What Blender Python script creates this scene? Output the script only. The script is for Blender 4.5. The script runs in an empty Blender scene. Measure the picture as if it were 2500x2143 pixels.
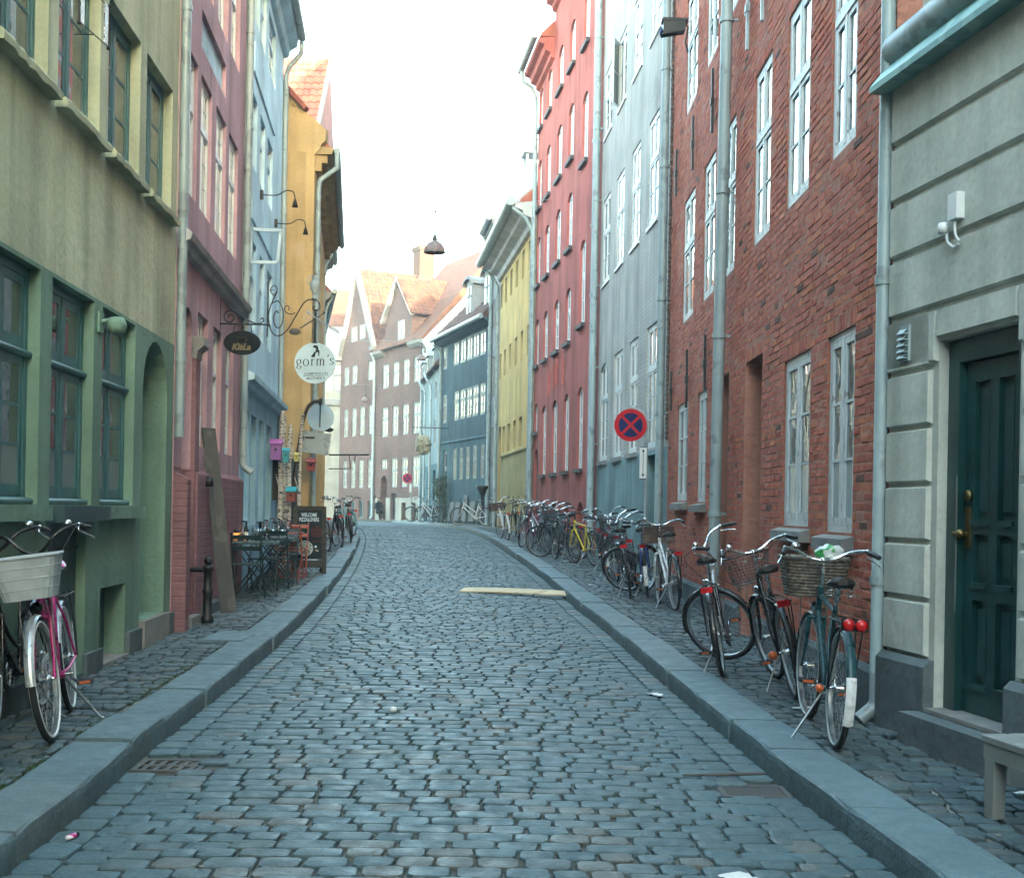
import bpy, bmesh, math, random
from mathutils import Vector, Matrix, noise
random.seed(11)
S = bpy.context.scene
COL = S.collection
R = math.radians

# ---------------------------------------------------------------- camera, sky, sun, exposure
cam_d = bpy.data.cameras.new('camera')
cam = bpy.data.objects.new('camera', cam_d)
COL.objects.link(cam)
ROLL = 0.018
cam.matrix_world = Matrix(((math.cos(ROLL), -math.sin(ROLL), 0, 0),
                           (0, 0, -1, 0),
                           (math.sin(ROLL), math.cos(ROLL), 0, 1.45),
                           (0, 0, 0, 1)))
cam_d.sensor_fit = 'HORIZONTAL'
cam_d.sensor_width = 36.0
cam_d.lens = 44.3
cam_d.shift_y = 0.0695
cam_d.clip_start = 0.1
cam_d.clip_end = 4000
S.camera = cam

SUN_EL, SUN_AZ = R(8.0), math.atan2(0.36, -0.93)
world = bpy.data.worlds.new('World')
S.world = world
world.use_nodes = True
wn = world.node_tree
wn.nodes.clear()
sky = wn.nodes.new('ShaderNodeTexSky')
sky.sky_type = 'NISHITA'
sky.sun_disc = False
sky.sun_elevation = SUN_EL
sky.sun_rotation = SUN_AZ
sky.air_density = 1.0
sky.dust_density = 1.5
sky.ozone_density = 1.0
bg = wn.nodes.new('ShaderNodeBackground')
bg.inputs['Strength'].default_value = 0.15
wo = wn.nodes.new('ShaderNodeOutputWorld')
tint = wn.nodes.new('ShaderNodeMix'); tint.data_type = 'RGBA'; tint.blend_type = 'MULTIPLY'; tint.inputs[0].default_value = 1.0
tint.inputs[7].default_value = (1.0, 1.06, .95, 1)
wn.links.new(sky.outputs[0], tint.inputs[6])
wn.links.new(tint.outputs[2], bg.inputs['Color'])
wn.links.new(bg.outputs[0], wo.inputs['Surface'])

sun_d = bpy.data.lights.new('sun', 'SUN')
sun_d.energy = 2.0
sun_d.angle = R(0.5)
sun_d.color = (1.0, 0.82, 0.64)
sun = bpy.data.objects.new('sun', sun_d)
COL.objects.link(sun)
to_sun = Vector((math.sin(SUN_AZ) * math.cos(SUN_EL), math.cos(SUN_AZ) * math.cos(SUN_EL), math.sin(SUN_EL)))
sun.rotation_euler = to_sun.to_track_quat('Z', 'Y').to_euler()

S.view_settings.view_transform = 'Standard'
S.view_settings.look = 'None'
S.view_settings.gamma = 1.0
S.view_settings.use_curve_mapping = False
S.view_settings.exposure = 4.6
S.render.engine = 'CYCLES'
S.cycles.use_denoising = True
S.cycles.max_bounces = 6
S.cycles.diffuse_bounces = 3
S.cycles.glossy_bounces = 3
S.cycles.transparent_max_bounces = 8

# ---------------------------------------------------------------- mesh helpers
class MB:
    def __init__(s, T=None, flip=False):
        s.v = []; s.f = []; s.m = []; s.s = []; s.T = T; s.flip = flip
    def add(s, vs, fs, mi=0, smooth=False):
        o = len(s.v)
        if s.T is not None:
            vs = [tuple(s.T @ Vector(p)) for p in vs]
        s.v += vs
        for f in fs:
            f = tuple(i + o for i in f)
            s.f.append(f[::-1] if s.flip else f)
            s.m.append(mi); s.s.append(smooth)
    def box(s, x0, x1, y0, y1, z0, z1, mi=0):
        s.add([(x0,y0,z0),(x1,y0,z0),(x1,y1,z0),(x0,y1,z0),(x0,y0,z1),(x1,y0,z1),(x1,y1,z1),(x0,y1,z1)],
              [(0,3,2,1),(4,5,6,7),(0,1,5,4),(1,2,6,5),(2,3,7,6),(3,0,4,7)], mi)
    def obox(s, c, ax, ay, az, mi=0):      # box from centre and half-axis vectors
        c = Vector(c); ax = Vector(ax); ay = Vector(ay); az = Vector(az)
        vs = [tuple(c + i*ax + j*ay + k*az) for k in (-1,1) for (i,j) in ((-1,-1),(1,-1),(1,1),(-1,1))]
        s.add(vs, [(0,3,2,1),(4,5,6,7),(0,1,5,4),(1,2,6,5),(2,3,7,6),(3,0,4,7)], mi)
    def cbox(s, x0, x1, y0, y1, z0, z1, c=.01, mi=0, jit=0):   # box with chamfered top edges
        j = lambda: random.uniform(-jit, jit)
        b = [(x0+j(),y0+j(),z0),(x1+j(),y0+j(),z0),(x1+j(),y1+j(),z0),(x0+j(),y1+j(),z0)]
        m = [(p[0],p[1],z1-c) for p in b]
        t = [(x0+c,y0+c,z1+j()),(x1-c,y0+c,z1+j()),(x1-c,y1-c,z1+j()),(x0+c,y1-c,z1+j())]
        s.add(b+m+t, [(0,3,2,1)]+[(i,(i+1)%4,4+(i+1)%4,4+i) for i in range(4)]+[(4+i,4+(i+1)%4,8+(i+1)%4,8+i) for i in range(4)]+[(8,9,10,11)], mi)
    def tube(s, pts, r, n=6, closed=False, mi=0, caps=True, smooth=True):
        pts = [Vector(p) for p in pts]; k = len(pts)
        rs = r if isinstance(r, (list, tuple)) else [r]*k
        up = None; rings = []
        for i in range(k):
            if closed: d = pts[(i+1)%k] - pts[i-1]
            else: d = pts[min(i+1,k-1)] - pts[max(i-1,0)]
            if d.length < 1e-9: d = Vector((0,0,1))
            d.normalize()
            if up is None:
                up = Vector((0,0,1)) if abs(d.z) < .9 else Vector((1,0,0))
            up = up - d*up.dot(d)
            if up.length < 1e-6: up = d.orthogonal()
            up.normalize()
            w = d.cross(up)
            rings.append([tuple(pts[i] + (up*math.cos(2*math.pi*a/n) + w*math.sin(2*math.pi*a/n))*rs[i]) for a in range(n)])
        vs = [p for q in rings for p in q]; fs = []
        for i in range(k if closed else k-1):
            a = i*n; b = ((i+1)%k)*n
            for q in range(n):
                fs.append((a+q, a+(q+1)%n, b+(q+1)%n, b+q))
        s.add(vs, fs, mi, smooth)
        if caps and not closed:
            s.add(rings[0], [tuple(range(n))[::-1]], mi); s.add(rings[-1], [tuple(range(n))], mi)
    def lathe(s, prof, n=16, M=None, mi=0, smooth=True):       # prof: (r, z) pairs
        vs = []
        for r, z in prof:
            for a in range(n):
                p = Vector((r*math.cos(2*math.pi*a/n), r*math.sin(2*math.pi*a/n), z))
                vs.append(tuple(M @ p) if M is not None else tuple(p))
        fs = []
        for i in range(len(prof)-1):
            for q in range(n):
                fs.append((i*n+q, i*n+(q+1)%n, (i+1)*n+(q+1)%n, (i+1)*n+q))
        s.add(vs, fs, mi, smooth)
    def ball(s, c, rx, ry=None, rz=None, n=10, mi=0):
        ry = ry or rx; rz = rz or rx
        s.lathe([(max(1e-4, math.sin(math.pi*i/8)), -math.cos(math.pi*i/8)) for i in range(9)], n,
                Matrix.Translation(c) @ Matrix.Diagonal((rx, ry, rz, 1)), mi)
    def ext(s, poly, y0, y1, mi=0):           # extrude polygon given in (x, z) along y
        n = len(poly)
        s.add([(p[0],y0,p[1]) for p in poly]+[(p[0],y1,p[1]) for p in poly],
              [tuple(range(n)), tuple(range(2*n-1,n-1,-1))]+[(i+n,(i+1)%n+n,(i+1)%n,i) for i in range(n)], mi)
    def strip(s, la, lb, mi=0, smooth=False):  # quads between two polylines
        n = len(la)
        s.add([tuple(p) for p in la]+[tuple(p) for p in lb], [(i,i+1,n+i+1,n+i) for i in range(n-1)], mi, smooth)
    def mesh(s, name, mats):
        me = bpy.data.meshes.new(name)
        me.from_pydata(s.v, [], s.f)
        for m in (mats if isinstance(mats, (list, tuple)) else [mats]): me.materials.append(m)
        me.polygons.foreach_set('material_index', s.m)
        me.polygons.foreach_set('use_smooth', s.s)
        me.update()
        return me
    def build(s, name, mats, parent=None, **kw):
        return put(name, s.mesh(name, mats), parent, **kw)

def tag(o, label=None, cat=None, group=None, kind=None):
    if label: o['label'] = label
    if cat: o['category'] = cat
    if group: o['group'] = group
    if kind: o['kind'] = kind
    return o
def put(name, me, parent=None, loc=None, rot=None, **kw):
    o = bpy.data.objects.new(name, me)
    COL.objects.link(o)
    if parent is not None: o.parent = parent
    if loc is not None: o.location = loc
    if rot is not None: o.rotation_euler = rot
    return tag(o, **kw)
def thing(name, label, cat, loc=(0,0,0), rz=0, group=None):
    return put(name, None, None, loc, (0,0,rz), label=label, cat=cat, group=group)
def smooth_curve(pts, n=6):                   # Catmull-Rom through points
    P = [Vector(p) for p in pts]; out = []
    for i in range(len(P)-1):
        a = P[max(i-1,0)]; b = P[i]; c = P[i+1]; d = P[min(i+2,len(P)-1)]
        for k in range(n):
            t = k/n
            out.append(.5*((2*b)+(c-a)*t+(2*a-5*b+4*c-d)*t*t+(3*b-a-3*c+d)*t**3))
    out.append(P[-1])
    return out

# ---------------------------------------------------------------- materials
def mnew(name):
    m = bpy.data.materials.new(name); m.use_nodes = True
    nt = m.node_tree
    return m, nt, nt.nodes['Principled BSDF']
def nd(nt, t, **kw):
    n = nt.nodes.new(t)
    for k, v in kw.items():
        if hasattr(n, k): setattr(n, k, v)
        else: n.inputs[k.replace('_', ' ')].default_value = v
    return n
def ramp(nt, a, b, p0=.3, p1=.7):
    r = nt.nodes.new('ShaderNodeValToRGB')
    r.color_ramp.elements[0].position = p0; r.color_ramp.elements[0].color = (*a, 1)
    r.color_ramp.elements[1].position = p1; r.color_ramp.elements[1].color = (*b, 1)
    return r
def sc(c, k): return tuple(min(1, x*k) for x in c)
def noisetex(nt, co, scale, detail=4, mapscale=None):
    if mapscale:
        mp = nd(nt, 'ShaderNodeMapping'); mp.inputs['Scale'].default_value = mapscale
        nt.links.new(co, mp.inputs['Vector']); co = mp.outputs[0]
    n = nd(nt, 'ShaderNodeTexNoise'); n.inputs['Scale'].default_value = scale; n.inputs['Detail'].default_value = detail
    nt.links.new(co, n.inputs['Vector'])
    return n
def mix(nt, a, b, fac, mode='MIX'):
    m = nt.nodes.new('ShaderNodeMix'); m.data_type = 'RGBA'; m.blend_type = mode
    for sock, v in ((m.inputs[0], fac), (m.inputs[6], a), (m.inputs[7], b)):
        if hasattr(v, 'is_output'): nt.links.new(v, sock)
        elif isinstance(v, (int, float)): sock.default_value = v
        else: sock.default_value = (*v, 1)
    return m.outputs[2]
def bump(nt, b, h, dist=.01, strength=1, prev=None):
    n = nd(nt, 'ShaderNodeBump'); n.inputs['Strength'].default_value = strength; n.inputs['Distance'].default_value = dist
    nt.links.new(h, n.inputs['Height'])
    if prev is not None: nt.links.new(prev, n.inputs['Normal'])
    nt.links.new(n.outputs[0], b.inputs['Normal'])
    return n.outputs[0]

def stucco(name, col, streak=.35, patch=None, rough=.9, bscale=14, bdist=.012, brick=False):
    m, nt, b = mnew(name)
    co = nd(nt, 'ShaderNodeTexCoord').outputs['Object']
    n1 = noisetex(nt, co, 1.1, 8)
    r1 = ramp(nt, sc(col, .78), sc(col, 1.14), .3, .7); nt.links.new(n1.outputs[0], r1.inputs[0])
    n2 = noisetex(nt, co, 1.0, 6, (5, 5, .35))
    r2 = ramp(nt, (.55, .56, .55), (1, 1, 1), .28, .55); nt.links.new(n2.outputs[0], r2.inputs[0])
    c = mix(nt, r1.outputs[0], r2.outputs[0], streak, 'MULTIPLY')
    n5 = noisetex(nt, co, .8, 9, (2.2, 2.2, .22)); r5 = ramp(nt, (.5, .5, .5), (1.06, 1.06, 1.06), .36, .56); nt.links.new(n5.outputs[0], r5.inputs[0])
    c = mix(nt, c, r5.outputs[0], streak*.8, 'MULTIPLY')
    n3 = noisetex(nt, co, 26, 5)
    r3 = ramp(nt, (.8, .8, .8), (1.0, 1.0, 1.0), .32, .6); nt.links.new(n3.outputs[0], r3.inputs[0])
    c = mix(nt, c, r3.outputs[0], .55, 'MULTIPLY')
    if patch:
        n4 = noisetex(nt, co, .55, 9)
        r4 = ramp(nt, (0,0,0), (1,1,1), .6, .66); nt.links.new(n4.outputs[0], r4.inputs[0])
        c = mix(nt, c, patch, r4.outputs[0])
    nt.links.new(c, b.inputs['Base Color'])
    b.inputs['Roughness'].default_value = rough; b.inputs['Specular IOR Level'].default_value = .12
    nb = noisetex(nt, co, bscale, 8)
    p = bump(nt, b, nb.outputs[0], bdist)
    nb2 = noisetex(nt, co, 2.2, 3)
    p = bump(nt, b, nb2.outputs[0], .03, .7, p)
    if brick:
        sx = nd(nt, 'ShaderNodeSeparateXYZ'); nt.links.new(co, sx.inputs[0])
        cx = nd(nt, 'ShaderNodeCombineXYZ'); nt.links.new(sx.outputs[0], cx.inputs[0]); nt.links.new(sx.outputs[2], cx.inputs[1])
        bt = nd(nt, 'ShaderNodeTexBrick'); bt.inputs['Scale'].default_value = 1; bt.inputs['Brick Width'].default_value = .24
        bt.inputs['Row Height'].default_value = .075; bt.inputs['Mortar Size'].default_value = .011; bt.inputs['Mortar Smooth'].default_value = .6
        bt.inputs['Color1'].default_value = (1,1,1,1); bt.inputs['Color2'].default_value = (.8,.8,.8,1); bt.inputs['Mortar'].default_value = (0,0,0,1)
        nt.links.new(cx.outputs[0], bt.inputs['Vector'])
        bump(nt, b, bt.outputs[0], .005, 1, p)
    return m
def brickmat(name, c1, c2, mortar, rough=.9):
    m, nt, b = mnew(name)
    co = nd(nt, 'ShaderNodeTexCoord').outputs['Object']
    sx = nd(nt, 'ShaderNodeSeparateXYZ'); nt.links.new(co, sx.inputs[0])
    cx = nd(nt, 'ShaderNodeCombineXYZ'); nt.links.new(sx.outputs[0], cx.inputs[0]); nt.links.new(sx.outputs[2], cx.inputs[1])
    bt = nd(nt, 'ShaderNodeTexBrick'); bt.inputs['Scale'].default_value = 1; bt.inputs['Brick Width'].default_value = .24
    bt.inputs['Row Height'].default_value = .08; bt.inputs['Mortar Size'].default_value = .012; bt.inputs['Bias'].default_value = .1
    bt.inputs['Color1'].default_value = (*c1,1); bt.inputs['Color2'].default_value = (*c2,1); bt.inputs['Mortar'].default_value = (*mortar,1)
    nt.links.new(cx.outputs[0], bt.inputs['Vector'])
    n1 = noisetex(nt, co, .5, 7)
    r1 = ramp(nt, (.62,.62,.65), (1.15,1.1,1.08), .3, .7); nt.links.new(n1.outputs[0], r1.inputs[0])
    c = mix(nt, bt.outputs[0], r1.outputs[0], .8, 'MULTIPLY')
    nt.links.new(c, b.inputs['Base Color']); b.inputs['Roughness'].default_value = rough; b.inputs['Specular IOR Level'].default_value = .12
    bump(nt, b, bt.outputs[1], -.01)
    return m
def plain(name, col, rough=.6, metal=0, var=.15, bscale=30, bdist=.002, spec=None, scale=6):
    m, nt, b = mnew(name)
    co = nd(nt, 'ShaderNodeTexCoord').outputs['Object']
    n1 = noisetex(nt, co, scale, 6)
    r1 = ramp(nt, sc(col, 1-var), sc(col, 1+var), .3, .7); nt.links.new(n1.outputs[0], r1.inputs[0])
    nt.links.new(r1.outputs[0], b.inputs['Base Color'])
    b.inputs['Roughness'].default_value = rough; b.inputs['Metallic'].default_value = metal
    if spec is not None: b.inputs['Specular IOR Level'].default_value = spec
    if bdist:
        n2 = noisetex(nt, co, bscale, 5); bump(nt, b, n2.outputs[0], bdist)
    return m
def worn(name, col, under, amount=.62, rough=.6, scale=9, bdist=.003):   # paint with worn patches
    m, nt, b = mnew(name)
    co = nd(nt, 'ShaderNodeTexCoord').outputs['Object']
    n1 = noisetex(nt, co, scale, 9)
    r1 = ramp(nt, (0,0,0), (1,1,1), amount, amount+.05); nt.links.new(n1.outputs[0], r1.inputs[0])
    n2 = noisetex(nt, co, 3, 6)
    r2 = ramp(nt, sc(col,.85), sc(col,1.1)); nt.links.new(n2.outputs[0], r2.inputs[0])
    nt.links.new(mix(nt, r2.outputs[0], under, r1.outputs[0]), b.inputs['Base Color'])
    b.inputs['Roughness'].default_value = rough
    if rough > .8: b.inputs['Specular IOR Level'].default_value = .12
    bump(nt, b, n1.outputs[0], bdist)
    return m
def glassy(name, c1, c2, scale=1.2, wave=.004, rough=.03):    # a pane in front of a dim room or curtain
    m, nt, b = mnew(name)
    co = nd(nt, 'ShaderNodeTexCoord').outputs['Object']
    oi = nd(nt, 'ShaderNodeObjectInfo')
    va = nd(nt, 'ShaderNodeVectorMath', operation='ADD'); nt.links.new(co, va.inputs[0]); nt.links.new(oi.outputs['Location'], va.inputs[1])
    n1 = noisetex(nt, va.outputs[0], scale, 5, (3,3,.5))
    r1 = ramp(nt, c1, c2, .35, .65); nt.links.new(n1.outputs[0], r1.inputs[0])
    nt.links.new(r1.outputs[0], b.inputs['Base Color'])
    b.inputs['Roughness'].default_value = rough; b.inputs['IOR'].default_value = 1.9
    n2 = noisetex(nt, va.outputs[0], 3.0, 2); bump(nt, b, n2.outputs[0], wave)
    return m
def lamp_mat(name, col, strength):
    m, nt, b = mnew(name)
    b.inputs['Base Color'].default_value = (*col,1)
    b.inputs['Emission Color'].default_value = (*col,1); b.inputs['Emission Strength'].default_value = strength
    return m

M = {}
M['green_up'] = stucco('olive_render', (.48,.51,.36), .55, patch=(.40,.405,.29))
M['green_low'] = stucco('green_render', (.18,.285,.22), .4, patch=(.155,.25,.195))
M['pink'] = stucco('mauve_render', (.47,.30,.33), .5)
M['pink_low'] = stucco('mauve_brick_paint', (.27,.14,.15), .4, brick=True)
M['ledge'] = stucco('pale_ledge_render', (.42,.42,.41), .35)
M['blue'] = stucco('pale_blue_render', (.50,.68,.76), .3)
M['blue_low'] = stucco('blue_render', (.32,.52,.63), .3)
M['orange'] = stucco('ochre_render', (.47,.335,.165), .35, patch=(.40,.30,.19))
M['beige'] = stucco('grey_beige_render', (.54,.56,.50), .45, bdist=.006)
M['plinth'] = stucco('dark_plinth_render', (.125,.155,.16), .4)
M['red_mortar'] = stucco('red_limewash', (.44,.20,.145), .4, bdist=.03, bscale=9)
M['grey'] = stucco('grey_painted_brick', (.47,.455,.415), .45, patch=(.40,.39,.37), brick=True)
M['grey_smooth'] = stucco('grey_render', (.42,.45,.44), .3)
M['teal_low'] = stucco('teal_base_render', (.22,.33,.34), .45)
M['salmon'] = stucco('salmon_render', (.45,.132,.112), .6, patch=(.40,.125,.11))
M['yellow'] = stucco('yellow_render', (.68,.48,.19), .35)
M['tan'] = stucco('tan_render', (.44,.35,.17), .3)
M['white_wall'] = stucco('white_render', (.55,.56,.55), .4)
M['slate_blue'] = stucco('slate_blue_render', (.07,.115,.135), .4)
M['slate_low'] = stucco('slate_blue_base', (.09,.155,.18), .4)
M['pale_wall'] = stucco('pale_blue_brick', (.24,.30,.32), .35)
M['cream'] = stucco('cream_render', (.30,.29,.25), .3)
M['far_brick'] = brickmat('far_brick', (.175,.088,.07), (.105,.062,.055), (.18,.15,.135))
M['lit_brick'] = brickmat('orange_brick', (.12,.055,.03), (.09,.04,.025), (.11,.095,.075))
M['grey_roof'] = plain('grey_roof', (.22,.21,.21), .8)
M['tile'] = plain('clay_tile', (.30,.085,.05), .8, var=.3, scale=2.5)
M['tile_b'] = plain('clay_tile_dark', (.24,.07,.045), .8, var=.35, scale=2.5)
M['zinc'] = worn('zinc', (.27,.34,.35), (.17,.21,.22), .58, .45, 5)
M['zinc_light'] = worn('light_zinc', (.24,.31,.32), (.17,.21,.22), .56, .4, 5)
M['copper'] = worn('green_copper', (.11,.24,.23), (.17,.32,.30), .5, .5, 4)
M['white_paint'] = worn('white_paint', (.66,.68,.66), (.40,.38,.34), .66, .5)
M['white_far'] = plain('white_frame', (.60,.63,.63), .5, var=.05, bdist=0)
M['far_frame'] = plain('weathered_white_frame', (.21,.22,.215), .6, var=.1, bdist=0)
M['tile_far'] = plain('old_clay_tile', (.105,.042,.021), .85, var=.35, scale=2.5)
M['tile_far_b'] = plain('old_clay_tile_dark', (.075,.03,.018), .85, var=.35, scale=2.5)
M['off_white'] = stucco('off_white_render', (.27,.275,.27), .4)
M['grey_paint'] = worn('grey_frame_paint', (.54,.57,.56), (.28,.27,.25), .62, .5)
M['teal_paint'] = plain('teal_frame', (.035,.115,.125), .42, var=.25)
M['teal_dark'] = plain('dark_teal_wood', (.022,.055,.062), .5, var=.2)
M['blue_frame'] = plain('pale_blue_frame', (.42,.54,.60), .5, var=.06)
M['door_green'] = plain('dark_green_door', (.008,.042,.040), .33, var=.3)
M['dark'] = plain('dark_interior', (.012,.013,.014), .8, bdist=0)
M['wood_dark'] = plain('dark_wood', (.05,.028,.02), .6, var=.3)
M['concrete'] = plain('sill_stone', (.20,.195,.18), .9, var=.2, bdist=.006)
M['slate_sill'] = plain('slate_sill', (.05,.045,.048), .7)
M['brass'] = plain('brass', (.20,.15,.06), .45, 1, .3)
M['iron'] = plain('black_iron', (.012,.013,.014), .5, .3, .2)
M['glass'] = glassy('window_glass', (.018,.026,.03), (.06,.075,.08))
M['glass_curtain'] = glassy('curtained_glass', (.06,.085,.09), (.19,.225,.23), 1.6)
M['glass_far'] = glassy('far_glass', (.03,.042,.048), (.10,.125,.135), 2.5, .004, .25)
M['glass_wavy'] = glassy('old_wavy_glass', (.03,.045,.05), (.15,.19,.21), 1.6, .03)
# cold blue-grey tones of setts, mottled by noise
def settmat(name, col, var=.2, rough=.55):
    m, nt, b = mnew(name)
    co = nd(nt, 'ShaderNodeNewGeometry').outputs['Position']
    n1 = noisetex(nt, co, 2.3, 4); r1 = ramp(nt, sc(col, 1-var), sc(col, 1+var), .3, .7); nt.links.new(n1.outputs[0], r1.inputs[0])
    n2 = noisetex(nt, co, 60, 6); r2 = ramp(nt, (.72,.72,.72), (1.1,1.1,1.1), .35, .65); nt.links.new(n2.outputs[0], r2.inputs[0])
    nt.links.new(mix(nt, r1.outputs[0], r2.outputs[0], .7, 'MULTIPLY'), b.inputs['Base Color'])
    n3 = noisetex(nt, co, 9, 4); r3 = ramp(nt, (rough-.12,)*3, (rough+.2,)*3); nt.links.new(n3.outputs[0], r3.inputs[0])
    nt.links.new(r3.outputs[0], b.inputs['Roughness'])
    p = bump(nt, b, n2.outputs[0], .004); n4 = noisetex(nt, co, 14, 3); bump(nt, b, n4.outputs[0], .01, .8, p)
    return m
M['sett'] = [settmat('granite_sett', c) for c in ((.053,.096,.106), (.045,.088,.100), (.062,.094,.101), (.046,.092,.107), (.085,.098,.092))]
M['pave_sett'] = [settmat('pavement_sett', c, .3, .6) for c in ((.050,.082,.089), (.038,.064,.072), (.070,.090,.093))]
M['kerb'] = [settmat('kerb_granite', c, .15, .65) for c in ((.10,.155,.172), (.090,.145,.163), (.115,.158,.17))]
m_, nt_, b_ = mnew('joint_sand')
co_ = nd(nt_, 'ShaderNodeNewGeometry').outputs['Position']
n_ = noisetex(nt_, co_, 5, 8); r_ = ramp(nt_, (.04,.045,.044), (.10,.102,.09), .35, .65); nt_.links.new(n_.outputs[0], r_.inputs[0])
n2_ = noisetex(nt_, co_, .9, 5); r2_ = ramp(nt_, (0,0,0), (1,1,1), .55, .68); nt_.links.new(n2_.outputs[0], r2_.inputs[0])
nt_.links.new(mix(nt_, r_.outputs[0], (.035,.055,.02), r2_.outputs[0]), b_.inputs['Base Color']); b_.inputs['Roughness'].default_value = .95
n3_ = noisetex(nt_, co_, 70, 4); bump(nt_, b_, n3_.outputs[0], .01)
M['joint'] = m_
m_, nt_, b_ = mnew('pavement_joint')
co_ = nd(nt_, 'ShaderNodeNewGeometry').outputs['Position']
n_ = noisetex(nt_, co_, 4, 8); r_ = ramp(nt_, (.06,.06,.055), (.30,.29,.25), .45, .68); nt_.links.new(n_.outputs[0], r_.inputs[0])
n2_ = noisetex(nt_, co_, 1.1, 5); r2_ = ramp(nt_, (0,0,0), (1,1,1), .52, .62); nt_.links.new(n2_.outputs[0], r2_.inputs[0])
nt_.links.new(mix(nt_, r_.outputs[0], (.05,.08,.03), r2_.outputs[0]), b_.inputs['Base Color']); b_.inputs['Roughness'].default_value = .95
n3_ = noisetex(nt_, co_, 70, 4); bump(nt_, b_, n3_.outputs[0], .01)
M['pave_joint'] = m_
# ---------------------------------------------------------------- ground, road, kerbs, pavements
def lerp_tab(tab, y):
    if y <= tab[0][0]:
        a, b = tab[0], tab[1]
    elif y >= tab[-1][0]:
        a, b = tab[-2], tab[-1]
    else:
        for a, b in zip(tab, tab[1:]):
            if y <= b[0]: break
    return a[1] + (b[1]-a[1])*(y-a[0])/(b[0]-a[0])
def dense(tab, step=1.0):
    P = smooth_curve([(y, x, 0) for y, x in tab], 8)
    return [(p.x, p.y) for p in P]
G_TAB = dense([(-3,0),(8,0),(16.7,.14),(24,.28),(34.6,.5),(45,.68),(52,.73),(65,.68),(90,.55)])
L_TAB = dense([(-3,-1.75),(5.3,-2.0),(7.3,-2.12),(10.4,-2.24),(13.2,-2.36),(16.5,-2.55),(22.3,-3.0),(27,-3.42),(32.5,-3.97),(38,-4.6),(46,-5.75),(55,-7.6),(64,-10),(80,-16)])
R_TAB = dense([(-3,2.1),(5,1.63),(6.1,1.56),(7.3,1.48),(10.6,1.31),(14.2,1.11),(17.5,.88),(22.5,.57),(29,.06),(37.2,-.66),(43.6,-1.37),(47,-1.95),(51,-2.7),(57,-3.75),(64,-5.0),(70,-6.6),(80,-11.5)])
LW_TAB = [(-3,-2.6),(4,-2.95),(12.9,-3.41),(17.9,-3.82),(23.4,-4.35),(24,-3.88),(33,-5.1),(44,-6.75),(58,-9.3),(80,-16)]
RW_TAB = [(-3,4.3),(4.5,3.03),(8.1,2.42),(19.7,2.42),(27.9,1.86),(37.7,.59),(47.3,-.57),(50,-.9),(57.65,-3.35),(66.8,-4.8),(69,-4.9),(81,-11.1)]
gz = lambda y: lerp_tab(G_TAB, y)
kl = lambda y: lerp_tab(L_TAB, y)
kr = lambda y: lerp_tab(R_TAB, y)
wl = lambda y: lerp_tab(LW_TAB, y)
wr = lambda y: lerp_tab(RW_TAB, y)
def road_z(x, y):                              # slight crown and wear
    a, b = kl(y), kr(y); t = (x-a)/max(.1, b-a)
    return gz(y) + .05*(1-(2*t-1)**2) - .02 + .012*noise.noise(Vector((x*.8, y*.8, 3)))
pave = lambda y: gz(y) + .12

gm = MB(); gm.box(-240, 240, -240, 240, -1.0, -.62)
gm.build('ground', M['joint'], kind='structure')

def sheet(name, fa, fb, fz, y0, y1, step, mat, nx=8):
    mb = MB(); n = int((y1-y0)/step); rows = []
    for i in range(n+1):
        y = y0 + (y1-y0)*i/n; a, b = fa(y), fb(y)
        rows.append([(a+(b-a)*k/nx, y) for k in range(nx+1)])
    vs = [(x, y, fz(x, y)) for r in rows for x, y in r]
    fs = [(i*(nx+1)+k, i*(nx+1)+k+1, (i+1)*(nx+1)+k+1, (i+1)*(nx+1)+k) for i in range(n) for k in range(nx)]
    mb.add(vs, fs, 0, True)
    return mb.build(name, mat, kind='structure')
road = sheet('road', lambda y: kl(y)-.02, lambda y: kr(y)+.02, lambda x, y: road_z(x, y) - (.018 if y < 50.5 else .004), -2, 80, .5, M['joint'], 10)
FAR_SETT = None
pav_l = sheet('pavement', lambda y: wl(y)-.5, lambda y: kl(y)-.3, lambda x, y: pave(y)-.022, -2, 80, .5, M['pave_joint'], 3)
pav_r = sheet('pavement', lambda y: kr(y)+.3, lambda y: wr(y)+.5, lambda x, y: pave(y)-.022, -2, 82, .5, M['pave_joint'], 3)

GRATES = [(-2.07, -1.69, 6.9, 7.22), (1.13, 1.50, 6.58, 6.86)]
def stone(cx, cy, hw, hl, zt, ang, rnd, dome=.0015, jit=.006, depth=.07, mi=0, mb=None, hgt=0):
    """one rounded sett: skirt, shoulder and domed top"""
    ca, sa = math.cos(ang), math.sin(ang)
    J = lambda k=1: random.uniform(-jit, jit)*k
    c = min(hw, hl)*rnd
    base = [(-hw+c,-hl),(hw-c,-hl),(hw,-hl+c),(hw,hl-c),(hw-c,hl),(-hw+c,hl),(-hw,hl-c),(-hw,-hl+c)]
    base = [(x+J(), y+J(.6)) for x, y in base]
    tx, ty = random.uniform(-.008, .008), random.uniform(-.014, .014)
    def ring(k, z): return [(cx+(x*k)*ca-(y*k)*sa, cy+(x*k)*sa+(y*k)*ca, z + tx*x + ty*y) for x, y in base]
    vs = ring(1, zt-depth) + ring(1.0, zt-.008) + ring(.955, zt-.0012) + ring(.6, zt+dome)
    fs = []
    for q in range(3):
        for i in range(8):
            j = (i+1) % 8
            fs.append((q*8+i, q*8+j, q*8+8+j, q*8+8+i))
    fs.append(tuple(range(24, 32)))
    mb.add(vs, fs, mi, False)

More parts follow.
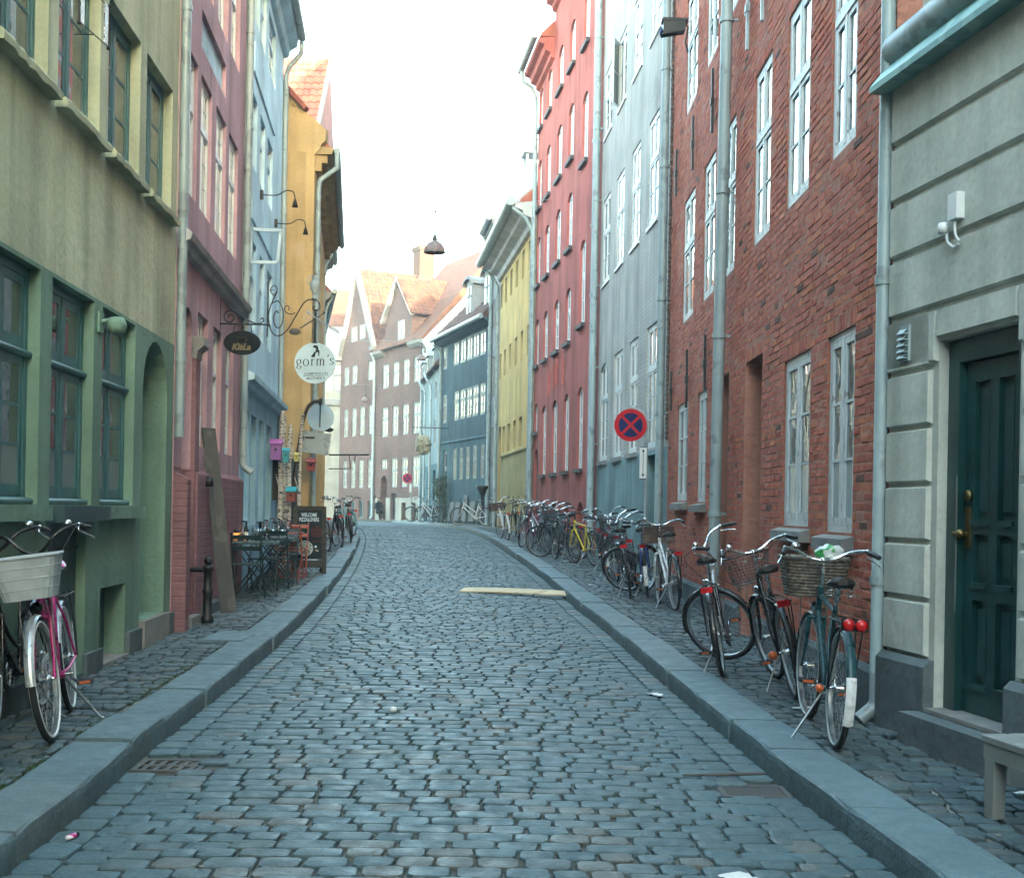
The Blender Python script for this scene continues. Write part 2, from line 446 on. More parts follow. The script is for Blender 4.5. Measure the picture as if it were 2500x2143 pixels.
stones = []                                  # (x, y, half width, half length, angle, kind)
y = 3.9
while y < 50:
    pitch = random.uniform(.118, .146) + .0006*y
    a, b = kl(y), kr(y)
    slope = lambda t: 0
    # gutter courses run with the kerb
    x = a + .37 + random.uniform(-.12, 0)
    lim = b - .37
    skew = .02*noise.noise(Vector((0, y*.12, 7)))
    while x < lim:
        w = random.uniform(.145, .225) if random.random() < .9 else random.uniform(.225, .29)
        if x + w > lim + .05: w = max(.1, lim + .03 - x)
        cx = x + w/2
        yy = y + .016*noise.noise(Vector((cx*.55, y*.4, 1))) + skew*cx - .035*((cx-(a+b)/2)/2)**2
        stones.append((cx, yy, w/2-random.uniform(.004,.012), pitch/2-random.uniform(.001,.0035), random.gauss(0,.016), 0))
        x += w
    y += pitch
for sgn, f in ((1, kl), (-1, kr)):
    for lane in (0, 1):
        y = 3.9 + random.random()*.1
        while y < 50:
            l = random.uniform(.17, .26)
            yc = y + l/2
            ang = -math.atan2(f(yc+.5)-f(yc-.5), 1.0)
            stones.append((f(yc) + sgn*(.095 + lane*.185), yc, .085, l/2-.008, ang, 0))
            y += l
stones = [s for s in stones if not any(g[0]-.06 < s[0] < g[1]+.06 and g[2]-.05 < s[1] < g[3]+.05 for g in GRATES)]
inview = lambda x, y, m=.1: abs(x) < .41*y + m and y > 4.5
stones.sort(key=lambda s: s[1] if inview(s[0], s[1], -.02) else 1e3)
rest = MB()
for i, (x, y, hw, hl, ang, k) in enumerate(stones):
    z = road_z(x, y) + random.gauss(0, .002)
    mi = random.choice((0,0,1,1,2,3,3,3,0,4))
    if i < 300:
        mb = MB(); stone(0, 0, hw, hl, 0, ang, .3, mb=mb)
        put('sett', mb.mesh('sett', M['sett'][mi]), road, (x, y, z))
    elif y > 4:
        stone(x, y, hw, hl, z, ang, .3, mi=mi, mb=rest)
rest.build('sett_field', M['sett'], road, kind='stuff')
# beyond the stones the paving is too far to tell apart
fr = MB()
n = 60
vs = []
for i in range(n+1):
    y = 50 + 30*i/n
    for k in range(9):
        x = kl(y) + (kr(y)-kl(y))*k/8
        vs.append((x, y, road_z(x, y)+.002))
fr.add(vs, [(i*9+k, i*9+k+1, (i+1)*9+k+1, (i+1)*9+k) for i in range(n) for k in range(8)], 0, True)
fr.build('far_paving', M['sett'][0], road)

# kerb stones
kerb = {}
for nm, f, sgn in (('kerb', kl, -1), ('kerb', kr, 1)):
    bed = MB()
    ys = [-2 + .5*i for i in range(165)]
    bed.strip([(f(y)+sgn*.03, y, gz(y)-.25) for y in ys], [(f(y)+sgn*.03, y, gz(y)+.09) for y in ys])
    bed.strip([(f(y)+sgn*.03, y, gz(y)+.09) for y in ys], [(f(y)+sgn*.36, y, gz(y)+.09) for y in ys])
    kb = bed.build(nm, M['joint'], kind='structure')
    y = 3.6 + random.random()*.4
    while y < 70:
        l = random.uniform(.8, 1.45)
        wdt = random.uniform(.325, .345)
        mb = MB(); nseg = 6; prof = []
        lift = random.gauss(0, .006); off = random.gauss(0, .008)
        rows = []
        for i in range(nseg+1):
            yy = y + .008 + (l-.016)*i/nseg
            x0 = f(yy) + sgn*off; z = pave(yy) + lift
            e = .004*noise.noise(Vector((yy*6, x0*5, 2)))
            rnd = .014 if 0 < i < nseg else .03
            sec = [(0, -.30), (0, -.05), (.004+e, -rnd), (.016+e, -.003), (.06, 0), (wdt-.02, 0), (wdt, -.01), (wdt, -.30)]
            rows.append([(x0 + sgn*a, yy, z + b - (.006 if i in (0, nseg) else 0)*(b > -.02)) for a, b in sec])
        m_ = len(rows[0])
        vs = [p for r in rows for p in r]
        fs = [((i*m_+k), (i*m_+k+1), ((i+1)*m_+k+1), ((i+1)*m_+k)) for i in range(nseg) for k in range(m_-1)]
        fs += [tuple(range(m_)), tuple(range(nseg*m_+m_-1, nseg*m_-1, -1))]
        mb.add(vs, fs, 0, False)
        mb.build('kerb_stone', random.choice(M['kerb']), kb)
        y += l

# pavement setts
for side, pv in ((-1, pav_l), (1, pav_r)):
    sts = []
    y = 4.0
    while y < 46:
        p = random.uniform(.10, .135) + .001*y
        if side < 0: x0, x1 = wl(y)-.05, kl(y)-.345
        else: x0, x1 = kr(y)+.345, wr(y)+.05
        x = x0 + random.uniform(-.05, .0)
        sl = random.choice((-.12, .12))*.3 + (.10 if side > 0 else -.05)
        while x < x1 - .03:
            w = random.uniform(.10, .18)
            if x + w > x1: w = max(.06, x1-x)
            cx = x + w/2
            yy = y + sl*(cx-x0) + .02*noise.noise(Vector((cx*1.5, y, 4)))
            sts.append((cx, yy, w/2-random.uniform(.004,.011), p/2-random.uniform(.004,.012), random.gauss(0,.07)))
            x += w
        y += p
    sts.sort(key=lambda s: s[1] if inview(s[0], s[1], 0) else 1e3)
    rest = MB()
    for i, (x, y, hw, hl, ang) in enumerate(sts):
        z = pave(y) + random.gauss(0, .004) - .003
        if i < 300:
            mb = MB(); stone(0, 0, hw, hl, 0, ang, .3, .003, .011, mb=mb)
            put('paving_sett', mb.mesh('paving_sett', random.choice(M['pave_sett'])), pv, (x, y, z))
        else:
            stone(x, y, hw, hl, z, ang, .3, .003, .011, mi=random.randrange(3), mb=rest)
    rest.build('sett_field', M['pave_sett'], pv, kind='stuff')
# ---------------------------------------------------------------- houses
WCACHE = {}
class House:
    def __init__(h, name, label, cat, a, b, side, group=None):
        d = Vector((b[0]-a[0], b[1]-a[1], 0)); h.L = d.length
        h.root = thing(name, label, cat, (a[0], a[1], 0), math.atan2(d.y, d.x), group)
        h.side = side; h.a = Vector((a[0], a[1], 0)); h.d = d.normalized()
        h.n = Vector((-h.d.y, h.d.x, 0))*side
        h.ops = []
    def mb(h): return MB(Matrix.Diagonal((1, h.side, 1, 1)), h.side < 0)
    def w(h, s, n, z):                           # world point
        return h.a + h.d*s + h.n*n + Vector((0, 0, z))
    def op(h, s0, s1, z0, z1, arch=0, depth=.12, back=None, win=None):
        h.ops.append(dict(s0=s0, s1=s1, z0=z0, z1=z1, arch=arch, depth=depth, back=back, win=win)); return h
    def wall(h, z0, z1, mats, split=None, body=8, sides=True, outline=None, name='wall', s0=0, s1=None, reveal=None):
        """front sheet with the openings cut out, reveals, and the body of the house behind"""
        s1 = h.L if s1 is None else s1
        mb = h.mb(); ops = h.ops
        Sx = sorted({s0, s1, *[o['s0'] for o in ops], *[o['s1'] for o in ops]})
        Zx = sorted({z0, z1, *[o['z0'] for o in ops], *[o['z1'] for o in ops], *([split] if split else [])})
        Sx = [s for s in Sx if s0-1e-6 <= s <= s1+1e-6]; Zx = [z for z in Zx if z0-1e-6 <= z <= z1+1e-6]
        mi = lambda z: 1 if split and z < split else 0
        for a, b in zip(Sx, Sx[1:]):
            if b-a < 1e-5: continue
            for c, e in zip(Zx, Zx[1:]):
                if e-c < 1e-5: continue
                ms, mz = (a+b)/2, (c+e)/2
                if any(o['s0'] < ms < o['s1'] and o['z0'] < mz < o['z1'] for o in ops): continue
                mb.add([(a,0,c),(a,0,e),(b,0,e),(b,0,c)], [(0,1,2,3)], mi(mz))
        for o in ops:
            a, b, c, e, D, ar = o['s0'], o['s1'], o['z0'], o['z1'], -o['depth'], o['arch']
            m = mi((c+e)/2)
            if reveal is not None and not o['back']: m = reveal
            zs = e - ar
            cut = [c] + ([split] if split and c < split < zs else []) + [zs]
            for q, r in zip(cut, cut[1:]):
                k = mi((q+r)/2) if split else m
                if reveal is not None and not o['back']: k = reveal
                mb.add([(a,0,q),(a,D,q),(a,D,r),(a,0,r)], [(0,3,2,1)], k)
                mb.add([(b,0,q),(b,D,q),(b,D,r),(b,0,r)], [(0,1,2,3)], k)
            mb.add([(a,0,c),(b,0,c),(b,D,c),(a,D,c)], [(0,1,2,3)], m)
            if ar:
                n = 10; hw = (b-a)/2; cx = (a+b)/2
                if ar >= hw*.98: arc = [(cx-hw*math.cos(math.pi*i/n), zs+ar*math.sin(math.pi*i/n)) for i in range(n+1)]
                else:
                    Rr = (hw*hw+ar*ar)/(2*ar); th = math.asin(hw/Rr)
                    arc = [(cx+Rr*math.sin(-th+2*th*i/n), e-Rr+Rr*math.cos(-th+2*th*i/n)) for i in range(n+1)]
                for i in range(n):
                    p, q = arc[i], arc[i+1]
                    mb.add([(p[0],0,p[1]),(q[0],0,q[1]),(q[0],D,q[1]),(p[0],D,p[1])], [(0,3,2,1)], m)
                    mb.add([(p[0],0,p[1]),(q[0],0,q[1]),(q[0],0,e),(p[0],0,e)], [(0,3,2,1)], m)
            else:
                mb.add([(a,0,e),(b,0,e),(b,D,e),(a,D,e)], [(0,3,2,1)], m)
            if o['back'] is not None:
                mb.add([(a,D,c),(a,D,e),(b,D,e),(b,D,c)], [(0,1,2,3)], o['back'])
        if body:
            mb.add([(s0,0,z0),(s0,0,z1),(s0,-body,z1),(s0,-body,z0)], [(0,1,2,3)], 0)
            mb.add([(s1,0,z0),(s1,0,z1),(s1,-body,z1),(s1,-body,z0)], [(3,2,1,0)], 0)
            mb.add([(s0,-body,z0),(s0,-body,z1),(s1,-body,z1),(s1,-body,z0)], [(3,2,1,0)], 0)
            mb.add([(s0,0,z1),(s1,0,z1),(s1,-body,z1),(s0,-body,z1)], [(0,1,2,3)], 0)
        h.wall_o = mb.build(name, mats, h.root)
        for o in ops:
            if o['win']: h.window(o)
        h.ops = []
        return h
    def window(h, o):
        st = dict(cols=2, up=0, rl=3, ru=1, vm=0, fm='white_paint', gm='glass', near=False, fo=.05, ca=.042, mu=.02, inset=.02)
        st.update(o['win'])
        w, hh = o['s1']-o['s0'], o['z1']-o['z0']
        key = (round(w,3), round(hh,3), o['arch'], tuple(sorted((k, str(v)) for k, v in st.items())))
        if key not in WCACHE: WCACHE[key] = window_meshes(w, hh, o['arch'], st)
        wm, cas, panes = WCACHE[key]
        wo = put('window', wm, h.root, (o['s0'], h.side*(-o['depth']+st['inset']), o['z0']))
        for me, loc in cas:
            if st.get('skip') == loc: continue
            put('casement', me, wo, loc)
        for k, (me, loc) in enumerate(panes):
            p = put('pane', me, wo, loc)
        return wo
    def box(h, name, mat, s0, s1, n0, n1, z0, z1, parent=None, c=0):
        mb = h.mb()
        mb.box(s0, s1, n0, n1, z0, z1)
        return mb.build(name, mat, parent or h.root)
    def cornice(h, mat, s0, s1, prof, name='cornice', parent=None):   # prof: (n, z) outline swept along the wall
        mb = h.mb(); n = len(prof)
        vs = [(s0, p[0], p[1]) for p in prof] + [(s1, p[0], p[1]) for p in prof]
        fs = [(i, (i+1) % n, n+(i+1) % n, n+i) for i in range(n)] + [tuple(range(n))[::-1], tuple(range(n, 2*n))]
        mb.add(vs, fs)
        return mb.build(name, mat, parent or h.root)
    def pipe(h, s, z0, z1, mat='zinc', r=.05, n=.1, top=None, shoe=True, s_top=None, name='downpipe'):
        mb = h.mb(); st = s if s_top is None else s_top
        pts = [(s, n, z0+.12), (s+(st-s)*.5, n, (z0+z1)/2), (st, n, z1)]
        if shoe: pts = [(s, n+.12, z0), (s, n+.03, z0+.07)] + pts
        if top: pts += [(st+t[0], t[1], z1+t[2]) for t in top]
        mb.tube(pts, r, 10)
        p = mb.build(name, M[mat], h.root)
        z = z0 + .9
        while z < z1:
            cl = h.mb(); t = (z-z0)/(z1-z0); ss = s + (st-s)*t
            cl.tube([(ss, n, z-.03), (ss, n, z+.03)], r*1.22, 10)
            cl.box(ss-.012, ss+.012, 0, n, z-.012, z+.012)
            cl.build('pipe_clip', M[mat], p)
            z += random.uniform(1.5, 2.1)
        return p
    def roof(h, z, s0, s1, depth=8, pitch=45, over=.3, mat='tile', name='roof'):
        mb = h.mb(); t = math.tan(R(pitch)); k = depth/2
        e = over
        q = z + (k+e)*t
        vs = [(s0,e,z+.02),(s1,e,z+.02),(s0,-k,q),(s1,-k,q),(s0,-depth,z+e*t),(s1,-depth,z+e*t),
              (s0,e,z-.06),(s1,e,z-.06)]
        mb.add(vs, [(0,2,3,1),(2,4,5,3),(0,1,7,6),(0,6,4,2),(1,3,5,7),(6,7,5,4)])
        return mb.build(name, M[mat], h.root)

def window_meshes(w, hh, arch, st):
    fr = MB(); fo = st['fo']; T = .02
    near = st['near']
    fr.box(0, fo, -T, T, 0, hh); fr.box(w-fo, w, -T, T, 0, hh)
    fr.box(fo, w-fo, -T, T, 0, fo); fr.box(fo, w-fo, -T, T, hh-fo, hh)
    zt = hh*(1-st['up']) if st['up'] else None
    zr = [(fo, hh-fo, st['rl'])] if zt is None else [(fo, zt-.03, st['rl']), (zt+.03, hh-fo, st['ru'])]
    if zt is not None: fr.box(fo, w-fo, -T-.01, T+.01, zt-.03, zt+.03)
    n = st['cols']; mw = .045
    xw = (w-2*fo-(n-1)*mw)/n
    xr = [(fo+i*(xw+mw), fo+i*(xw+mw)+xw) for i in range(n)]
    for i in range(n-1):
        x = xr[i][1]; fr.box(x, x+mw, -T, T+.006, fo, hh-fo)
    if arch:                                     # filled head of an arched frame
        hw = w/2; k = 8
        Rr = (hw*hw+arch*arch)/(2*arch); th = math.asin(min(1, hw/Rr))
        arc = [(hw+Rr*math.sin(-th+2*th*i/k), hh-Rr+Rr*math.cos(-th+2*th*i/k)) for i in range(k+1)]
        for y in (-T+.004, T-.004):
            fr.strip([(p[0], y, p[1]-.075) for p in arc], [(p[0], y, hh-.002) for p in arc])
    cas, panes = [], []; pm = MB()
    C = .011
    for (x0, x1) in xr:
        for (z0, z1, rows) in zr:
            c = st['ca']; b = MB() if near else fr
            ox, oz = (x0, z0) if near else (0, 0)
            X0, X1, Z0, Z1 = x0-ox, x1-ox, z0-oz, z1-oz
            e = .003
            b.box(X0+e, X0+c, -C, C+.008, Z0+e, Z1-e); b.box(X1-c, X1-e, -C, C+.008, Z0+e, Z1-e)
            b.box(X0+c, X1-c, -C, C+.008, Z0+e, Z0+c*1.2); b.box(X0+c, X1-c, -C, C+.008, Z1-c, Z1-e)
            gx0, gx1, gz0, gz1 = X0+c, X1-c, Z0+c*1.2, Z1-c
            mu = st['mu']; nv = st['vm']+1
            for i in range(1, rows):
                z = gz0+(gz1-gz0)*i/rows; b.box(gx0, gx1, -C+.003, C+.003, z-mu/2, z+mu/2)
            for i in range(1, nv):
                x = gx0+(gx1-gx0)*i/nv; b.box(x-mu/2, x+mu/2, -C+.004, C+.002, gz0, gz1)
            if near:
                cas.append((b.mesh('casement', M[st['fm']]), (ox, 0, oz)))
                for i in range(rows):
                    for j in range(nv):
                        a0 = gz0+(gz1-gz0)*i/rows; a1 = gz0+(gz1-gz0)*(i+1)/rows
                        b0 = gx0+(gx1-gx0)*j/nv; b1 = gx0+(gx1-gx0)*(j+1)/nv
                        q = MB(); q.box(0, b1-b0, -.003, .003, 0, a1-a0)
                        g = st['gm']
                        if isinstance(g, tuple): g = g[0 if i < st.get('frost', 1) and z0 == zr[0][0] else 1]
                        panes.append((q.mesh('pane', M[g]), (ox+b0, 0, oz+a0)))
            else:
                pm.box(gx0, gx1, -.004, .004, gz0, gz1)
    if not near:
        g = st['gm'] if isinstance(st['gm'], str) else st['gm'][1]
        panes.append((pm.mesh('pane', M[g]), (0, 0, 0)))
    return fr.mesh('window', M[st['fm']]), cas, panes

def tiles(parent, org, du, dv, nu, nv, tw, tl, mats, limit=300, keep=None, lap=.04, name='roof_tile'):
    """clay pantiles: du along the eave, dv up the slope (unit vectors); joined beyond the limit"""
    org = Vector(org); du = Vector(du).normalized(); dv = Vector(dv).normalized(); up = du.cross(dv).normalized()
    if up.z < 0: up = -up
    k = 5
    def geo(mb, o):
        pr = [(tw*(i/k)*1.06, .035*math.sin(math.pi*min(1, i/k*1.35)) - .012*max(0, i/k-.74)/.26) for i in range(k+1)]
        lo = [o + du*a + up*(b+.034) for a, b in pr]
        hi = [o + du*a + up*(b+.004) + dv*(tl+lap) for a, b in pr]
        un = [o + du*a + up*(b+.012) for a, b in pr]
        mb.strip(lo, hi, 0, True); mb.strip(un, lo, 0)
    pos = [(i, j) for j in range(nv) for i in range(nu) if keep is None or keep((i+.5)*tw, (j+.5)*tl)]
    shared = []
    for m in mats:
        q = MB(); geo(q, Vector((0,0,0))); shared.append(q.mesh('roof_tile', m))
    rest = MB()
    for c, (i, j) in enumerate(pos):
        o = org + du*(i*tw) + dv*(j*tl) + up*random.gauss(0, .004)
        if c < limit: put(name, random.choice(shared), parent, o)
        else:
            n0 = len(rest.f); geo(rest, o)
            m = random.randrange(len(mats))
            for q in range(n0, len(rest.f)): rest.m[q] = m
    if rest.f: rest.build(name + '_field', mats, parent, kind='stuff')
# ---------------------------------------------------------------- left side of the street
NEAR = dict(near=True)
# olive and green house
h = House('green_house', 'olive rendered house with green ground floor and teal windows, nearest on the left', 'house', (-2.95,4), (-3.392,12.55), -1)
up = dict(cols=2, up=0, rl=3, fm='teal_paint', gm='glass', near=True, fo=.055, ca=.05)
lo = dict(cols=2, up=.36, rl=3, ru=1, fm='teal_paint', gm=('glass_frost', 'glass'), near=True, fo=.06, ca=.06)
M['glass_frost'] = plain('frosted_pane', (.15,.18,.185), .35, var=.1, bdist=0)
for s0, s1 in ((7.25,8.3),(5.99,7.02),(4.72,5.76),(3.46,4.5),(2.2,3.2)):
    h.op(s0, s1, 4.24, 5.47, depth=.13, win=up)
for s0, s1 in ((5.96,7.0),(4.69,5.72),(3.4,4.44),(2.1,3.1)):
    h.op(s0, s1, 1.43, 3.0, depth=.12, win=lo)
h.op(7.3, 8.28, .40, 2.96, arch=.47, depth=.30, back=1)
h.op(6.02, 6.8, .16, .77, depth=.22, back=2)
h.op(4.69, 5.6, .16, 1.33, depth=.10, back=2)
h.wall(-.4, 10.4, [M['green_up'], M['green_low'], M['teal_dark']], split=3.03)
h.roof(10.4, 0, h.L, 8, 25, mat='tile')
for s0, s1 in ((7.2,8.38),(5.94,7.08),(4.68,5.82),(3.42,4.56),(2.16,3.26)):
    mb = h.mb(); rows = []
    for i in range(13):                                  # rough, hand-run sill
        a = s0 + (s1-s0)*i/12; q = random.uniform(-.006,.006)
        rows.append([(a,-.1,4.255+q),(a,.07+q,4.245+q),(a,.09+q,4.22),(a,.085+q,4.175+q),(a,-.1,4.17)])
    for r0, r1 in zip(rows, rows[1:]): mb.strip(r0, r1, 0)
    mb.add(rows[0], [(0,1,2,3,4)]); mb.add(rows[-1], [(4,3,2,1,0)])
    mb.build('sill', M['green_up'], h.root)
for s0, s1 in ((5.91,7.13),(3.3,4.5),(2.05,3.15)): h.box('sill', M['green_low'], s0, s1, -.02, .09, 1.325, 1.425)
h.box('door_hood', M['teal_dark'], 4.62, 5.8, -.02, .13, 1.31, 1.425)
for s0, s1 in ((5.96,7.0),(4.69,5.72),(3.4,4.44),(2.1,3.1)):
    mb = h.mb(); mb.tube([(s0,-.05,1.452),(s1,-.05,1.452)], .026, 8); mb.build('weather_bar', M['teal_paint'], h.root); mb = h.mb(); mb.tube([(s0,-.07,2.43),(s1,-.07,2.43)], .024, 8)
    mb.build('weather_bar', M['teal_paint'], h.root)
d = h.mb()
for i in range(5): d.box(4.70+.18*i, 4.872+.18*i, -.098, -.07, .17, 1.30)
d = d.build('cellar_door', M['teal_dark'], h.root)
h.box('door_plate', M['iron'], 4.97, 5.14, -.07, -.06, .86, 1.05, d)
mb = h.mb(); mb.box(4.70, 5.59, -.07, -.055, 1.1, 1.125); mb.build('door_strap', M['iron'], d)
h.box('hatch_sill', M['concrete'], 5.98, 6.84, -.2, .03, .1, .165)
hs = h.mb(); hs.box(6.03,6.40,-.2,-.17,.17,.75); hs.box(6.42,6.79,-.2,-.17,.17,.75); hs.build('hatch_shutter', M['teal_dark'], h.root)
h.box('plinth', M['plinth'], 5.55, 6.0, 0, .04, -.3, .30); h.box('plinth', M['plinth'], 6.83, 7.28, 0, .04, -.3, .34)
h.box('plinth', M['plinth'], 8.3, 8.56, 0, .05, -.3, .38); h.box('niche_step', M['concrete'], 7.28, 8.29, .002, .06, .1, .398)
h.box('plinth', M['plinth'], 0, 4.66, 0, .04, -.3, .28)
h.pipe(8.60, 2.0, 10.2, 'zinc_light', .048, .055, shoe=False)
GREEN = h
# mauve house with cornice and stair arch
h = House('mauve_house', 'mauve rendered house with pale cornice, beside the green house', 'house', (-3.41,12.9), (-3.82,17.9), -1)
pw = dict(cols=2, up=.36, rl=3, ru=2, vm=1, fm='white_paint', gm='glass', near=True, fo=.05, ca=.038)
for s0, s1 in ((.1,.68),(.9,1.66),(1.98,2.78),(3.04,3.86)):
    h.op(s0, s1, 4.69, 6.17, depth=.08, win=pw)
    h.op(s0, s1, 7.18, 8.5, depth=.10, win=pw)
for s0, s1 in ((.95,1.64),(2.04,2.73),(3.1,3.8)): h.op(s0, s1, 2.1, 3.57, depth=.10, win=pw)
h.op(.88, 2.68, 6.46, 6.87, depth=.05, back=2)
h.op(.08, .62, .28, 3.52, arch=.26, depth=.5, back=3)
h.op(1.14, 1.98, .12, 1.62, arch=.12, depth=.35, back=3)
h.op(3.48, 4.28, .85, 1.37, depth=.14, win=dict(cols=1, rl=2, vm=1, fm='white_paint', near=True))
h.wall(-.4, 11, [M['pink'], M['pink_low'], M['blue'], M['dark']], split=1.83, s0=-.345, s1=4.5)
h.roof(11, -.34, 4.5, 8, 25)
h.cornice(M['ledge'], -.34, 4.48, [(0,4.0),(.06,4.02),(.08,4.08),(.13,4.1),(.15,4.16),(.03,4.26),(0,4.26)])
h.cornice(M['pink_low'], .70, 4.46, [(0,.2),(.07,.2),(.07,1.78),(0,1.84)], 'plinth_course')
h.cornice(M['pink_low'], -.33, -.12, [(0,-.2),(.14,-.2),(.14,1.70),(0,1.78)], 'buttress')
h.cornice(M['concrete'], .60, .94, [(0,3.02),(.05,3.02),(.06,3.1),(.13,3.16),(.13,3.24),(0,3.26)], 'capital')
h.box('pier', M['pink_low'], .62, .90, .0, .045, -.3, 3.03)
dr = h.box('cellar_door', M['wood_dark'], 1.16, 1.96, -.3, -.26, .12, 1.6)
M['amber'] = lamp_mat('amber_glow', (1.0,.55,.12), .025)
h.box('door_light', M['amber'], 1.62, 1.74, -.26, -.252, .45, 1.15, dr)
h.box('stair', M['concrete'], .06, .64, .05, .14, -.2, .278)
mb = h.mb(); mb.box(1.2,1.9,.02,.3,.0,.22); mb.box(1.1,2.0,.0,.16,.2,.34); mb.build('stair', M['plinth'], h.root)
mb = h.mb(); mb.lathe([(.001,.06),(.05,.05),(.055,-.04),(.001,-.05)], 10, Matrix.Translation((1.28,.1,1.7))); mb.box(1.26,1.30,0,.1,1.74,1.77)
mb.build('wall_lamp', M['iron'], h.root)
h.pipe(4.46, 1.9, 10.8, 'zinc_light', .05, .06)
PINK = h
# pale blue house
M_L = None
h = House('pale_blue_house', 'pale blue rendered house with deep ground floor windows, between mauve and ochre houses', 'house', (-3.82,17.9), (-4.35,23.4), -1)
bw = dict(cols=2, up=.36, rl=2, ru=1, vm=1, fm='blue_frame', gm='glass', near=True, fo=.05, ca=.04)
for s0, s1 in ((.35,1.15),(1.6,2.4),(2.8,3.7)): h.op(s0, s1, 4.05, 5.34, depth=.09, win=bw)
for s0, s1 in ((.22,.95),(1.36,2.1),(2.5,3.4)): h.op(s0, s1, 6.4, 7.44, depth=.09, win=bw)
for s0, s1 in ((.3,1.05),(1.25,2.0),(2.35,3.6)): h.op(s0, s1, 8.52, 9.45, depth=.09, win=bw)
for s0, s1 in ((.05,.6),(.82,1.55),(1.98,2.75),(3.15,4.1)): h.op(s0, s1, 1.15, 2.81, depth=.2, win=dict(bw, up=.3, rl=3))
h.wall(-.4, 9.9, [M['blue'], M['blue_low']], split=3.15, s0=-.52, s1=5.15)
h.roof(9.9, -.52, 5.15, pitch=40, over=.2)
h.cornice(M['blue'], -.5, 5.15, [(0,3.1),(.08,3.11),(.1,3.18),(.18,3.2),(.19,3.27),(.04,3.35),(0,3.35)])
h.cornice(M['blue'], -.5, 5.15, [(0,9.62),(.08,9.64),(.12,9.76),(.24,9.84),(.26,9.98),(0,10.0)])
h.box('wall_panel', M['blue'], .3, 3.5, 0, .025, 7.72, 8.15); h.box('wall_panel', M['blue'], .3, 3.5, 0, .025, 5.6, 5.95)
mb = h.mb(); mb.tube([(-.5,.32,10.02),(5.18,.32,10.02)], .075, 10); mb.build('gutter', M['zinc'], h.root)
h.pipe(5.12, .3, 9.3, 'zinc', .045, .05, top=((0,.10,.16),(0,.22,.3),(0,.31,.42),(0,.32,.62)))
mb = h.mb(); mb.box(4.35,4.42,.0,.12,1.55,2.35); mb.build('menu_case', M['iron'], h.root)
BLUE = h
# ochre house: gable wall towards the camera, front along the street
h = House('ochre_house', 'ochre house whose blank gable wall faces the camera, tables at its foot', 'house', (-9.0,24.0), (-3.88,24.0), -1)
mb = h.mb(); L = h.L
top = [(0,13.4),(.9,13.4),(4.95,8.95),(L+.22,8.62),(L+.2,8.42),(L+.12,8.34),(L+.1,8.25),(L,8.16)]
poly = [(0,-.4)] + top + [(L,-.4)]
n = len(poly)
mb.add([(p[0],0,p[1]) for p in poly], [tuple(range(n))])
mb.add([(p[0],-.3,p[1]) for p in poly], [tuple(range(n))[::-1]])
for i in range(n):
    p, q = poly[i], poly[(i+1)%n]; mb.add([(p[0],0,p[1]),(p[0],-.3,p[1]),(q[0],-.3,q[1]),(q[0],0,q[1])], [(0,3,2,1)])
mb.build('gable_wall', M['orange'], h.root)
h.cornice(M['tile_b'], 0, .01, [(0,0),(.01,0),(0,.01)], 'verge_tile') if False else None
mb = MB(); mb.obox((2.9,0,11.25), (2.05,0,-2.25), (0,.12,0), (.03,0,.03)); mb.build('verge', M['tile_b'], h.root)
h.box('gate', M['teal_dark'], L-.62, L-.14, 0, .07, .1, 2.35); h.box('gate', M['teal_dark'], L-1.0, L-.66, 0, .06, .1, 2.55)
GABLE = h
g = House('ochre_street_house', 'ochre street front with corbelled eaves, running on behind the round sign', 'house', (-3.88,24.02), (-5.0,33), -1)
for k, s0 in enumerate((1.0,2.6,4.2,5.8,7.4)):
    g.op(s0, s0+.85, 6.0, 7.35, depth=.1, win=dict(cols=2, up=.35, rl=1, near=True, fm='white_far'))
    g.op(s0, s0+.85, 3.5, 5.0, depth=.1, win=dict(cols=2, up=.35, rl=1, near=True, fm='white_far'))
    g.op(s0+.1, s0+.8, .3, 2.4, depth=.22, back=1)
g.wall(-.4, 8.2, [M['orange'], M['wood_dark']], body=6)
for i in range(12):
    s = .05+.76*i; mb = g.mb(); mb.ext([(s,7.95),(s+.3,7.95),(s+.3,8.3),(s,8.3)], .0, .0) if False else mb.box(s, s+.34, 0, .13, 7.86, 8.02)
    mb.box(s, s+.34, 0, .24, 8.02, 8.16); mb.build('corbel', M['orange'], g.root)
g.cornice(M['orange'], 0, g.L, [(0,8.16),(.32,8.18),(.36,8.3),(0,8.32)])
rf = g.roof(8.32, .15, g.L, 6, 48, .3, 'tile_b')
mb = g.mb(); mb.tube([(.1,.42,8.28),(g.L,.42,8.28)], .07, 8); mb.build('gutter', M['zinc_light'], g.root)
g.pipe(.12, .3, 7.5, 'zinc_light', .05, .08, top=((0,.1,.2),(0,.42,.45),(0,.42,.8)))
for i in range(9):
    mb = g.mb(); mb.box(.95+.9*i, 1.05+.9*i, 0, .1, .15, 3.0); mb.build('timber_post', M['orange'], g.root)
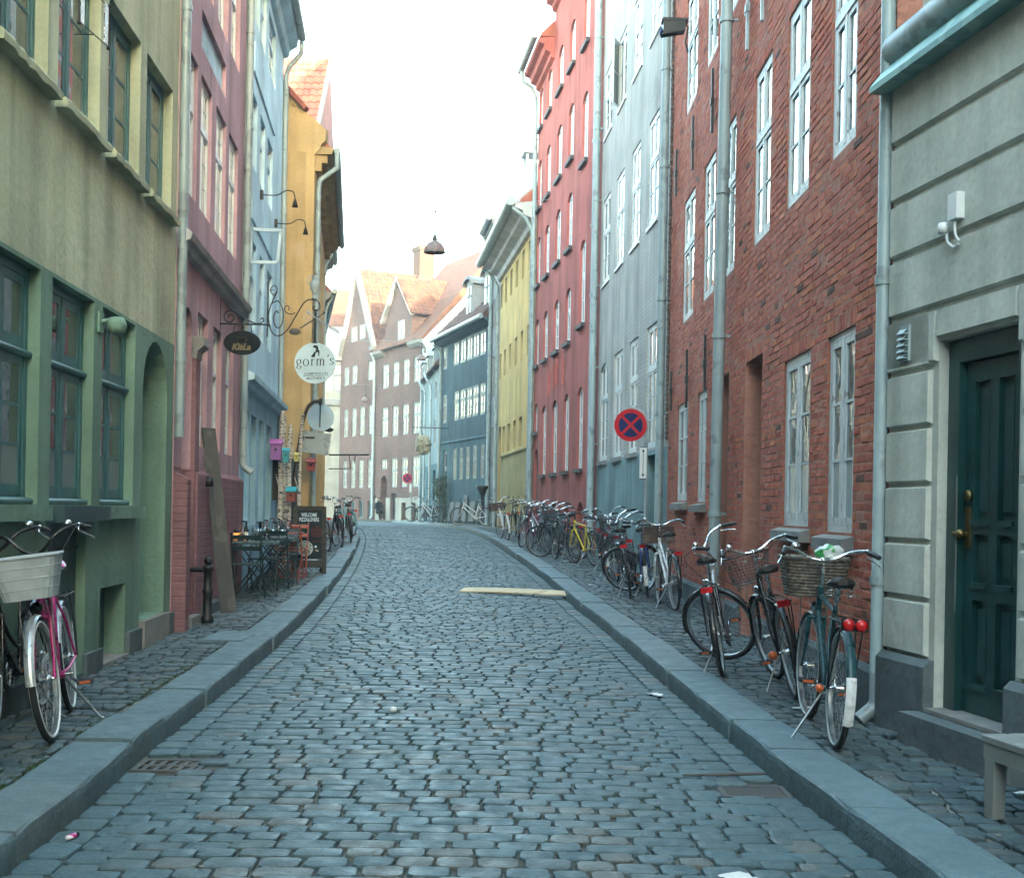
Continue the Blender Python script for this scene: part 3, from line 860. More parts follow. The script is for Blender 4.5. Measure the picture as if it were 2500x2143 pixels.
# tall tiled roof and grey front further on
g2 = House('tall_tiled_house', 'tall house with steep red tiled roof rising behind the ochre gable', 'house', (-5.3,33), (-6.75,44), -1)
for k in range(5):
    s0 = 1.0+2.0*k
    for z in (1.3, 3.9, 6.5): g2.op(s0, s0+.9, z, z+1.5, depth=.1, win=dict(cols=2, up=.35, rl=1, near=True, fm='white_far'))
g2.wall(-.4, 9.6, [M['tan']], body=8)
g2.cornice(M['concrete'], -.05, g2.L, [(0,9.45),(.12,9.5),(.16,9.7),(.34,9.78),(.38,9.95),(0,10.0)])
mb = g2.mb(); mb.tube([(0,.42,9.95),(g2.L,.42,9.95)], .08, 8); mb.build('gutter', M['zinc'], g2.root)
g2.pipe(.3, .3, 9.2, 'zinc', .055, .1, top=((0,.25,.3),(0,.4,.6)))
g2.pipe(8.0, .3, 9.2, 'zinc', .055, .1, top=((0,.25,.3),(0,.4,.6)))
mb = MB()                                        # gable roof whose tiled slope faces the camera
Y0, Z0, Y1, Z1, XA, XB = 34.3, 9.9, 38.8, 15.2, -12.9, -5.84
inv = g2.root.matrix_basis.inverted() if False else Matrix.Translation((-5.3,33,0)) @ Matrix.Rotation(math.atan2(11,-1.45), 4, 'Z')
inv = inv.inverted()
P = lambda x, y, z: tuple(inv @ Vector((x,y,z)))
mb.add([P(XA,Y0,Z0),P(XB,Y0,Z0),P(XB,Y1,Z1),P(XA,Y1,Z1),P(XA,Y1+4.5,Z0),P(XB-.3,Y1+4.5,Z0)], [(0,1,2,3),(3,2,5,4),(1,5,2),(0,3,4),(0,4,5,1)])
rfo = mb.build('roof', M['tile_b'], g2.root)
du = Vector(P(1,0,0)) - Vector(P(0,0,0)); dv = Vector(P(0,Y1-Y0,Z1-Z0)) - Vector(P(0,0,0))
tiles(rfo, P(XA,Y0,Z0+.03), du, dv, 33, 20, .215, .345, [M['tile'], M['tile'], M['tile_b']], 300, keep=lambda a, b: a > 2.6)
mb = MB(); mb.tube([P(XA,Y1,Z1+.05),P(XB+.02,Y1,Z1+.05)], .12, 8); mb.build('ridge_tile', M['concrete'], rfo)
mb = MB(); mb.obox(P(XB+.03,(Y0+Y1)/2,(Z0+Z1)/2), tuple(.5*v for v in dv), tuple(.06*v for v in du), (0,0,.1)); mb.build('verge_board', M['concrete'], rfo)
g3 = House('grey_green_house', 'dark grey green house front at the far left bend, cluster of downpipes on it', 'house', (-6.75,44), (-9.3,58), -1)
for k in range(5):
    for z in (1.3, 4.0, 6.7): g3.op(1+2.4*k, 1.95+2.4*k, z, z+1.5, depth=.1, win=dict(cols=2, up=.35, rl=1, near=True, fm='white_far'))
g3.wall(-.4, 8.9, [M['slate_low']], body=7)
g3.cornice(M['concrete'], -.05, g3.L, [(0,8.6),(.14,8.65),(.3,8.8),(.34,8.95),(0,9.0)])
g3.roof(9, 0, g3.L, 7, 45, .3, 'tile_b')
mb = g3.mb(); mb.tube([(0,.42,9),(g3.L,.42,9)], .09, 8); mb.build('gutter', M['zinc'], g3.root)
g3.pipe(.4, .3, 8.3, 'zinc', .06, .1, top=((0,.2,.3),(0,.4,.65)))

# ---------------------------------------------------------------- right side
# banded grey-beige house
h = House('banded_house', 'grey beige house with horizontal grooves and dark green panelled door, nearest on the right', 'house', (3.03,4.5), (2.42,8.1), 1)
h.op(2.17, 3.03, .30, 2.5, depth=.17, back=1)
h.wall(-.4, 4.2, [M['beige'], M['teal_dark']], body=0)
L = h.L; g_ = .028
def course(s0, s1, z0, z1):
    mb = h.mb(); c = .012
    vs = [(s0,0,z0),(s1,0,z0),(s1,0,z1),(s0,0,z1),(s0+(.0 if s0 < .1 else c),.03,z0+c),(s1-c,.03,z0+c),(s1-c,.03,z1-c),(s0+(.0 if s0 < .1 else c),.03,z1-c)]
    mb.add(vs, [(7,6,5,4)] + [(i,4+i,4+(i+1)%4,(i+1)%4) for i in range(4)])
    mb.build('stone_course', M['beige'], h.wall_o)
for z0, z1 in ((2.72,3.07),(3.10,3.43),(3.46,3.80),(3.83,4.2)): course(0, L, z0, z1)
course(3.04, L, 2.38, 2.69); course(0, 2.16, 2.38, 2.69); course(2.17, 3.03, 2.515, 2.69)
for k in range(6):
    z = .615+.35*k
    if k == 0 or True:
        course(3.10, L, z, z+.325); course(0, 2.12, z, z+.325)
h.cornice(M['plinth'], 3.03, L, [(0,-.3),(.07,-.3),(.07,.56),(.03,.60),(0,.60)], 'plinth'); h.cornice(M['plinth'], 0, 2.17, [(0,-.3),(.07,-.3),(.07,.56),(.03,.60),(0,.60)], 'plinth')
h.box('door_step', M['plinth'], 1.9, 3.08, .072, .2, -.1, .298); h.box('threshold', M['concrete'], 2.18, 3.02, -.165, .07, .302, .325)
dm = h.mb()                                      # panelled door
dm.box(2.175, 2.29, -.165, -.06, .326, 2.495); dm.box(2.90, 3.025, -.165, -.06, .326, 2.495); dm.box(2.29, 2.90, -.165, -.06, 2.36, 2.495)
door = dm.build('door_frame', M['door_green'], h.root)
lf = h.mb(); A, B_, D0, D1 = 2.30, 2.89, -.16, -.105
def rail(x0, x1, z0, z1): lf.box(x0, x1, D0, D1, z0, z1)
mid = (A+B_)/2
for x0, x1 in ((A,A+.09),(mid-.045,mid+.045),(B_-.09,B_)): rail(x0, x1, .33, 2.35)
for z0, z1 in ((.33,.50),(.98,1.08),(1.36,1.44),(2.24,2.35)):
    for x0, x1 in ((A+.09,mid-.045),(mid+.045,B_-.09)): rail(x0, x1, z0, z1)
for x0, x1 in ((A+.09,mid-.045),(mid+.045,B_-.09)):
    for z0, z1 in ((.50,.98),(1.08,1.36),(1.44,2.24)):
        lf.box(x0, x1, D0, D0+.02, z0, z1); lf.box(x0+.035, x1-.035, D0+.02, D0+.038, z0+.05, z1-.05)
        lf.box(x0-.01, x1+.01, D1, D1+.014, z0-.03, z0)
leaf = lf.build('door_leaf', M['door_green'], door) if False else lf.build('door', M['door_green'], h.root)
hm = h.mb(); hm.box(2.82,2.87,-.105,-.09,1.28,1.52); hm.ball((2.845,-.05,1.36),.028); hm.tube([(2.845,-.1,1.36),(2.845,-.05,1.36)],.012,8); hm.tube([(2.845,-.05,1.36),(2.93,-.05,1.36)],.013,8)
hm.lathe([(.001,.0),(.035,.0),(.035,.02),(.001,.02)],12,Matrix.Translation((2.845,-.105,1.58)) @ Matrix.Rotation(R(-90),4,'X')); hm.build('door_handle', M['brass'], leaf)
h.box('worn_edge', M['concrete'], 2.905, 2.913, -.062, -.057, .9, 1.7, leaf)
vm = h.mb(); vm.box(3.335,3.45,0,.045,2.42,2.64)
vent = vm.build('vent_grille', M['zinc'], h.root)
for i in range(5):
    q = h.mb(); z = 2.435+.038*i; q.add([(3.345,.05,z+.03),(3.44,.05,z+.03),(3.44,.075,z),(3.345,.075,z)],[(0,1,2,3)]); q.box(3.345,3.44,.045,.072,z-.002,z+.004); q.build('slat', M['zinc'], vent)
bm_ = h.mb(); bm_.box(2.72,2.82,.03,.08,3.16,3.31); ub = bm_.build('junction_box', M['white_far'], h.root)
bm_ = h.mb(); bm_.lathe([(.001,-.03),(.028,-.03),(.034,0),(.028,.03),(.001,.03)],10,Matrix.Translation((2.87,.075,3.13))); bm_.build('sensor', M['white_far'], ub)
bm_ = h.mb(); bm_.tube(smooth_curve([(2.86,.06,3.11),(2.85,.06,3.05),(2.80,.05,3.01),(2.76,.04,3.02)]),.009,6); bm_.tube(smooth_curve([(2.77,.06,3.15),(2.765,.06,3.08),(2.74,.05,3.03)]),.008,6); bm_.build('cable', M['white_far'], ub)
# copper ledge, rolled gutter and the set-back wall above
h.cornice(M['copper'], 0, L+.05, [(-.05,4.36),(.0,4.40),(.16,4.21),(.16,4.17),(.04,4.17),(-.05,4.2)], 'copper_ledge')
mb = h.mb(); mb.box(1.75,1.77,-.0,.165,4.2,4.36); mb.box(.3,.32,0,.165,4.2,4.36); mb.build('ledge_seam', M['copper'], h.root)
mb = h.mb(); mb.tube([(0,-.02,4.52),(1.8,-.02,4.50),(L+.02,-.02,4.45)], .115, 14); mb.build('gutter', M['zinc'], h.root)
mb = h.mb(); mb.box(0, L, -8, -.16, 4.2, 10.5); mb.box(0, L, -.16, -.02, 4.2, 4.42); mb.build('upper_wall', M['beige'], h.root)
mb = h.mb(); mb.box(0, .02, -5, -.01, -.3, 4.2); mb.box(L-.02, L, -5, -.01, -.3, 4.2); mb.box(0, L, -5, -4.9, -.3, 4.2); mb.build('side_wall', M['beige'], h.root)
h.roof(10.5, 0, L, 8, 45, -.1, 'tile_b')
h.pipe(L+.05, .14, 9.5, 'zinc_light', .047, .035)
BEIGE = h
# red brick house
h = House('red_brick_house', 'old red limewashed brick house with white windows and iron wall anchors, on the right', 'house', (2.42,8.1), (2.42,19.7), 1)
rw = dict(cols=2, up=.40, rl=2, ru=1, fm='grey_paint', gm='glass', near=True, fo=.05, ca=.045)
gw = dict(cols=2, up=0, rl=3, fm='grey_paint', gm=('glass_frost2', 'glass_wavy'), near=True, fo=.05, ca=.05, frost=1)
M['glass_frost2'] = glassy('milky_pane', (.17,.24,.26), (.27,.35,.37), 1.4, .002, .12)
RED_OPS = []
for s0, s1 in ((.95,1.66),(2.39,3.26),(3.98,4.82),(5.92,6.66),(7.34,8.24),(9.08,10.18)):
    RED_OPS += [(s0, s1, 4.18, 5.92, .055, rw), (s0, s1, 7.18, 8.85, .055, rw)]
for s0, s1, z0 in ((.86,1.64,1.33),(2.2,3.2,1.36),(7.7,8.46,1.6),(9.38,10.5,1.63)):
    RED_OPS.append((s0, s1, z0, 2.82 if s0 < 5 else 3.02, .06, gw if s0 < 5 else dict(gw, gm='glass_curtain')))
for s0, s1, z0, z1, D, w_ in RED_OPS: h.op(s0, s1, z0, z1, depth=D, win=w_)
h.op(4.2, 5.1, .14, 3.03, depth=.75, back=1); h.op(6.1, 6.84, .2, 3.05, depth=.75, back=1)
DOORS = [(4.2,5.1,.14,3.03),(6.1,6.84,.2,3.05)]
M['red_reveal'] = brickmat('reveal_brick', (.42,.13,.075), (.34,.11,.07), (.30,.18,.13))
for nd_ in M['red_reveal'].node_tree.nodes:
    if nd_.type == 'SEPARATE_XYZ':
        nt_ = M['red_reveal'].node_tree; ad = nt_.nodes.new('ShaderNodeMath'); ad.operation = 'ADD'
        cb = [n for n in nt_.nodes if n.type == 'COMBXYZ'][0]
        nt_.links.new(nd_.outputs[0], ad.inputs[0]); nt_.links.new(nd_.outputs[1], ad.inputs[1]); nt_.links.new(ad.outputs[0], cb.inputs[0])
h.wall(-.4, 15.4, [M['red_mortar'], M['dark'], M['red_reveal']], reveal=2)
h.roof(15.4, 0, h.L, 8, 50)  # unseen upper wall and roof raised to shade the tiled roof across the street
RED = h
# bricks laid proud of the mortar bed
RB = []
for i, c in enumerate(((.47,.135,.085),(.43,.13,.09),(.50,.17,.09),(.38,.105,.07))):
    RB.append(worn('red_brick', c, (.40,.20,.16), .66, .85, 7, .02))
RB.append(worn('dark_brick', (.12,.065,.05), (.22,.12,.08), .6, .85, 7, .01))
brick_mesh = {}
def brick_geo(mb, x0, x1, z0, z1, p, q=.003):
    J = lambda: random.uniform(-q, q)
    o = [(x0+J(), z0+J()), (x1+J(), z0+J()), (x1+J(), z1+J()), (x0+J(), z1+J())]
    c = .006
    i = [(o[0][0]+c,o[0][1]+c),(o[1][0]-c,o[1][1]+c),(o[2][0]-c,o[2][1]-c),(o[3][0]+c,o[3][1]-c)]
    vs = [(a,-.02,b) for a, b in o] + [(a,p+random.uniform(-.003,.002),b) for a, b in i]
    mb.add(vs, [(7,6,5,4)] + [(k,4+k,4+(k+1)%4,(k+1)%4) for k in range(4)])
holes = [(a-.005,b+.005,c-.04,d+.13) for a,b,c,d,_,_ in RED_OPS] + [(a-.005,b+.005,c,d+.13) for a,b,c,d in DOORS]
bricks = []
CH = .0665; zc = .16; row = 0
while zc < 10.4:
    smin = max(0, (zc-6.4)/.36)                   # what lies above the picture's edge stays plain render
    s = -.02 + (row % 2)*.115 + random.uniform(-.02,.02)
    while s < h.L - .02:
        l = .218 if row % 3 else random.choice((.105,.218,.218))
        a, b = max(s, .004), min(s+l, h.L-.004)
        s += l + .011
        if b < smin or b-a < .05 or zc > 6.6+.36*b: continue
        segs = [(a, b)]
        for q in holes:
            if q[2] < zc+.055 and q[3] > zc:
                ns = []
                for u0, u1 in segs:
                    if u1 <= q[0] or u0 >= q[1]: ns.append((u0,u1)); continue
                    if u0 < q[0]: ns.append((u0,q[0]))
                    if u1 > q[1]: ns.append((q[1],u1))
                segs = ns
        for u0, u1 in segs:
            if u1-u0 > .04: bricks.append((u0, u1, zc + .004*noise.noise(Vector((u0*.6, zc, 2)))))
    zc += CH; row += 1
for a,b,c,d,_,_ in RED_OPS:                        # soldier course over each window
    k = int((b-a)/.075)
    for i in range(k): bricks.append((a+(b-a)*i/k+.005, a+(b-a)*(i+1)/k-.005, d+.005, d+.125))
for a,b,c,d in DOORS:
    k = int((b-a)/.075)
    for i in range(k): bricks.append((a+(b-a)*i/k+.005, a+(b-a)*(i+1)/k-.005, d+.005, d+.125))
rest = h.mb()
def show(b):                                      # how large it shows from the street
    y = 8.1+b[0]; return y if .3 < b[2] < 1.45+1030/2550*y*1.0 - .1 else 99
full = [b for b in bricks if abs(b[1]-b[0]-.218) < .004 and len(b) == 3]
full.sort(key=show); pick = set(id(b) for b in full[:300])
for v in range(6):
    for k in range(5):
        q = h.mb(); brick_geo(q, 0, .218, 0, .056, .006); brick_mesh[v,k] = q.mesh('brick', RB[k])
for b in bricks:
    k = random.choices((0,1,2,3,4), (5,4,2,3,.3))[0]
    if b[0] < .12: k = random.choice((4,4,2,0))
    p = .003 + .006*max(0, noise.noise(Vector((b[0]*1.3, b[2]*1.6, 0)))) + random.uniform(-.0025,.0025)
    if random.random() < .03: continue            # a few are rotted back to the bed
    if id(b) in pick:
        put('brick', brick_mesh[random.randrange(6), k], h.wall_o, (b[0], h.side*(p-.006), b[2]))
    else:
        n0 = len(rest.f); brick_geo(rest, b[0], b[1], b[2], b[3] if len(b) > 3 else b[2]+.056, p)
        for q in range(n0, len(rest.f)): rest.m[q] = k
rest.build('brick_field', RB, h.wall_o, kind='stuff')
h.cornice(M['plinth'], 0, 4.15, [(0,-.3),(.05,-.3),(.05,.42),(.02,.46),(0,.46)], 'plinth')
h.cornice(M['plinth'], 5.15, 6.05, [(0,-.3),(.05,-.3),(.05,.46),(.02,.5),(0,.5)], 'plinth'); h.cornice(M['plinth'], 6.9, 11.6, [(0,-.3),(.05,-.3),(.05,.5),(.02,.54),(0,.54)], 'plinth')
for s0, s1, z0 in ((.80,1.70,1.33),(2.12,3.28,1.36),(7.62,8.54,1.6),(9.3,10.6,1.63)):
    h.cornice(M['concrete'], s0, s1, [(-.08,z0+.0),(.09,z0-.045),(.09,z0-.13),(-.08,z0-.13)], 'sill')
for s, z0, z1 in ((5.08,6.3,7.2),(4.3,6.3,7.2),(7.38,6.12,6.92),(9.06,6.12,6.86),(10.8,6.2,6.9),(9.25,2.9,3.7),(7.62,2.98,3.68),(10.95,3.0,3.6)):
    mb = h.mb(); mb.obox((s,.05,(z0+z1)/2),(.02,0,.0),(0,.015,0),(.012,0,(z1-z0)/2)); mb.box(s-.035,s+.035,.03,.075,(z0+z1)/2-.05,(z0+z1)/2+.03)
    mb.tube([(s+.08+.06*math.cos(a),.05,(z0+z1)/2+.06*math.sin(a)) for a in [R(x) for x in range(-60,240,30)]], .011, 6)
    mb.build('wall_anchor', M['zinc'] if s < 6 else M['iron'], h.root)
h.pipe(6.15, .55, 10.4, 'zinc', .065, .13, s_top=5.78, shoe=False)
h.pipe(11.62, .3, 10.4, 'zinc_light', .065, .13, s_top=11.66)
# flood lamp high on the red house
# grey painted brick house
h = House('grey_house', 'tall grey painted brick house with teal painted base, beyond the red brick house', 'house', (2.42,19.72), (1.86,27.9), 1)
aw = dict(cols=2, up=.40, rl=2, ru=1, fm='white_far', gm='glass', near=True, fo=.05, ca=.045)
for z0, z1 in ((6.37,8.2),(9.58,11.0),(12.4,13.8)):
    for k, (s0, s1) in enumerate(((1.25,2.2),(3.08,4.02),(4.93,5.9),(6.8,7.86))):
        if (z0, k) == (9.58, 2): h.op(s0, s1, z0, z1, depth=.06, win=dict(aw, up=0, rl=2))
        else: h.op(s0, s1, z0, z1, depth=.06, win=aw)
for s0, s1, ar in ((6.7,7.85,.14),(4.78,5.85,0),(2.97,3.98,0),(1.1,2.1,0)): h.op(s0, s1, 2.54, 4.63, arch=ar, depth=.07, win=dict(aw, up=.36, rl=3, gm='glass_curtain'))
h.op(1.08, 2.02, .3, 2.42, depth=.28, back=2)
h.wall(-.4, 15, [M['grey'], M['teal_low'], M['teal_dark']], split=2.5)
h.roof(15, 0, h.L)
for z in (6.33, 9.54):
    for s0, s1 in ((1.2,2.25),(3.03,4.07),(4.88,5.95),(6.75,7.91)): h.box('sill', M['white_paint'], s0, s1, -.1, .03, z-.02, z+.035)
for s0, s1 in ((6.65,7.9),(4.73,5.9),(2.92,4.03)): h.box('sill', M['concrete'], s0, s1, -.1, .05, 2.45, 2.53)
mb = h.mb()                                       # casement standing open
for a in (0,): 
    o = Vector((5.88,.0,9.66)); dx = Vector((-.33,.17,0)); 
    for p, q in (((0,0),(0,1.28)),((1,0),(1,1.28)),((0,0),(1,0)),((0,1.28),(1,1.28)),((0,.64),(1,.64))):
        mb.tube([o+dx*p[0]+Vector((0,0,p[1])), o+dx*q[0]+Vector((0,0,q[1]))], .022, 4, smooth=False)
oc = mb.build('open_casement', M['white_far'], h.root)
mb = h.mb(); mb.add([tuple(o), tuple(o+dx), tuple(o+dx+Vector((0,0,1.28))), tuple(o+Vector((0,0,1.28)))], [(0,1,2,3)]); mb.build('pane', M['glass_curtain'], oc)
for s0 in (1.1,):
    h.box('door', M['teal_dark'], 1.12, 1.98, -.25, -.2, .3, 2.3)
h.pipe(8.16, .35, 14.8, 'zinc', .07, .13)
mb = h.mb()                                        # bare bricks at the joint with the red house
for i in range(150): mb.box(.0, .10+.02*(i%2), .0, .03, 2.6+.075*i, 2.66+.075*i)
mb.build('brick_edge', RB[4], h.root)
GREY = h
# salmon house
h = House('salmon_house', 'tall salmon red house with rows of arched white windows', 'house', (1.86,27.9), (.59,37.7), 1)
sw = dict(cols=2, up=.42, rl=2, ru=1, vm=0, fm='white_far', gm='glass_far', near=True, fo=.07, ca=.05, mu=.03, inset=.0)
cols = ((3.72,4.5),(5.5,6.36),(7.4,8.22),(9.05,9.72))
sills = []
for s0, s1 in cols:
    for z0, z1 in ((2.46,4.42),(5.72,7.1),(8.1,9.52),(10.36,11.78),(12.74,13.9)):
        if s0 > 9 and z0 < 3: z0, z1 = 3.75, 4.6
        h.op(s0, s1, z0, z1, arch=.17, depth=.08, win=sw); sills.append((s0, s1, z0))
for z0, z1 in ((2.46,4.42),(5.9,7.92),(9.78,11.45),(12.6,13.9)):
    h.op(1.8, 2.55, z0, z1, arch=.17, depth=.08, win=sw); sills.append((1.8, 2.55, z0))
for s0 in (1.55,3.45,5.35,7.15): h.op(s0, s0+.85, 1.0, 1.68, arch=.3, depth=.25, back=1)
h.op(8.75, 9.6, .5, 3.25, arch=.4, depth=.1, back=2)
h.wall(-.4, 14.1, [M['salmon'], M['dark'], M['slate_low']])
for s0, s1, z0 in sills: h.box('sill', M['slate_sill'], s0-.06, s1+.06, -.1, .09, z0-.09, z0)
h.box('attic_wall', M['salmon'], 0, 7.0, -8, 0, 14.1, 15.6)
h.cornice(M['salmon'], 7.0, h.L, [(0,13.95),(.1,14.0),(.12,14.12),(.26,14.18),(.3,14.34),(.44,14.38),(.46,14.5),(0,14.55)]); h.cornice(M['salmon'], 0, 7.0, [(0,15.2),(.1,15.25),(.12,15.37),(.26,15.43),(.3,15.59),(.44,15.63),(.46,15.75),(0,15.8)])
mb = h.mb(); mb.tube([(7.02,.56,14.6),(h.L+.15,.56,14.6)], .11, 10); mb.build('gutter', M['zinc'], h.root); mb = h.mb(); mb.tube([(0,.56,15.85),(7.0,.56,15.85)], .11, 10); mb.build('gutter', M['zinc'], h.root)
h.roof(14.6, 7.0, h.L, 8, 45, .4); h.roof(15.85, 0, 7.0, 8, 45, .4)
h.pipe(h.L-.12, .9, 13.7, 'zinc_light', .06, .1, top=((0,.25,.35),(0,.5,.5),(0,.55,.85)))
h.pipe(.18, 1.4, 15.2, 'zinc_light', .065, .12)
for s, z in ((6.9,4.9),(6.0,5.0),(5.6,5.1),(4.6,5.0)): h.box('wall_anchor', M['salmon'], s, s+.05, 0, .05, z-.3, z+.4)
SALMON = h
# yellow house
h = House('yellow_house', 'yellow ochre house with tan base and heavy overhanging cornice, beyond the salmon house', 'house', (.59,37.72), (-.57,47.3), 1)
yw = dict(cols=2, up=.35, rl=1, fm='white_far', gm='glass_far', near=True)
for s in (3.1,4.7,6.3,7.9): h.op(s-.4, s+.4, 3.52, 4.47, depth=.22, win=yw)
for z0, z1 in ((6.32,7.25),(8.95,9.85)):
    for s in (1.5,3.1,4.7,6.3,7.9,9.3): h.op(s-.33, s+.33, z0, z1, depth=.22, win=yw)
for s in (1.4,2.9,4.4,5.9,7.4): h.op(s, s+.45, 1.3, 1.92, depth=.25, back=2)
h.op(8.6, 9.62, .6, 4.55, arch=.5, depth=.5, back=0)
h.wall(-.4, 10.1, [M['yellow'], M['tan'], M['dark']], split=3.38, reveal=1)  # window reveals in darker tan, standing in for shade in the recesses
h.cornice(M['tan'], 0, 8.5, [(0,3.36),(.06,3.37),(.06,3.42),(0,3.46)], 'string_course')
h.cornice(M['white_wall'], 0, h.L, [(0,9.98),(.12,10.02),(.16,10.2),(.4,10.3),(.44,10.42),(.66,10.5),(.68,10.62),(0,10.7)])
h.roof(10.72, 0, h.L, 9, 42, .5)
mb = h.mb(); mb.tube([(-.05,.8,10.68),(h.L+.2,.8,10.68)], .15, 10); mb.build('gutter', M['zinc'], h.root)
h.pipe(h.L-.05, .7, 9.8, 'zinc_light', .06, .1, top=((0,.35,.4),(0,.72,.7)))
h.pipe(.02, 1.2, 9.8, 'zinc_light', .065, .12, top=((0,.35,.4),(0,.75,.7)))
YELLOW = h
# narrow white house with tall gable
h = House('white_house', 'narrow tall white house squeezed between yellow and slate blue fronts', 'house', (-.57,47.32), (-.9,50), 1)
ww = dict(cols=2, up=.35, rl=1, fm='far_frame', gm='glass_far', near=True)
for s0 in (.2,1.05,1.9):
    for z0, z1 in ((3.1,4.68),(5.9,7.46),(8.58,9.7)): h.op(s0, s0+.65, z0, z1, depth=.08, win=ww)
for s0 in (.4,1.4): h.op(s0, s0+.45, .9, 2.0, depth=.2, back=1)
h.wall(-.4, 12.3, [M['off_white'], M['dark']], body=9)
mb = h.mb(); mb.add([(0,0,12.3),(0,-4.5,16.8),(0,-9,12.3),(h.L,0,12.3),(h.L,-4.5,16.8),(h.L,-9,12.3)], [(0,1,2),(3,5,4)]); mb.build('gable', M['off_white'], h.root)
h.roof(12.32, -.1, h.L+.1, 9, 45, .2, 'grey_roof')
h.cornice(M['off_white'], 0, h.L, [(0,12.0),(.15,12.05),(.35,12.2),(.4,12.4),(0,12.45)])
mb = h.mb(); mb.tube([(-.05,.5,12.42),(h.L+.05,.5,12.42)], .12, 10); mb.build('gutter', M['zinc'], h.root)
h.pipe(h.L-.05, .7, 11.7, 'zinc_light', .07, .1, top=((0,.3,.35),(0,.48,.65)))
for s, n_, z, w_ in ((.6,-2.6,16.3,.55),(.6,-1.3,14.6,.35)):
    mb = h.mb(); mb.box(s-w_, s+w_, n_-w_, n_+w_, z-2, z); mb.box(s-w_-.15, s+w_+.15, n_-w_-.15, n_+w_+.15, z+.35, z+.75)
    for a in (-1,1):
        for b in (-1,1): mb.box(s+a*w_-.05, s+a*w_+.05, n_+b*w_-.05, n_+b*w_+.05, z, z+.36)
    mb.build('roof_vent', M['zinc_light'], h.root)
# slate blue house
h = House('slate_blue_house', 'slate blue house with bands of white windows and white dormers, at the bend', 'house', (-.9,50.02), (-3.35,57.65), 1)
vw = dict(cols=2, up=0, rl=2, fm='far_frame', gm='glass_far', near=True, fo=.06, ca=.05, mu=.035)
for s0, s1 in ((.92,1.88),(1.93,2.86),(2.91,3.82),(3.92,4.84),(5.02,5.95),(7.0,7.75)): h.op(s0, s1, 7.75, 8.75, depth=.06, win=vw)
for s0, s1 in ((.87,1.68),(1.88,2.8),(2.87,3.72),(3.85,4.74),(4.92,5.7),(6.95,7.65)): h.op(s0, s1, 5.32, 6.6, depth=.06, win=dict(vw, up=.35, ru=1))
for s0, s1 in ((.85,1.4),(1.95,2.55),(3.0,3.62),(4.06,4.66),(5.08,5.7)): h.op(s0, s1, 2.73, 4.1, depth=.06, win=dict(vw, up=.4, ru=1))
h.op(6.75, 7.45, .82, 4.08, depth=.12, win=dict(cols=1, up=.25, rl=1, ru=2, fm='far_frame', gm='glass', near=True, fo=.09, ca=.07))
h.wall(-.4, 8.9, [M['slate_blue'], M['slate_low']], split=4.4)
h.cornice(M['slate_low'], 0, h.L, [(0,4.36),(.05,4.38),(.05,4.44),(0,4.48)], 'string_course')
h.cornice(M['slate_blue'], 0, h.L+.1, [(0,8.82),(.15,8.86),(.35,9.0),(.38,9.1),(0,9.15)])
mb = h.mb(); mb.tube([(0,.48,9.12),(h.L+.1,.48,9.12)], .1, 10); mb.build('gutter', M['zinc'], h.root)
rf = h.roof(9.15, 0, h.L, 8, 45, .42, 'tile_far')
t = math.sqrt(.5)
tiles(rf, (0, .42, 9.19), (1,0,0), (0,-t,t), 32, 18, .25, .33, [M['tile_far'], M['tile_far_b'], M['tile_far_b']], 300)
for s0 in (1.3, 4.0):                               # white dormers with curved heads
    mb = h.mb(); k = 8
    arc = [(s0+.55*math.cos(math.pi*i/k), 11.0+.28*math.sin(math.pi*i/k)) for i in range(k+1)]
    poly = [(s0+.55, 9.55)] + arc + [(s0-.55, 9.55)]
    n = len(poly); mb.add([(p[0],-.15,p[1]) for p in poly]+[(p[0],-2.2,p[1]) for p in poly], [tuple(range(n))[::-1]]+[(i,i+n,(i+1)%n+n,(i+1)%n) for i in range(n)])
    dm_ = mb.build('dormer', M['off_white'], h.root)
    mb = h.mb(); a2 = [(s0+.68*math.cos(math.pi*i/k), 11.02+.38*math.sin(math.pi*i/k)) for i in range(k+1)]
    mb.strip([(p[0],.0,p[1]) for p in a2], [(p[0],-2.2,p[1]) for p in a2]); mb.strip([(p[0],0,p[1]) for p in a2], [(p[0],0,p[1]-.12) for p in a2]); mb.build('dormer_roof', M['off_white'], dm_)
    mb = h.mb(); mb.box(s0-.32, s0+.32, -.155, -.13, 9.85, 10.95); mb.build('pane', M['glass_far'], dm_)
    mb = h.mb(); mb.box(s0-.03,s0+.03,-.13,-.1,9.85,10.95); mb.box(s0-.32,s0+.32,-.13,-.1,10.5,10.56); mb.build('dormer_bars', M['off_white'], dm_)
mb = h.mb()                                         # fire wall at the far end of the roof
mb.add([(h.L,.2,8.9),(h.L,-4.2,13.6),(h.L,-5,13.6),(h.L,-5,8.5),(h.L,0,8.5),(h.L+.3,.2,8.9),(h.L+.3,-4.2,13.6),(h.L+.3,-5,13.6),(h.L+.3,-5,8.5),(h.L+.3,0,8.5)], [(0,1,2,3,4),(9,8,7,6,5),(0,5,6,1),(1,6,7,2),(4,9,5,0)])
mb.build('fire_wall', M['grey_smooth'], h.root)
for s0, s1, z1 in ((.75,1.3,1.85),(1.8,2.5,1.78),(3.02,3.5,2.05),(4.05,4.8,1.75),(5.1,5.75,1.76)):
    mb = h.mb(); mb.obox(((s0+s1)/2,.12,(z1+.95)/2),((s1-s0)/2,0,0),(0,.02,.004),(.0,-.05,(z1-.95)/2)); mb.build('hatch_board', M['off_white'], h.root)
h.pipe(.05, .8, 8.7, 'zinc', .06, .1); h.pipe(h.L-.25, .8, 8.5, 'zinc_light', .06, .1, top=((0,.2,.2),(0,.45,.4)))
SLATE = h
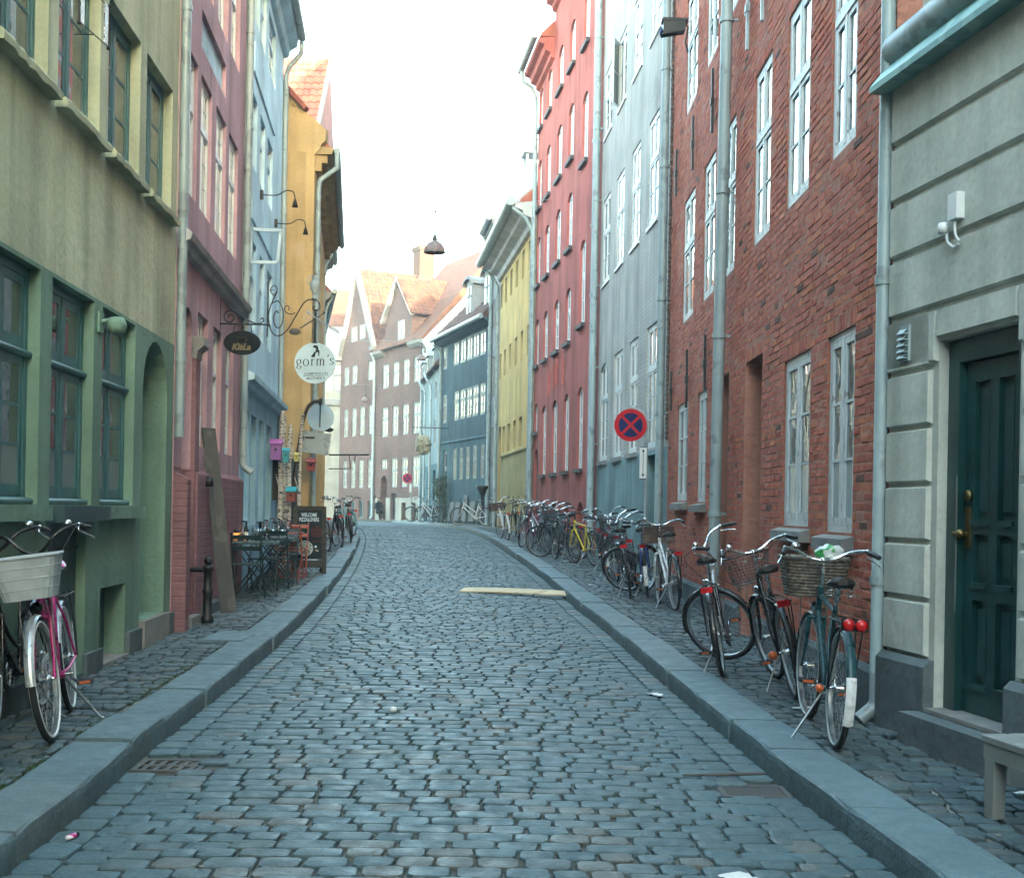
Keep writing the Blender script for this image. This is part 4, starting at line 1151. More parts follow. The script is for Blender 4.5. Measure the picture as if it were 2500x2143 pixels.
# small pale blue house
h = House('small_pale_house', 'small pale blue brick house with little dormers and crooked pipes, before the brick houses', 'house', (-3.36,57.7), (-4.8,66.8), 1)
for s0 in (1.9,5.0,8.3): h.op(s0, s0+1.0, 4.45, 5.8, depth=.06, win=vw); h.op(s0, s0+1.0, 6.6, 7.65, depth=.06, win=vw)
for s0 in (1.8,4.9,8.2): h.op(s0, s0+1.25, .8, 3.3, depth=.2, win=dict(cols=2, up=.25, rl=2, fm='teal_paint', gm='glass', near=True))
h.wall(-.4, 8.1, [M['pale_wall'], M['slate_low']], split=3.6)
rf = h.roof(8.1, 0, h.L, 7, 50, .3, 'tile_far_b')
for s0 in (2.5,5.6,8.6):
    mb = h.mb(); mb.box(s0-.45,s0+.45,-1.6,.1,8.0,9.1); dm_ = mb.build('dormer', M['pale_wall'], h.root)
    mb = h.mb(); mb.add([(s0-.6,.2,9.05),(s0,.2,9.6),(s0+.6,.2,9.05),(s0-.6,-1.7,9.05),(s0,-1.7,9.6),(s0+.6,-1.7,9.05)], [(0,2,1),(0,1,4,3),(1,2,5,4)]); mb.build('dormer_roof', M['zinc_light'], dm_)
    mb = h.mb(); mb.box(s0-.28,s0+.28,.1,.13,8.3,8.95); mb.build('pane', M['glass_far'], dm_)
for s0 in (3.6,6.8): h.pipe(s0, .7, 7.2, 'zinc', .06, .12, top=((.3,.12,.3),(.35,.3,.5),(.7,.4,.9)))
h.pipe(9.1, .7, 7.8, 'zinc', .06, .12)

# ---------------------------------------------------------------- brick houses closing the view
A0 = Vector((-4.85,69,0)); DB = Vector((-6.35,12.4,0)).normalized(); PB = lambda s: tuple((A0 + DB*s)[:2])
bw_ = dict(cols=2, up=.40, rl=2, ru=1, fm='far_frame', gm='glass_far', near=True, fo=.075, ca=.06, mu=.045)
h = House('brick_house', 'brown brick house with a gabled roof dormer and white base, facing down the street', 'house', PB(0), PB(7.75), 1)
for s0, s1 in ((.78,1.76),(2.4,3.34),(3.94,4.9),(5.55,6.55)):
    h.op(s0, s1, 5.63, 7.38, depth=.09, win=bw_); h.op(s0, s1, 8.5, 9.92, depth=.09, win=bw_)
    if s0 < 5: h.op(s0, s1, 2.66, 4.34, depth=.09, win=bw_)
h.op(5.55, 6.5, 3.72, 4.32, depth=.09, win=dict(bw_, up=0, rl=1))
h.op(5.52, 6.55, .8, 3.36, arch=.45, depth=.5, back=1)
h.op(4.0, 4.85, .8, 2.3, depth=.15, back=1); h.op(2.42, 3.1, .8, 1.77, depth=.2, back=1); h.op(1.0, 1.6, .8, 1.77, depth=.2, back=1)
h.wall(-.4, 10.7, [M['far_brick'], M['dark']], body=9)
for a, b in ((.65,1.0),(1.6,2.42),(3.1,4.0),(4.85,5.52),(6.55,7.2)): h.box('white_base', M['cream'], a, b, -.01, .06, -.2, 2.04)
for a, b in ((1.0,1.6),(2.42,3.1)): h.box('white_base', M['cream'], a, b, -.01, .06, 1.77, 2.04)
h.cornice(M['concrete'], 6.2, 7.8, [(0,10.4),(.12,10.45),(.3,10.6),(.34,10.75),(0,10.8)]); h.cornice(M['concrete'], .0, 2.1, [(0,10.4),(.12,10.45),(.3,10.6),(.34,10.75),(0,10.8)])
rf = h.roof(10.8, 0, 7.75, 9, 50, .3, 'tile_far')
mb = h.mb()                                          # gabled front dormer
poly = [(2.1,10.7),(6.1,10.7),(6.1,12.55),(4.1,14.6),(2.1,12.55)]
h2 = h.mb(); h2.add([(p[0],.01,p[1]) for p in poly]+[(p[0],-6,p[1]) for p in poly], [tuple(range(5))[::-1]]+[(i,(i+1)%5,5+(i+1)%5,5+i) for i in (0,1,4)])
dm_ = h2.build('dormer_wall', M['far_brick'], h.root)
h.cornice(M['concrete'], 1.95, 2.1, [(-6,12.4),(.06,12.4),(.06,12.6),(-6,12.6)], 'dormer_eave', dm_)
mb = h.mb()
for sg in (-1, 1):
    x1 = 4.1+sg*2.35; mb.add([(4.1,.2,14.75),(x1,.2,12.35),(x1,-6.2,12.35),(4.1,-6.2,14.75),(4.1,.2,14.6),(x1,.2,12.2)], [(0,1,2,3),(0,1,5,4)])
dr_ = mb.build('dormer_roof', M['tile_far'], h.root)
dv = Vector((2.35,0,2.4)).normalized()
tiles(dr_, (1.75, .2 if h.side > 0 else -.2, 12.38), (0,-1,0), dv, 24, 10, .26, .335, [M['tile_far'], M['tile_far_b'], M['tile_far']], 240)
mb = h.mb()
for sg in (-1, 1): mb.obox((4.1+sg*1.1,.14,13.55),(sg*1.16,0,-1.18),(0,.12,0),(.08,0,.08))
mb.build('dormer_cornice', M['off_white'], dm_)
put('window', window_meshes(1.0,1.2,0,dict(cols=2,up=.0,rl=2,ru=1,vm=0,fm='far_frame',gm='glass_far',near=False,fo=.07,ca=.06,mu=.04,inset=0))[0], dm_, (3.1,.03,11.0))
put('pane', window_meshes(1.0,1.2,0,dict(cols=2,up=.0,rl=2,ru=1,vm=0,fm='far_frame',gm='glass_far',near=False,fo=.07,ca=.06,mu=.04,inset=0))[2][0][0], dm_, (3.1,.03,11.0))
mb = h.mb(); mb.add([(-.02,.4,10.5),(-.02,-6,17.2),(-.02,-7,17.2),(-.02,-7,10),(-.02,0,10),(-.35,.4,10.5),(-.35,-6,17.2),(-.35,-7,17.2),(-.35,-7,10),(-.35,0,10)], [(4,3,2,1,0),(5,6,7,8,9),(0,1,6,5),(1,2,7,6)])
mb.build('fire_wall', M['grey_smooth'], h.root)
h.pipe(7.6, .8, 10.2, 'zinc', .08, .12, top=((0,.2,.2),(0,.35,.5))); h.pipe(.1, .8, 10.2, 'zinc', .07, .12)
h.box('street_plate', M['iron'], 7.3, 7.6, 0, .03, 2.0, 2.0+.2)
BRICK = h
h = House('brick_gable_house', 'tall brown brick gable house with white edged gable, far left end of the view', 'house', PB(7.76), PB(14.0), 1)
o = 7.76
for s0, s1 in ((7.95,8.78),(9.48,10.34),(10.92,11.76),(12.42,13.26)):
    h.op(s0-o, s1-o, 2.65, 4.37, depth=.09, win=bw_); h.op(s0-o, s1-o, 5.9, 7.67, depth=.09, win=bw_)
    h.op(s0-o, s1-o-.08, .8, 1.86, depth=.15, win=dict(cols=2, up=0, rl=1, fm='teal_paint', gm='glass', near=True))
for s0, s1 in ((8.02,9.05),(10.92,11.9),(12.4,13.38)): h.op(s0-o, s1-o, 9.2, 10.38, depth=.09, win=dict(bw_, up=0, rl=2))
h.wall(-.4, 11.05, [M['far_brick'], M['dark']], body=18)
gb = h.mb(); Lg = h.L; c = 10.98-o
gb.add([(0,0,11.05),(Lg,0,11.05),(c,0,16.2)], [(2,1,0)])
gbo = gb.build('gable', M['far_brick'], h.root)
for s0, s1 in ((9.5-o,10.45-o),(10.98-o,11.95-o)):
    wm = window_meshes(s1-s0,.9,0,dict(cols=2,up=.0,rl=1,ru=1,vm=0,fm='far_frame',gm='glass_far',near=False,fo=.07,ca=.06,mu=.04,inset=0))
    put('window', wm[0], gbo, (s0,.02,11.84)); put('pane', wm[2][0][0], gbo, (s0,.02,11.84))
mb = h.mb()
mb.obox((c/2,.1,13.62),(c/2,0,2.58),(0,.14,0),(-.09,0,.09)); mb.obox(((c+Lg)/2,.1,13.62),((Lg-c)/2,0,-2.58),(0,.14,0),(.09,0,.09)); mb.box(-.3,.2,-.1,.35,10.9,11.15); mb.box(Lg-.2,Lg+.6,-.1,.35,10.9,11.25)
mb.build('gable_cornice', M['off_white'], h.root)
mb = h.mb(); mb.add([(-.15,.1,10.85),(c,.1,16.3),(c,-18,16.3),(-.15,-18,10.85),(Lg+.15,.1,10.85),(Lg+.15,-18,10.85)], [(0,1,2,3),(1,4,5,2)])
rf = mb.build('roof', M['tile_far'], h.root)
dv = Vector((c+.15,0,5.45)).normalized()
tiles(rf, (-.15, -.0, 10.9), (0,-1,0), dv, 66, 19, .27, .335, [M['tile_far'], M['tile_far_b'], M['tile_far']], 300, keep=lambda a, b: not (a < 16 and b < .2))
ch = h.mb(); n_ = -4.4; ch.box(c-.55, c+.55, n_-.5, n_+.5, 15.2, 17.9); ch.box(c-.65, c+.65, n_-.6, n_+.6, 17.9, 18.15); ch.box(c-.7, c+.7, n_-.65, n_+.65, 15.9, 16.2)
ch.build('chimney', M['lit_brick'], h.root)
ch = h.mb(); ch.box(c-.35, c+.35, -8.2, -7.6, 15.2, 16.7); ch.build('roof_hatch', M['off_white'], h.root)
ch = h.mb(); ch.tube([(c,-.4,16.2),(c,-.4,19.2)],.05,6); ch.tube([(c-.25,-.4,18.4),(c+.25,-.4,18.4)],.03,6); ch.build('finial', M['zinc'], h.root)
GHOUSE = h
# cream house and red roofs behind, far left
h = House('cream_house', 'cream rendered house with grey mansard, glimpsed at the far left end', 'house', (-17,86), (-11.3,86), -1)
h.op(4.0, 5.3, 9.3, 11.2, depth=.08, win=bw_)
h.wall(-.4, 11.4, [M['cream']], body=8); h.cornice(M['off_white'], 0, h.L, [(0,8.3),(.2,8.4),(.25,8.7),(0,8.8)])
mb = h.mb(); mb.add([(0,.1,11.4),(h.L,.1,11.4),(h.L,-1.6,14.0),(0,-1.6,14.0)],[(0,1,2,3)]); mb.build('mansard', M['grey_roof'], h.root)
mb = h.mb(); mb.box(0, h.L, -8, -1.6, 11.4, 14.0); mb.build('attic_wall', M['grey_roof'], h.root)
rf = mb = h.mb(); mb.add([(0,-1.5,14.0),(h.L,-1.5,14.0),(h.L,-4.5,17.0),(0,-4.5,17.0),(0,-8,14),(h.L,-8,14)],[(0,1,2,3),(3,2,5,4)]); mb.build('roof', M['tile_far'], h.root)
h = House('sunlit_tower', 'small stepped sunlit tower top above the far left roofs', 'tower', (-27.6,140), (-25.0,140), -1)
mb = h.mb(); mb.box(0,2.6,-2.6,0,-1,22); mb.box(-.3,2.9,-2.9,.3,22,22.6); mb.box(.3,2.3,-2.3,-.3,22.6,25.2); mb.box(0,2.6,-2.6,0,25.2,25.7); mb.box(.6,2.0,-2,-.6,25.7,27.6); mb.build('shaft', M['lit_brick'], h.root)
mb = h.mb(); mb.lathe([(1.0,27.6),(.7,28.4),(.25,29.0),(.02,30.4)],12,Matrix.Translation((1.3,-1.3,0))); mb.build('cap', M['copper'], h.root)
# row of roofs behind the slate house
h = House('sunlit_roof_house', 'house with red tiled roof and brick chimneys, seen over the slate blue roof', 'house', (6,64), (2,74), 1)
h.wall(-.4, 12.0, [M['far_brick']], body=8)
h.roof(12.0, 0, h.L, 8, 45, .3, 'tile_far')
for s0 in (2.5, 6.0): h.box('chimney', M['lit_brick'], s0, s0+1.0, -4.5, -3.5, 15, 18.5)
# ---------------------------------------------------------------- unseen houses added behind the camera to block sun and sky, fill reflections
for nm, lab, a, b, sd, z, mt in (
    ('ochre_sun_blocker', 'ochre house on the right behind the camera', (5.6,-11), (3.05,4.46), 1, 14, 'tan'),
    ('grey_sun_blocker', 'grey house on the right further behind the camera', (9.5,-30), (5.65,-11.04), 1, 15, 'grey_smooth'),
    ('mauve_sky_blocker', 'mauve house on the left behind the camera', (-1.6,-12), (-2.93,3.96), -1, 7, 'pink'),
    ('salmon_sky_blocker', 'salmon house closing the street far behind the camera', (10,-32), (-2,-31), 1, 10, 'salmon'),
    ('cream_sky_blocker', 'cream house on the left further behind the camera', (1.2,-30), (-1.58,-12.04), -1, 8, 'cream')):
    h = House(nm, lab, 'house', a, b, sd)
    k = int(h.L/2.2)
    for i in range(k):
        for q in range(4): h.op(.7+2.2*i, 1.7+2.2*i, 1.4+3.0*q, 3.0+3.0*q, depth=.1, win=dict(cols=2, up=.35, fm='white_far'))
    h.wall(-.4, z, [M[mt]])
    h.roof(z, 0, h.L, 8, 30)
# ---------------------------------------------------------------- bicycles
def paint(name, col, rough=.3, metal=0): 
    m, nt, b = mnew(name)
    co = nd(nt, 'ShaderNodeTexCoord').outputs['Object']
    n1 = noisetex(nt, co, 30, 5); r1 = ramp(nt, sc(col, .75), sc(col, 1.1), .3, .6); nt.links.new(n1.outputs[0], r1.inputs[0])
    nt.links.new(r1.outputs[0], b.inputs['Base Color'])
    r2 = ramp(nt, (rough-.08,)*3, (rough+.18,)*3, .35, .7); nt.links.new(n1.outputs[0], r2.inputs[0]); nt.links.new(r2.outputs[0], b.inputs['Roughness'])
    b.inputs['Metallic'].default_value = metal
    return m
PM = dict(black=paint('black_enamel', (.012,.013,.014)), teal=paint('dark_teal_enamel', (.012,.055,.065)), magenta=paint('magenta_enamel', (.42,.02,.15)),
    silver=paint('silver_enamel', (.45,.47,.48), .35, .6), white=paint('white_enamel', (.66,.68,.68)), blue=paint('blue_enamel', (.03,.06,.30)),
    yellow=paint('yellow_enamel', (.62,.44,.03)), plum=paint('plum_enamel', (.22,.02,.09)), grey=paint('grey_enamel', (.16,.18,.19)), red=paint('red_enamel', (.35,.02,.03)),
    aqua=paint('aqua_enamel', (.06,.20,.23)))
M['chrome'] = paint('chrome', (.62,.64,.64), .2, 1); M['steel'] = paint('dull_steel', (.34,.36,.36), .4, 1)
M['rubber'] = plain('tyre_rubber', (.016,.016,.017), .8, bscale=90); M['grip'] = plain('grip_rubber', (.018,.019,.02), .6)
M['leather'] = plain('saddle_cover', (.014,.014,.015), .42); M['spoke'] = paint('spoke', (.45,.46,.46), .35, 1)
M['red_lens'] = paint('red_lens', (.45,.012,.015), .2); M['orange_lens'] = paint('orange_lens', (.55,.11,.025), .25); M['clear_lens'] = paint('lamp_lens', (.6,.62,.6), .15)
M['wicker'] = worn('wicker', (.085,.07,.055), (.17,.15,.12), .52, .7, 30); M['crate_wood'] = worn('crate_wood', (.06,.032,.024), (.11,.07,.05), .58, .7, 8)
M['mesh_white'] = plain('white_plastic_mesh', (.34,.38,.39), .5, var=.12, scale=14); M['wire'] = paint('black_wire', (.012,.012,.013), .4)
M['saddle_pink'], _nt, _b = mnew('pink_striped_cover')
_w = _nt.nodes.new('ShaderNodeTexWave'); _w.inputs['Scale'].default_value = 9; _w.bands_direction = 'DIAGONAL'
_r = ramp(_nt, (.62,.06,.30), (.75,.70,.72), .45, .55); _nt.links.new(_w.outputs[0], _r.inputs[0]); _nt.links.new(_r.outputs[0], _b.inputs['Base Color'])
_nt.links.new(nd(_nt, 'ShaderNodeTexCoord').outputs['Object'], _w.inputs['Vector'])
WR = .345                                            # wheel radius over the tyre
def ringpts(r, n, x=0, z=0, a0=0, a1=360, y=0): return [(x+r*math.cos(R(a0+(a1-a0)*i/n)), y, z+r*math.sin(R(a0+(a1-a0)*i/n))) for i in range(n + (0 if abs(a1-a0) == 360 else 1))]
WM = {}
def wheel_parts(wall):
    if wall in WM: return WM[wall]
    t = MB(); t.tube(ringpts(WR-.018, 40), .018, 8, True)
    if wall:
        for y in (-.0135, .0135): t.tube(ringpts(WR-.027, 40, y=y), .0085, 5, True, mi=1)
    r = MB()
    q = 40
    for (ra, ya), (rb, yb) in (((WR-.034,-.013),(WR-.034,.013)),((WR-.034,.013),(WR-.050,.009)),((WR-.050,.009),(WR-.050,-.009)),((WR-.050,-.009),(WR-.034,-.013))):
        A = ringpts(ra, q, y=ya); B = ringpts(rb, q, y=yb)
        r.strip(A+[A[0]], B+[B[0]], 0, True)
    s = MB()
    for i in range(28):
        a = 360*i/28; side = .022 if i % 2 else -.022; b = a + (38 if (i//2) % 2 else -38)
        s.tube([(.018*math.cos(R(b)), side, .018*math.sin(R(b))), ((WR-.045)*math.cos(R(a)), 0, (WR-.045)*math.sin(R(a)))], .0014, 3, caps=False)
    h = MB(); h.tube([(0,-.055,0),(0,-.03,0),(0,-.029,0),(0,-.02,0),(0,.02,0),(0,.029,0),(0,.03,0),(0,.055,0)], [.008,.01,.022,.022,.022,.022,.01,.008], 10)
    WM[wall] = (r.mesh('wheel', M['steel']), t.mesh('tyre', [M['rubber'], M['white_paint'] if wall == 1 else M['mesh_white']]), s.mesh('spokes', M['spoke']), h.mesh('hub', M['chrome']))
    return WM[wall]
def add_wheel(root, mat4, wall):
    me = wheel_parts(wall)
    w = put('wheel', me[0], root); w.matrix_local = mat4
    put('tyre', me[1], w); put('spokes', me[2], w); put('hub', me[3], w)
    return w
def mudguard(mb, x, z, a0, a1, mi=0, r=WR+.018, hw=.026):
    n = 16; rows = []
    for k in range(5):
        y = -hw + 2*hw*k/4; rr = r - .012*abs(2*k/4-1)**2
        rows.append(ringpts(rr, n, x, z, a0, a1, y))
    for p, q in zip(rows, rows[1:]): mb.strip(p, q, mi, True)
def saddle_mesh(mat):
    mb = MB(); sec = [(-.135,.03,.035),(-.12,.075,.045),(-.06,.085,.045),(0,.055,.04),(.06,.028,.032),(.12,.022,.026),(.14,.008,.014)]
    rows = []
    for x, w, hgt in sec:
        rows.append([(x, w*math.cos(2*math.pi*i/10), .02 + hgt*.75*max(-.55, math.sin(2*math.pi*i/10)) + (.018 if x < -.1 else 0)) for i in range(10)])
    for p, q in zip(rows, rows[1:]): mb.strip(p+[p[0]], q+[q[0]], 0, True)
    mb.add(rows[0], [tuple(range(10))]); mb.add(rows[-1], [tuple(range(10))[::-1]])
    return mb.mesh('saddle', mat)
def basket_mesh(kind):
    x0, x1, yw0, yw1, z0, z1 = .98, 1.26, .13, .18, .80, 1.03
    if kind == 'wicker': x0, x1, yw0, yw1, z0, z1 = .95, 1.27, .16, .21, .80, 1.05
    if kind == 'crate': x0, x1, yw0, yw1, z0, z1 = .95, 1.27, .20, .20, .82, 1.02
    mb = MB()
    def loop(t, rnd=.05):
        yw = yw0 + (yw1-yw0)*t; e = .03*(1-t); z = z0+(z1-z0)*t
        a, b = x0+e, x1-e; pts = []
        for cx, cy, s in ((b-rnd,yw-rnd,0),(a+rnd,yw-rnd,90),(a+rnd,-yw+rnd,180),(b-rnd,-yw+rnd,270)):
            for k in range(4): ang = R(s+30*k); pts.append((cx+rnd*math.cos(ang), cy+rnd*math.sin(ang), z))
        return pts
    if kind == 'wire':
        for i in range(10): mb.tube(loop(i/9), .0016 if i % 9 else .005, 4, True)
        lo, hi = loop(0), loop(1)
        for i in range(16):
            p, q = Vector(lo[i]), Vector(lo[(i+1)%16]); u, v = Vector(hi[i]), Vector(hi[(i+1)%16]); k = max(1, int((p-q).length/.022))
            for j in range(k): mb.tube([p.lerp(q,j/k), u.lerp(v,j/k)], .0016, 3, caps=False)
        for j in range(12): y = -yw0+2*yw0*j/11; mb.tube([(x0+.03,y,z0),(x1-.03,y,z0)], .0016, 3, caps=False)
        return mb.mesh('basket', M['wire'])
    if kind == 'wicker':
        n = 12
        for i in range(n):
            pts = [Vector(p) for p in loop((i+.5)/n, .07)]; out = []
            c = Vector(((x0+x1)/2, 0, 0)); k = 0
            for a, b in zip(pts, pts[1:]+pts[:1]):
                m_ = max(1, int((a-b).length/.035))
                for j in range(m_):
                    p = a.lerp(b, j/m_); d = Vector((p.x-c.x, p.y, 0)).normalized(); k += 1
                    out.append(p + d*(.006 if (k+i) % 2 else -.004))
            mb.tube(out, .0105, 5, True)
        lo = loop(0, .07); mb.add(lo, [tuple(range(16))])
        for i in range(16): mb.tube([lo[i], loop(1,.07)[i]], .006, 4)
        mb.tube(loop(1,.07), .014, 6, True)
        return mb.mesh('basket', M['wicker'])
    if kind == 'plastic':
        n = 10
        rows = [loop(i/4) for i in range(5)]
        for p, q in zip(rows, rows[1:]): mb.strip(p+[p[0]], q+[q[0]], 0)
        mb.add(loop(0), [tuple(range(16))[::-1]]); mb.tube(loop(1), .009, 6, True)
        for i in range(1, 4): mb.tube(loop(i/4), .004, 4, True)
        lo, hi = loop(0), loop(1)
        for i in range(16):
            p, q = Vector(lo[i]), Vector(lo[(i+1)%16]); u, v = Vector(hi[i]), Vector(hi[(i+1)%16]); k = max(1, int((p-q).length/.03))
            for j in range(k): mb.tube([p.lerp(q,j/k), u.lerp(v,j/k)], .0028, 3, caps=False)
        return mb.mesh('basket', M['mesh_white'])
    for z in (.82, .89, .96):                          # wooden crate of slats
        mb.box(x0, x1, -yw0, -yw0+.012, z, z+.062); mb.box(x0, x1, yw0-.012, yw0, z, z+.062); mb.box(x0, x0+.012, -yw0+.012, yw0-.012, z, z+.062); mb.box(x1-.012, x1, -yw0+.012, yw0-.012, z, z+.062)
    mb.box(x0, x1, -yw0, yw0, .808, .82)
    return mb.mesh('basket', M['crate_wood'])
BK = {}
def bike(label, x, y, yaw, lean=8, steer=0, col='black', style='step', basket=None, fender='col', wall=0, bar='city', barcol='chrome', rack=True,
         saddle='leather', tail=True, stand=True, guard='black', white_tip=False, springs=False, group=None, scale=1, fork=None, name='bicycle'):
    root = thing(name, label, 'bicycle', (0,0,0), 0, group or 'bicycles parked along the house fronts')
    z = pave(y) + .006
    root.matrix_world = Matrix.Translation((x,y,z)) @ Matrix.Rotation(R(yaw),4,'Z') @ Matrix.Rotation(R(-lean),4,'X') @ Matrix.Scale(scale,4)
    P = PM[col]; HB, HT = Vector((.925,0,.70)), Vector((.870,0,.86)); ax = (HT-HB).normalized()
    F = Matrix.Translation(HB) @ Matrix.Rotation(R(steer), 4, ax) @ Matrix.Translation(-HB)
    def part(name, mb, mat, parent=root, f=False, key=None):
        o = mb.build(name, mat, parent)
        if f: o.matrix_local = F
        return o
    # frame
    BB = (.46,0,.29); ST = (.30,0,.79); RA = (0,0,WR)
    m = MB(); m.tube([BB, ST], .0155, 8); m.tube([tuple(HB-ax*.02), tuple(HT+ax*.02)], .021, 8)
    if style == 'diamond':
        m.tube([tuple(HT-ax*.04), (.315,0,.76)], .0155, 8); m.tube([tuple(HB+ax*.02), BB], .018, 8)
    elif style == 'swan':
        m.tube(smooth_curve([tuple(HB+ax*.05), (.74,0,.47), (.58,0,.34), BB]), .02, 8); m.tube(smooth_curve([tuple(HT-ax*.02), (.72,0,.60), (.52,0,.47), (.40,0,.44)]), .014, 8)
    else:
        m.tube([tuple(HB+ax*.02), BB], .021, 8); m.tube([tuple(HT-ax*.03), (.395,0,.50)], .0165, 8)
    for s in (-1,1):
        m.tube([(.43,s*.02,.29),(.30,s*.05,.31),(0,s*.062,WR)], .010, 6); m.tube([(.31,s*.015,.74),(.2,s*.045,.60),(0,s*.062,WR)], .008, 6)
    m.tube([(.46,-.04,.29),(.46,.04,.29)], .022, 8)
    part('frame', m, P)
    m = MB(); m.tube([tuple(HB-ax*.03), (.935,0,.675)], .022, 8); m.tube([(.935,-.05,.675),(.935,.05,.675)], .014, 6)
    for s in (-1,1): m.tube(smooth_curve([(.935,s*.05,.68),(.965,s*.052,.56),(1.0,s*.054,.46),(1.075,s*.056,WR)]), [.0145]*7+[.013]*6+[.010]*6, 8)
    part('fork', m, PM[fork or col], f=True)
    add_wheel(root, Matrix.Translation((0,0,WR)), wall)
    add_wheel(root, F @ Matrix.Translation((1.075,0,WR)), wall)
    if fender:
        fm = P if fender == 'col' else (M['chrome'] if fender == 'chrome' else PM[fender])
        m = MB(); mudguard(m, 0, WR, 20, 205)
        for s in (-1,1): m.tube([(0,s*.06,WR),(-.30,s*.03,WR+.20)], .003, 4)
        g = part('mudguard', m, fm)
        if white_tip:
            m = MB(); mudguard(m, 0, WR, 163, 207, r=WR+.021, hw=.028); part('mudguard_tip', m, PM['white'], g)
        m = MB(); mudguard(m, 1.075, WR, -8+10, 165); part('mudguard', m, fm, f=True)
    # saddle and post
    m = MB(); m.tube([(.30,0,.77),(.262,0,.90)], .0125, 8); part('seat_post', m, M['chrome'])
    sd = put('saddle', BK.setdefault(saddle, saddle_mesh(M[saddle])), root, (.255,0,.905))
    m = MB()
    if springs:
        for s in (-1,1): m.tube([(-.08+.018*math.cos(a*.9), s*.055+.018*math.sin(a*.9), -.055+.0042*a) for a in range(18)], .004, 4)
    m.tube([(-.09,-.03,.0),(.09,-.01,.0)], .004, 4); m.tube([(-.09,.03,.0),(.09,.01,.0)], .004, 4); m.build('saddle_rail', M['chrome'], sd)
    # handlebar
    rise = 1.06
    pts = dict(city=[(.845,0,.985+.06),(.86,.07,1.055),(.85,.17,1.10),(.77,.26,1.115),(.64,.295,1.085)], flat=[(.87,0,1.0),(.87,.1,1.005),(.86,.28,1.015),(.85,.31,1.016)],
               high=[(.86,0,1.03),(.88,.06,1.06),(.87,.14,1.14),(.80,.24,1.17),(.66,.28,1.145)])[bar]
    right = [(a,-b,c) for a,b,c in pts]
    full = smooth_curve(list(reversed(right[1:])) + pts, 4)
    m = MB(); m.tube(full, .0115, 8); m.tube([tuple(HT), tuple(HT+ax*.10), (pts[0][0]+.005,0,pts[0][2])], .0125, 8); m.ball((pts[0][0],0,pts[0][2]), .02)
    hb = part('handlebar', m, M['chrome'] if barcol == 'chrome' else PM['black'], f=True)
    for s in (-1,1):
        a, b = Vector(pts[-2]), Vector(pts[-1]); a.y *= s; b.y *= s; d = (b-a).normalized()
        if bar == 'flat': a = Vector((.86, s*.19, 1.011)); d = (b-a).normalized()
        m = MB(); m.tube([tuple(b-d*.125), tuple(b-d*.12), tuple(b+d*.004), tuple(b+d*.012)], [.013,.018,.017,.012], 8); m.build('grip', M['grip'], hb)
        m = MB(); c = b-d*.14; m.ball(tuple(c), .016); m.tube(smooth_curve([tuple(c), tuple(c+d*.03+Vector((.05,0,-.03))), tuple(b+Vector((.055,s*.01,-.045))), tuple(b+d*.02+Vector((.05,s*.02,-.06)))]), .0055, 6); m.build('brake_lever', M['chrome'], hb)
    m = MB(); s = 1
    m.tube(smooth_curve([tuple(Vector(pts[-2])+Vector((.02,0,0))), (.98,.17,1.04), (1.0,.06,.86), (.95,.03,.72)]), .003, 4); m.tube(smooth_curve([tuple(Vector(right[-2])+Vector((.02,0,0))), (.99,-.15,1.02), (.97,-.05,.84), (.70,-.03,.55)]), .003, 4)
    m.build('brake_cable', M['rubber'], hb)
    m = MB(); m.lathe([(.001,.0),(.026,.0),(.026,.012),(.016,.026),(.001,.03)], 10, Matrix.Translation((pts[-2][0]+.03,.19,pts[-2][2]+.008))); m.build('bell', M['chrome'], hb)
    # drive
    m = MB()
    m.lathe([(.075,-.003),(.088,-.003),(.088,.003),(.075,.003),(.075,-.003)], 20, Matrix.Translation((.46,-.055,.29)) @ Matrix.Rotation(R(90),4,'X'))
    ca = R(random.uniform(-60,60)); dx, dz = .165*math.cos(ca), .165*math.sin(ca)
    for s in (-1,1): m.tube([(.46,s*.06,.29),(.46-s*dx,s*.085,.29-s*dz)], .009, 6)
    m.tube([(.46,-.085,.29),(.46,.085,.29)], .012, 6)
    for k in range(5): a = R(72*k); m.tube([(.46,-.055,.29),(.46+.078*math.cos(a),-.055,.29+.078*math.sin(a))], .006, 4)
    cr = part('crank', m, M['chrome'])
    for s in (-1,1):
        m = MB(); px, pz, py = .46-s*dx, .29-s*dz, s*.135
        for a in (-.042,.042): m.box(px+a-.006, px+a+.006, py-.045, py+.045, pz-.012, pz+.012)
        for b in (-.045,0,.045): m.box(px-.04, px+.04, py+b-.005, py+b+.005, pz-.010, pz+.010)
        pd = m.build('pedal', M['grip'], cr)
        m = MB(); m.box(px-.0495, px-.0482, py-.03, py+.03, pz-.008, pz+.008); m.box(px+.0482, px+.0495, py-.03, py+.03, pz-.008, pz+.008); m.build('pedal_reflector', M['orange_lens'], pd)
    m = MB(); m.tube([(.46,-.055,.375),(.2,-.06,.385),(0,-.06,.40)], .005, 4); m.tube([(.46,-.055,.205),(.2,-.06,.26),(0,-.06,.29)], .005, 4); part('chain', m, M['iron'])
    if guard:
        m = MB(); n = 10
        out = ringpts(.105, n, .46, .29, -90, 90) + [(0,0,.415)] + ringpts(.06, 6, 0, WR, 110, 250) + [(.2,0,.25)]
        m.ext([(p[0],p[2]) for p in out], -.078, -.068); part('chain_guard', m, PM[guard] if guard in PM else M['chrome'])
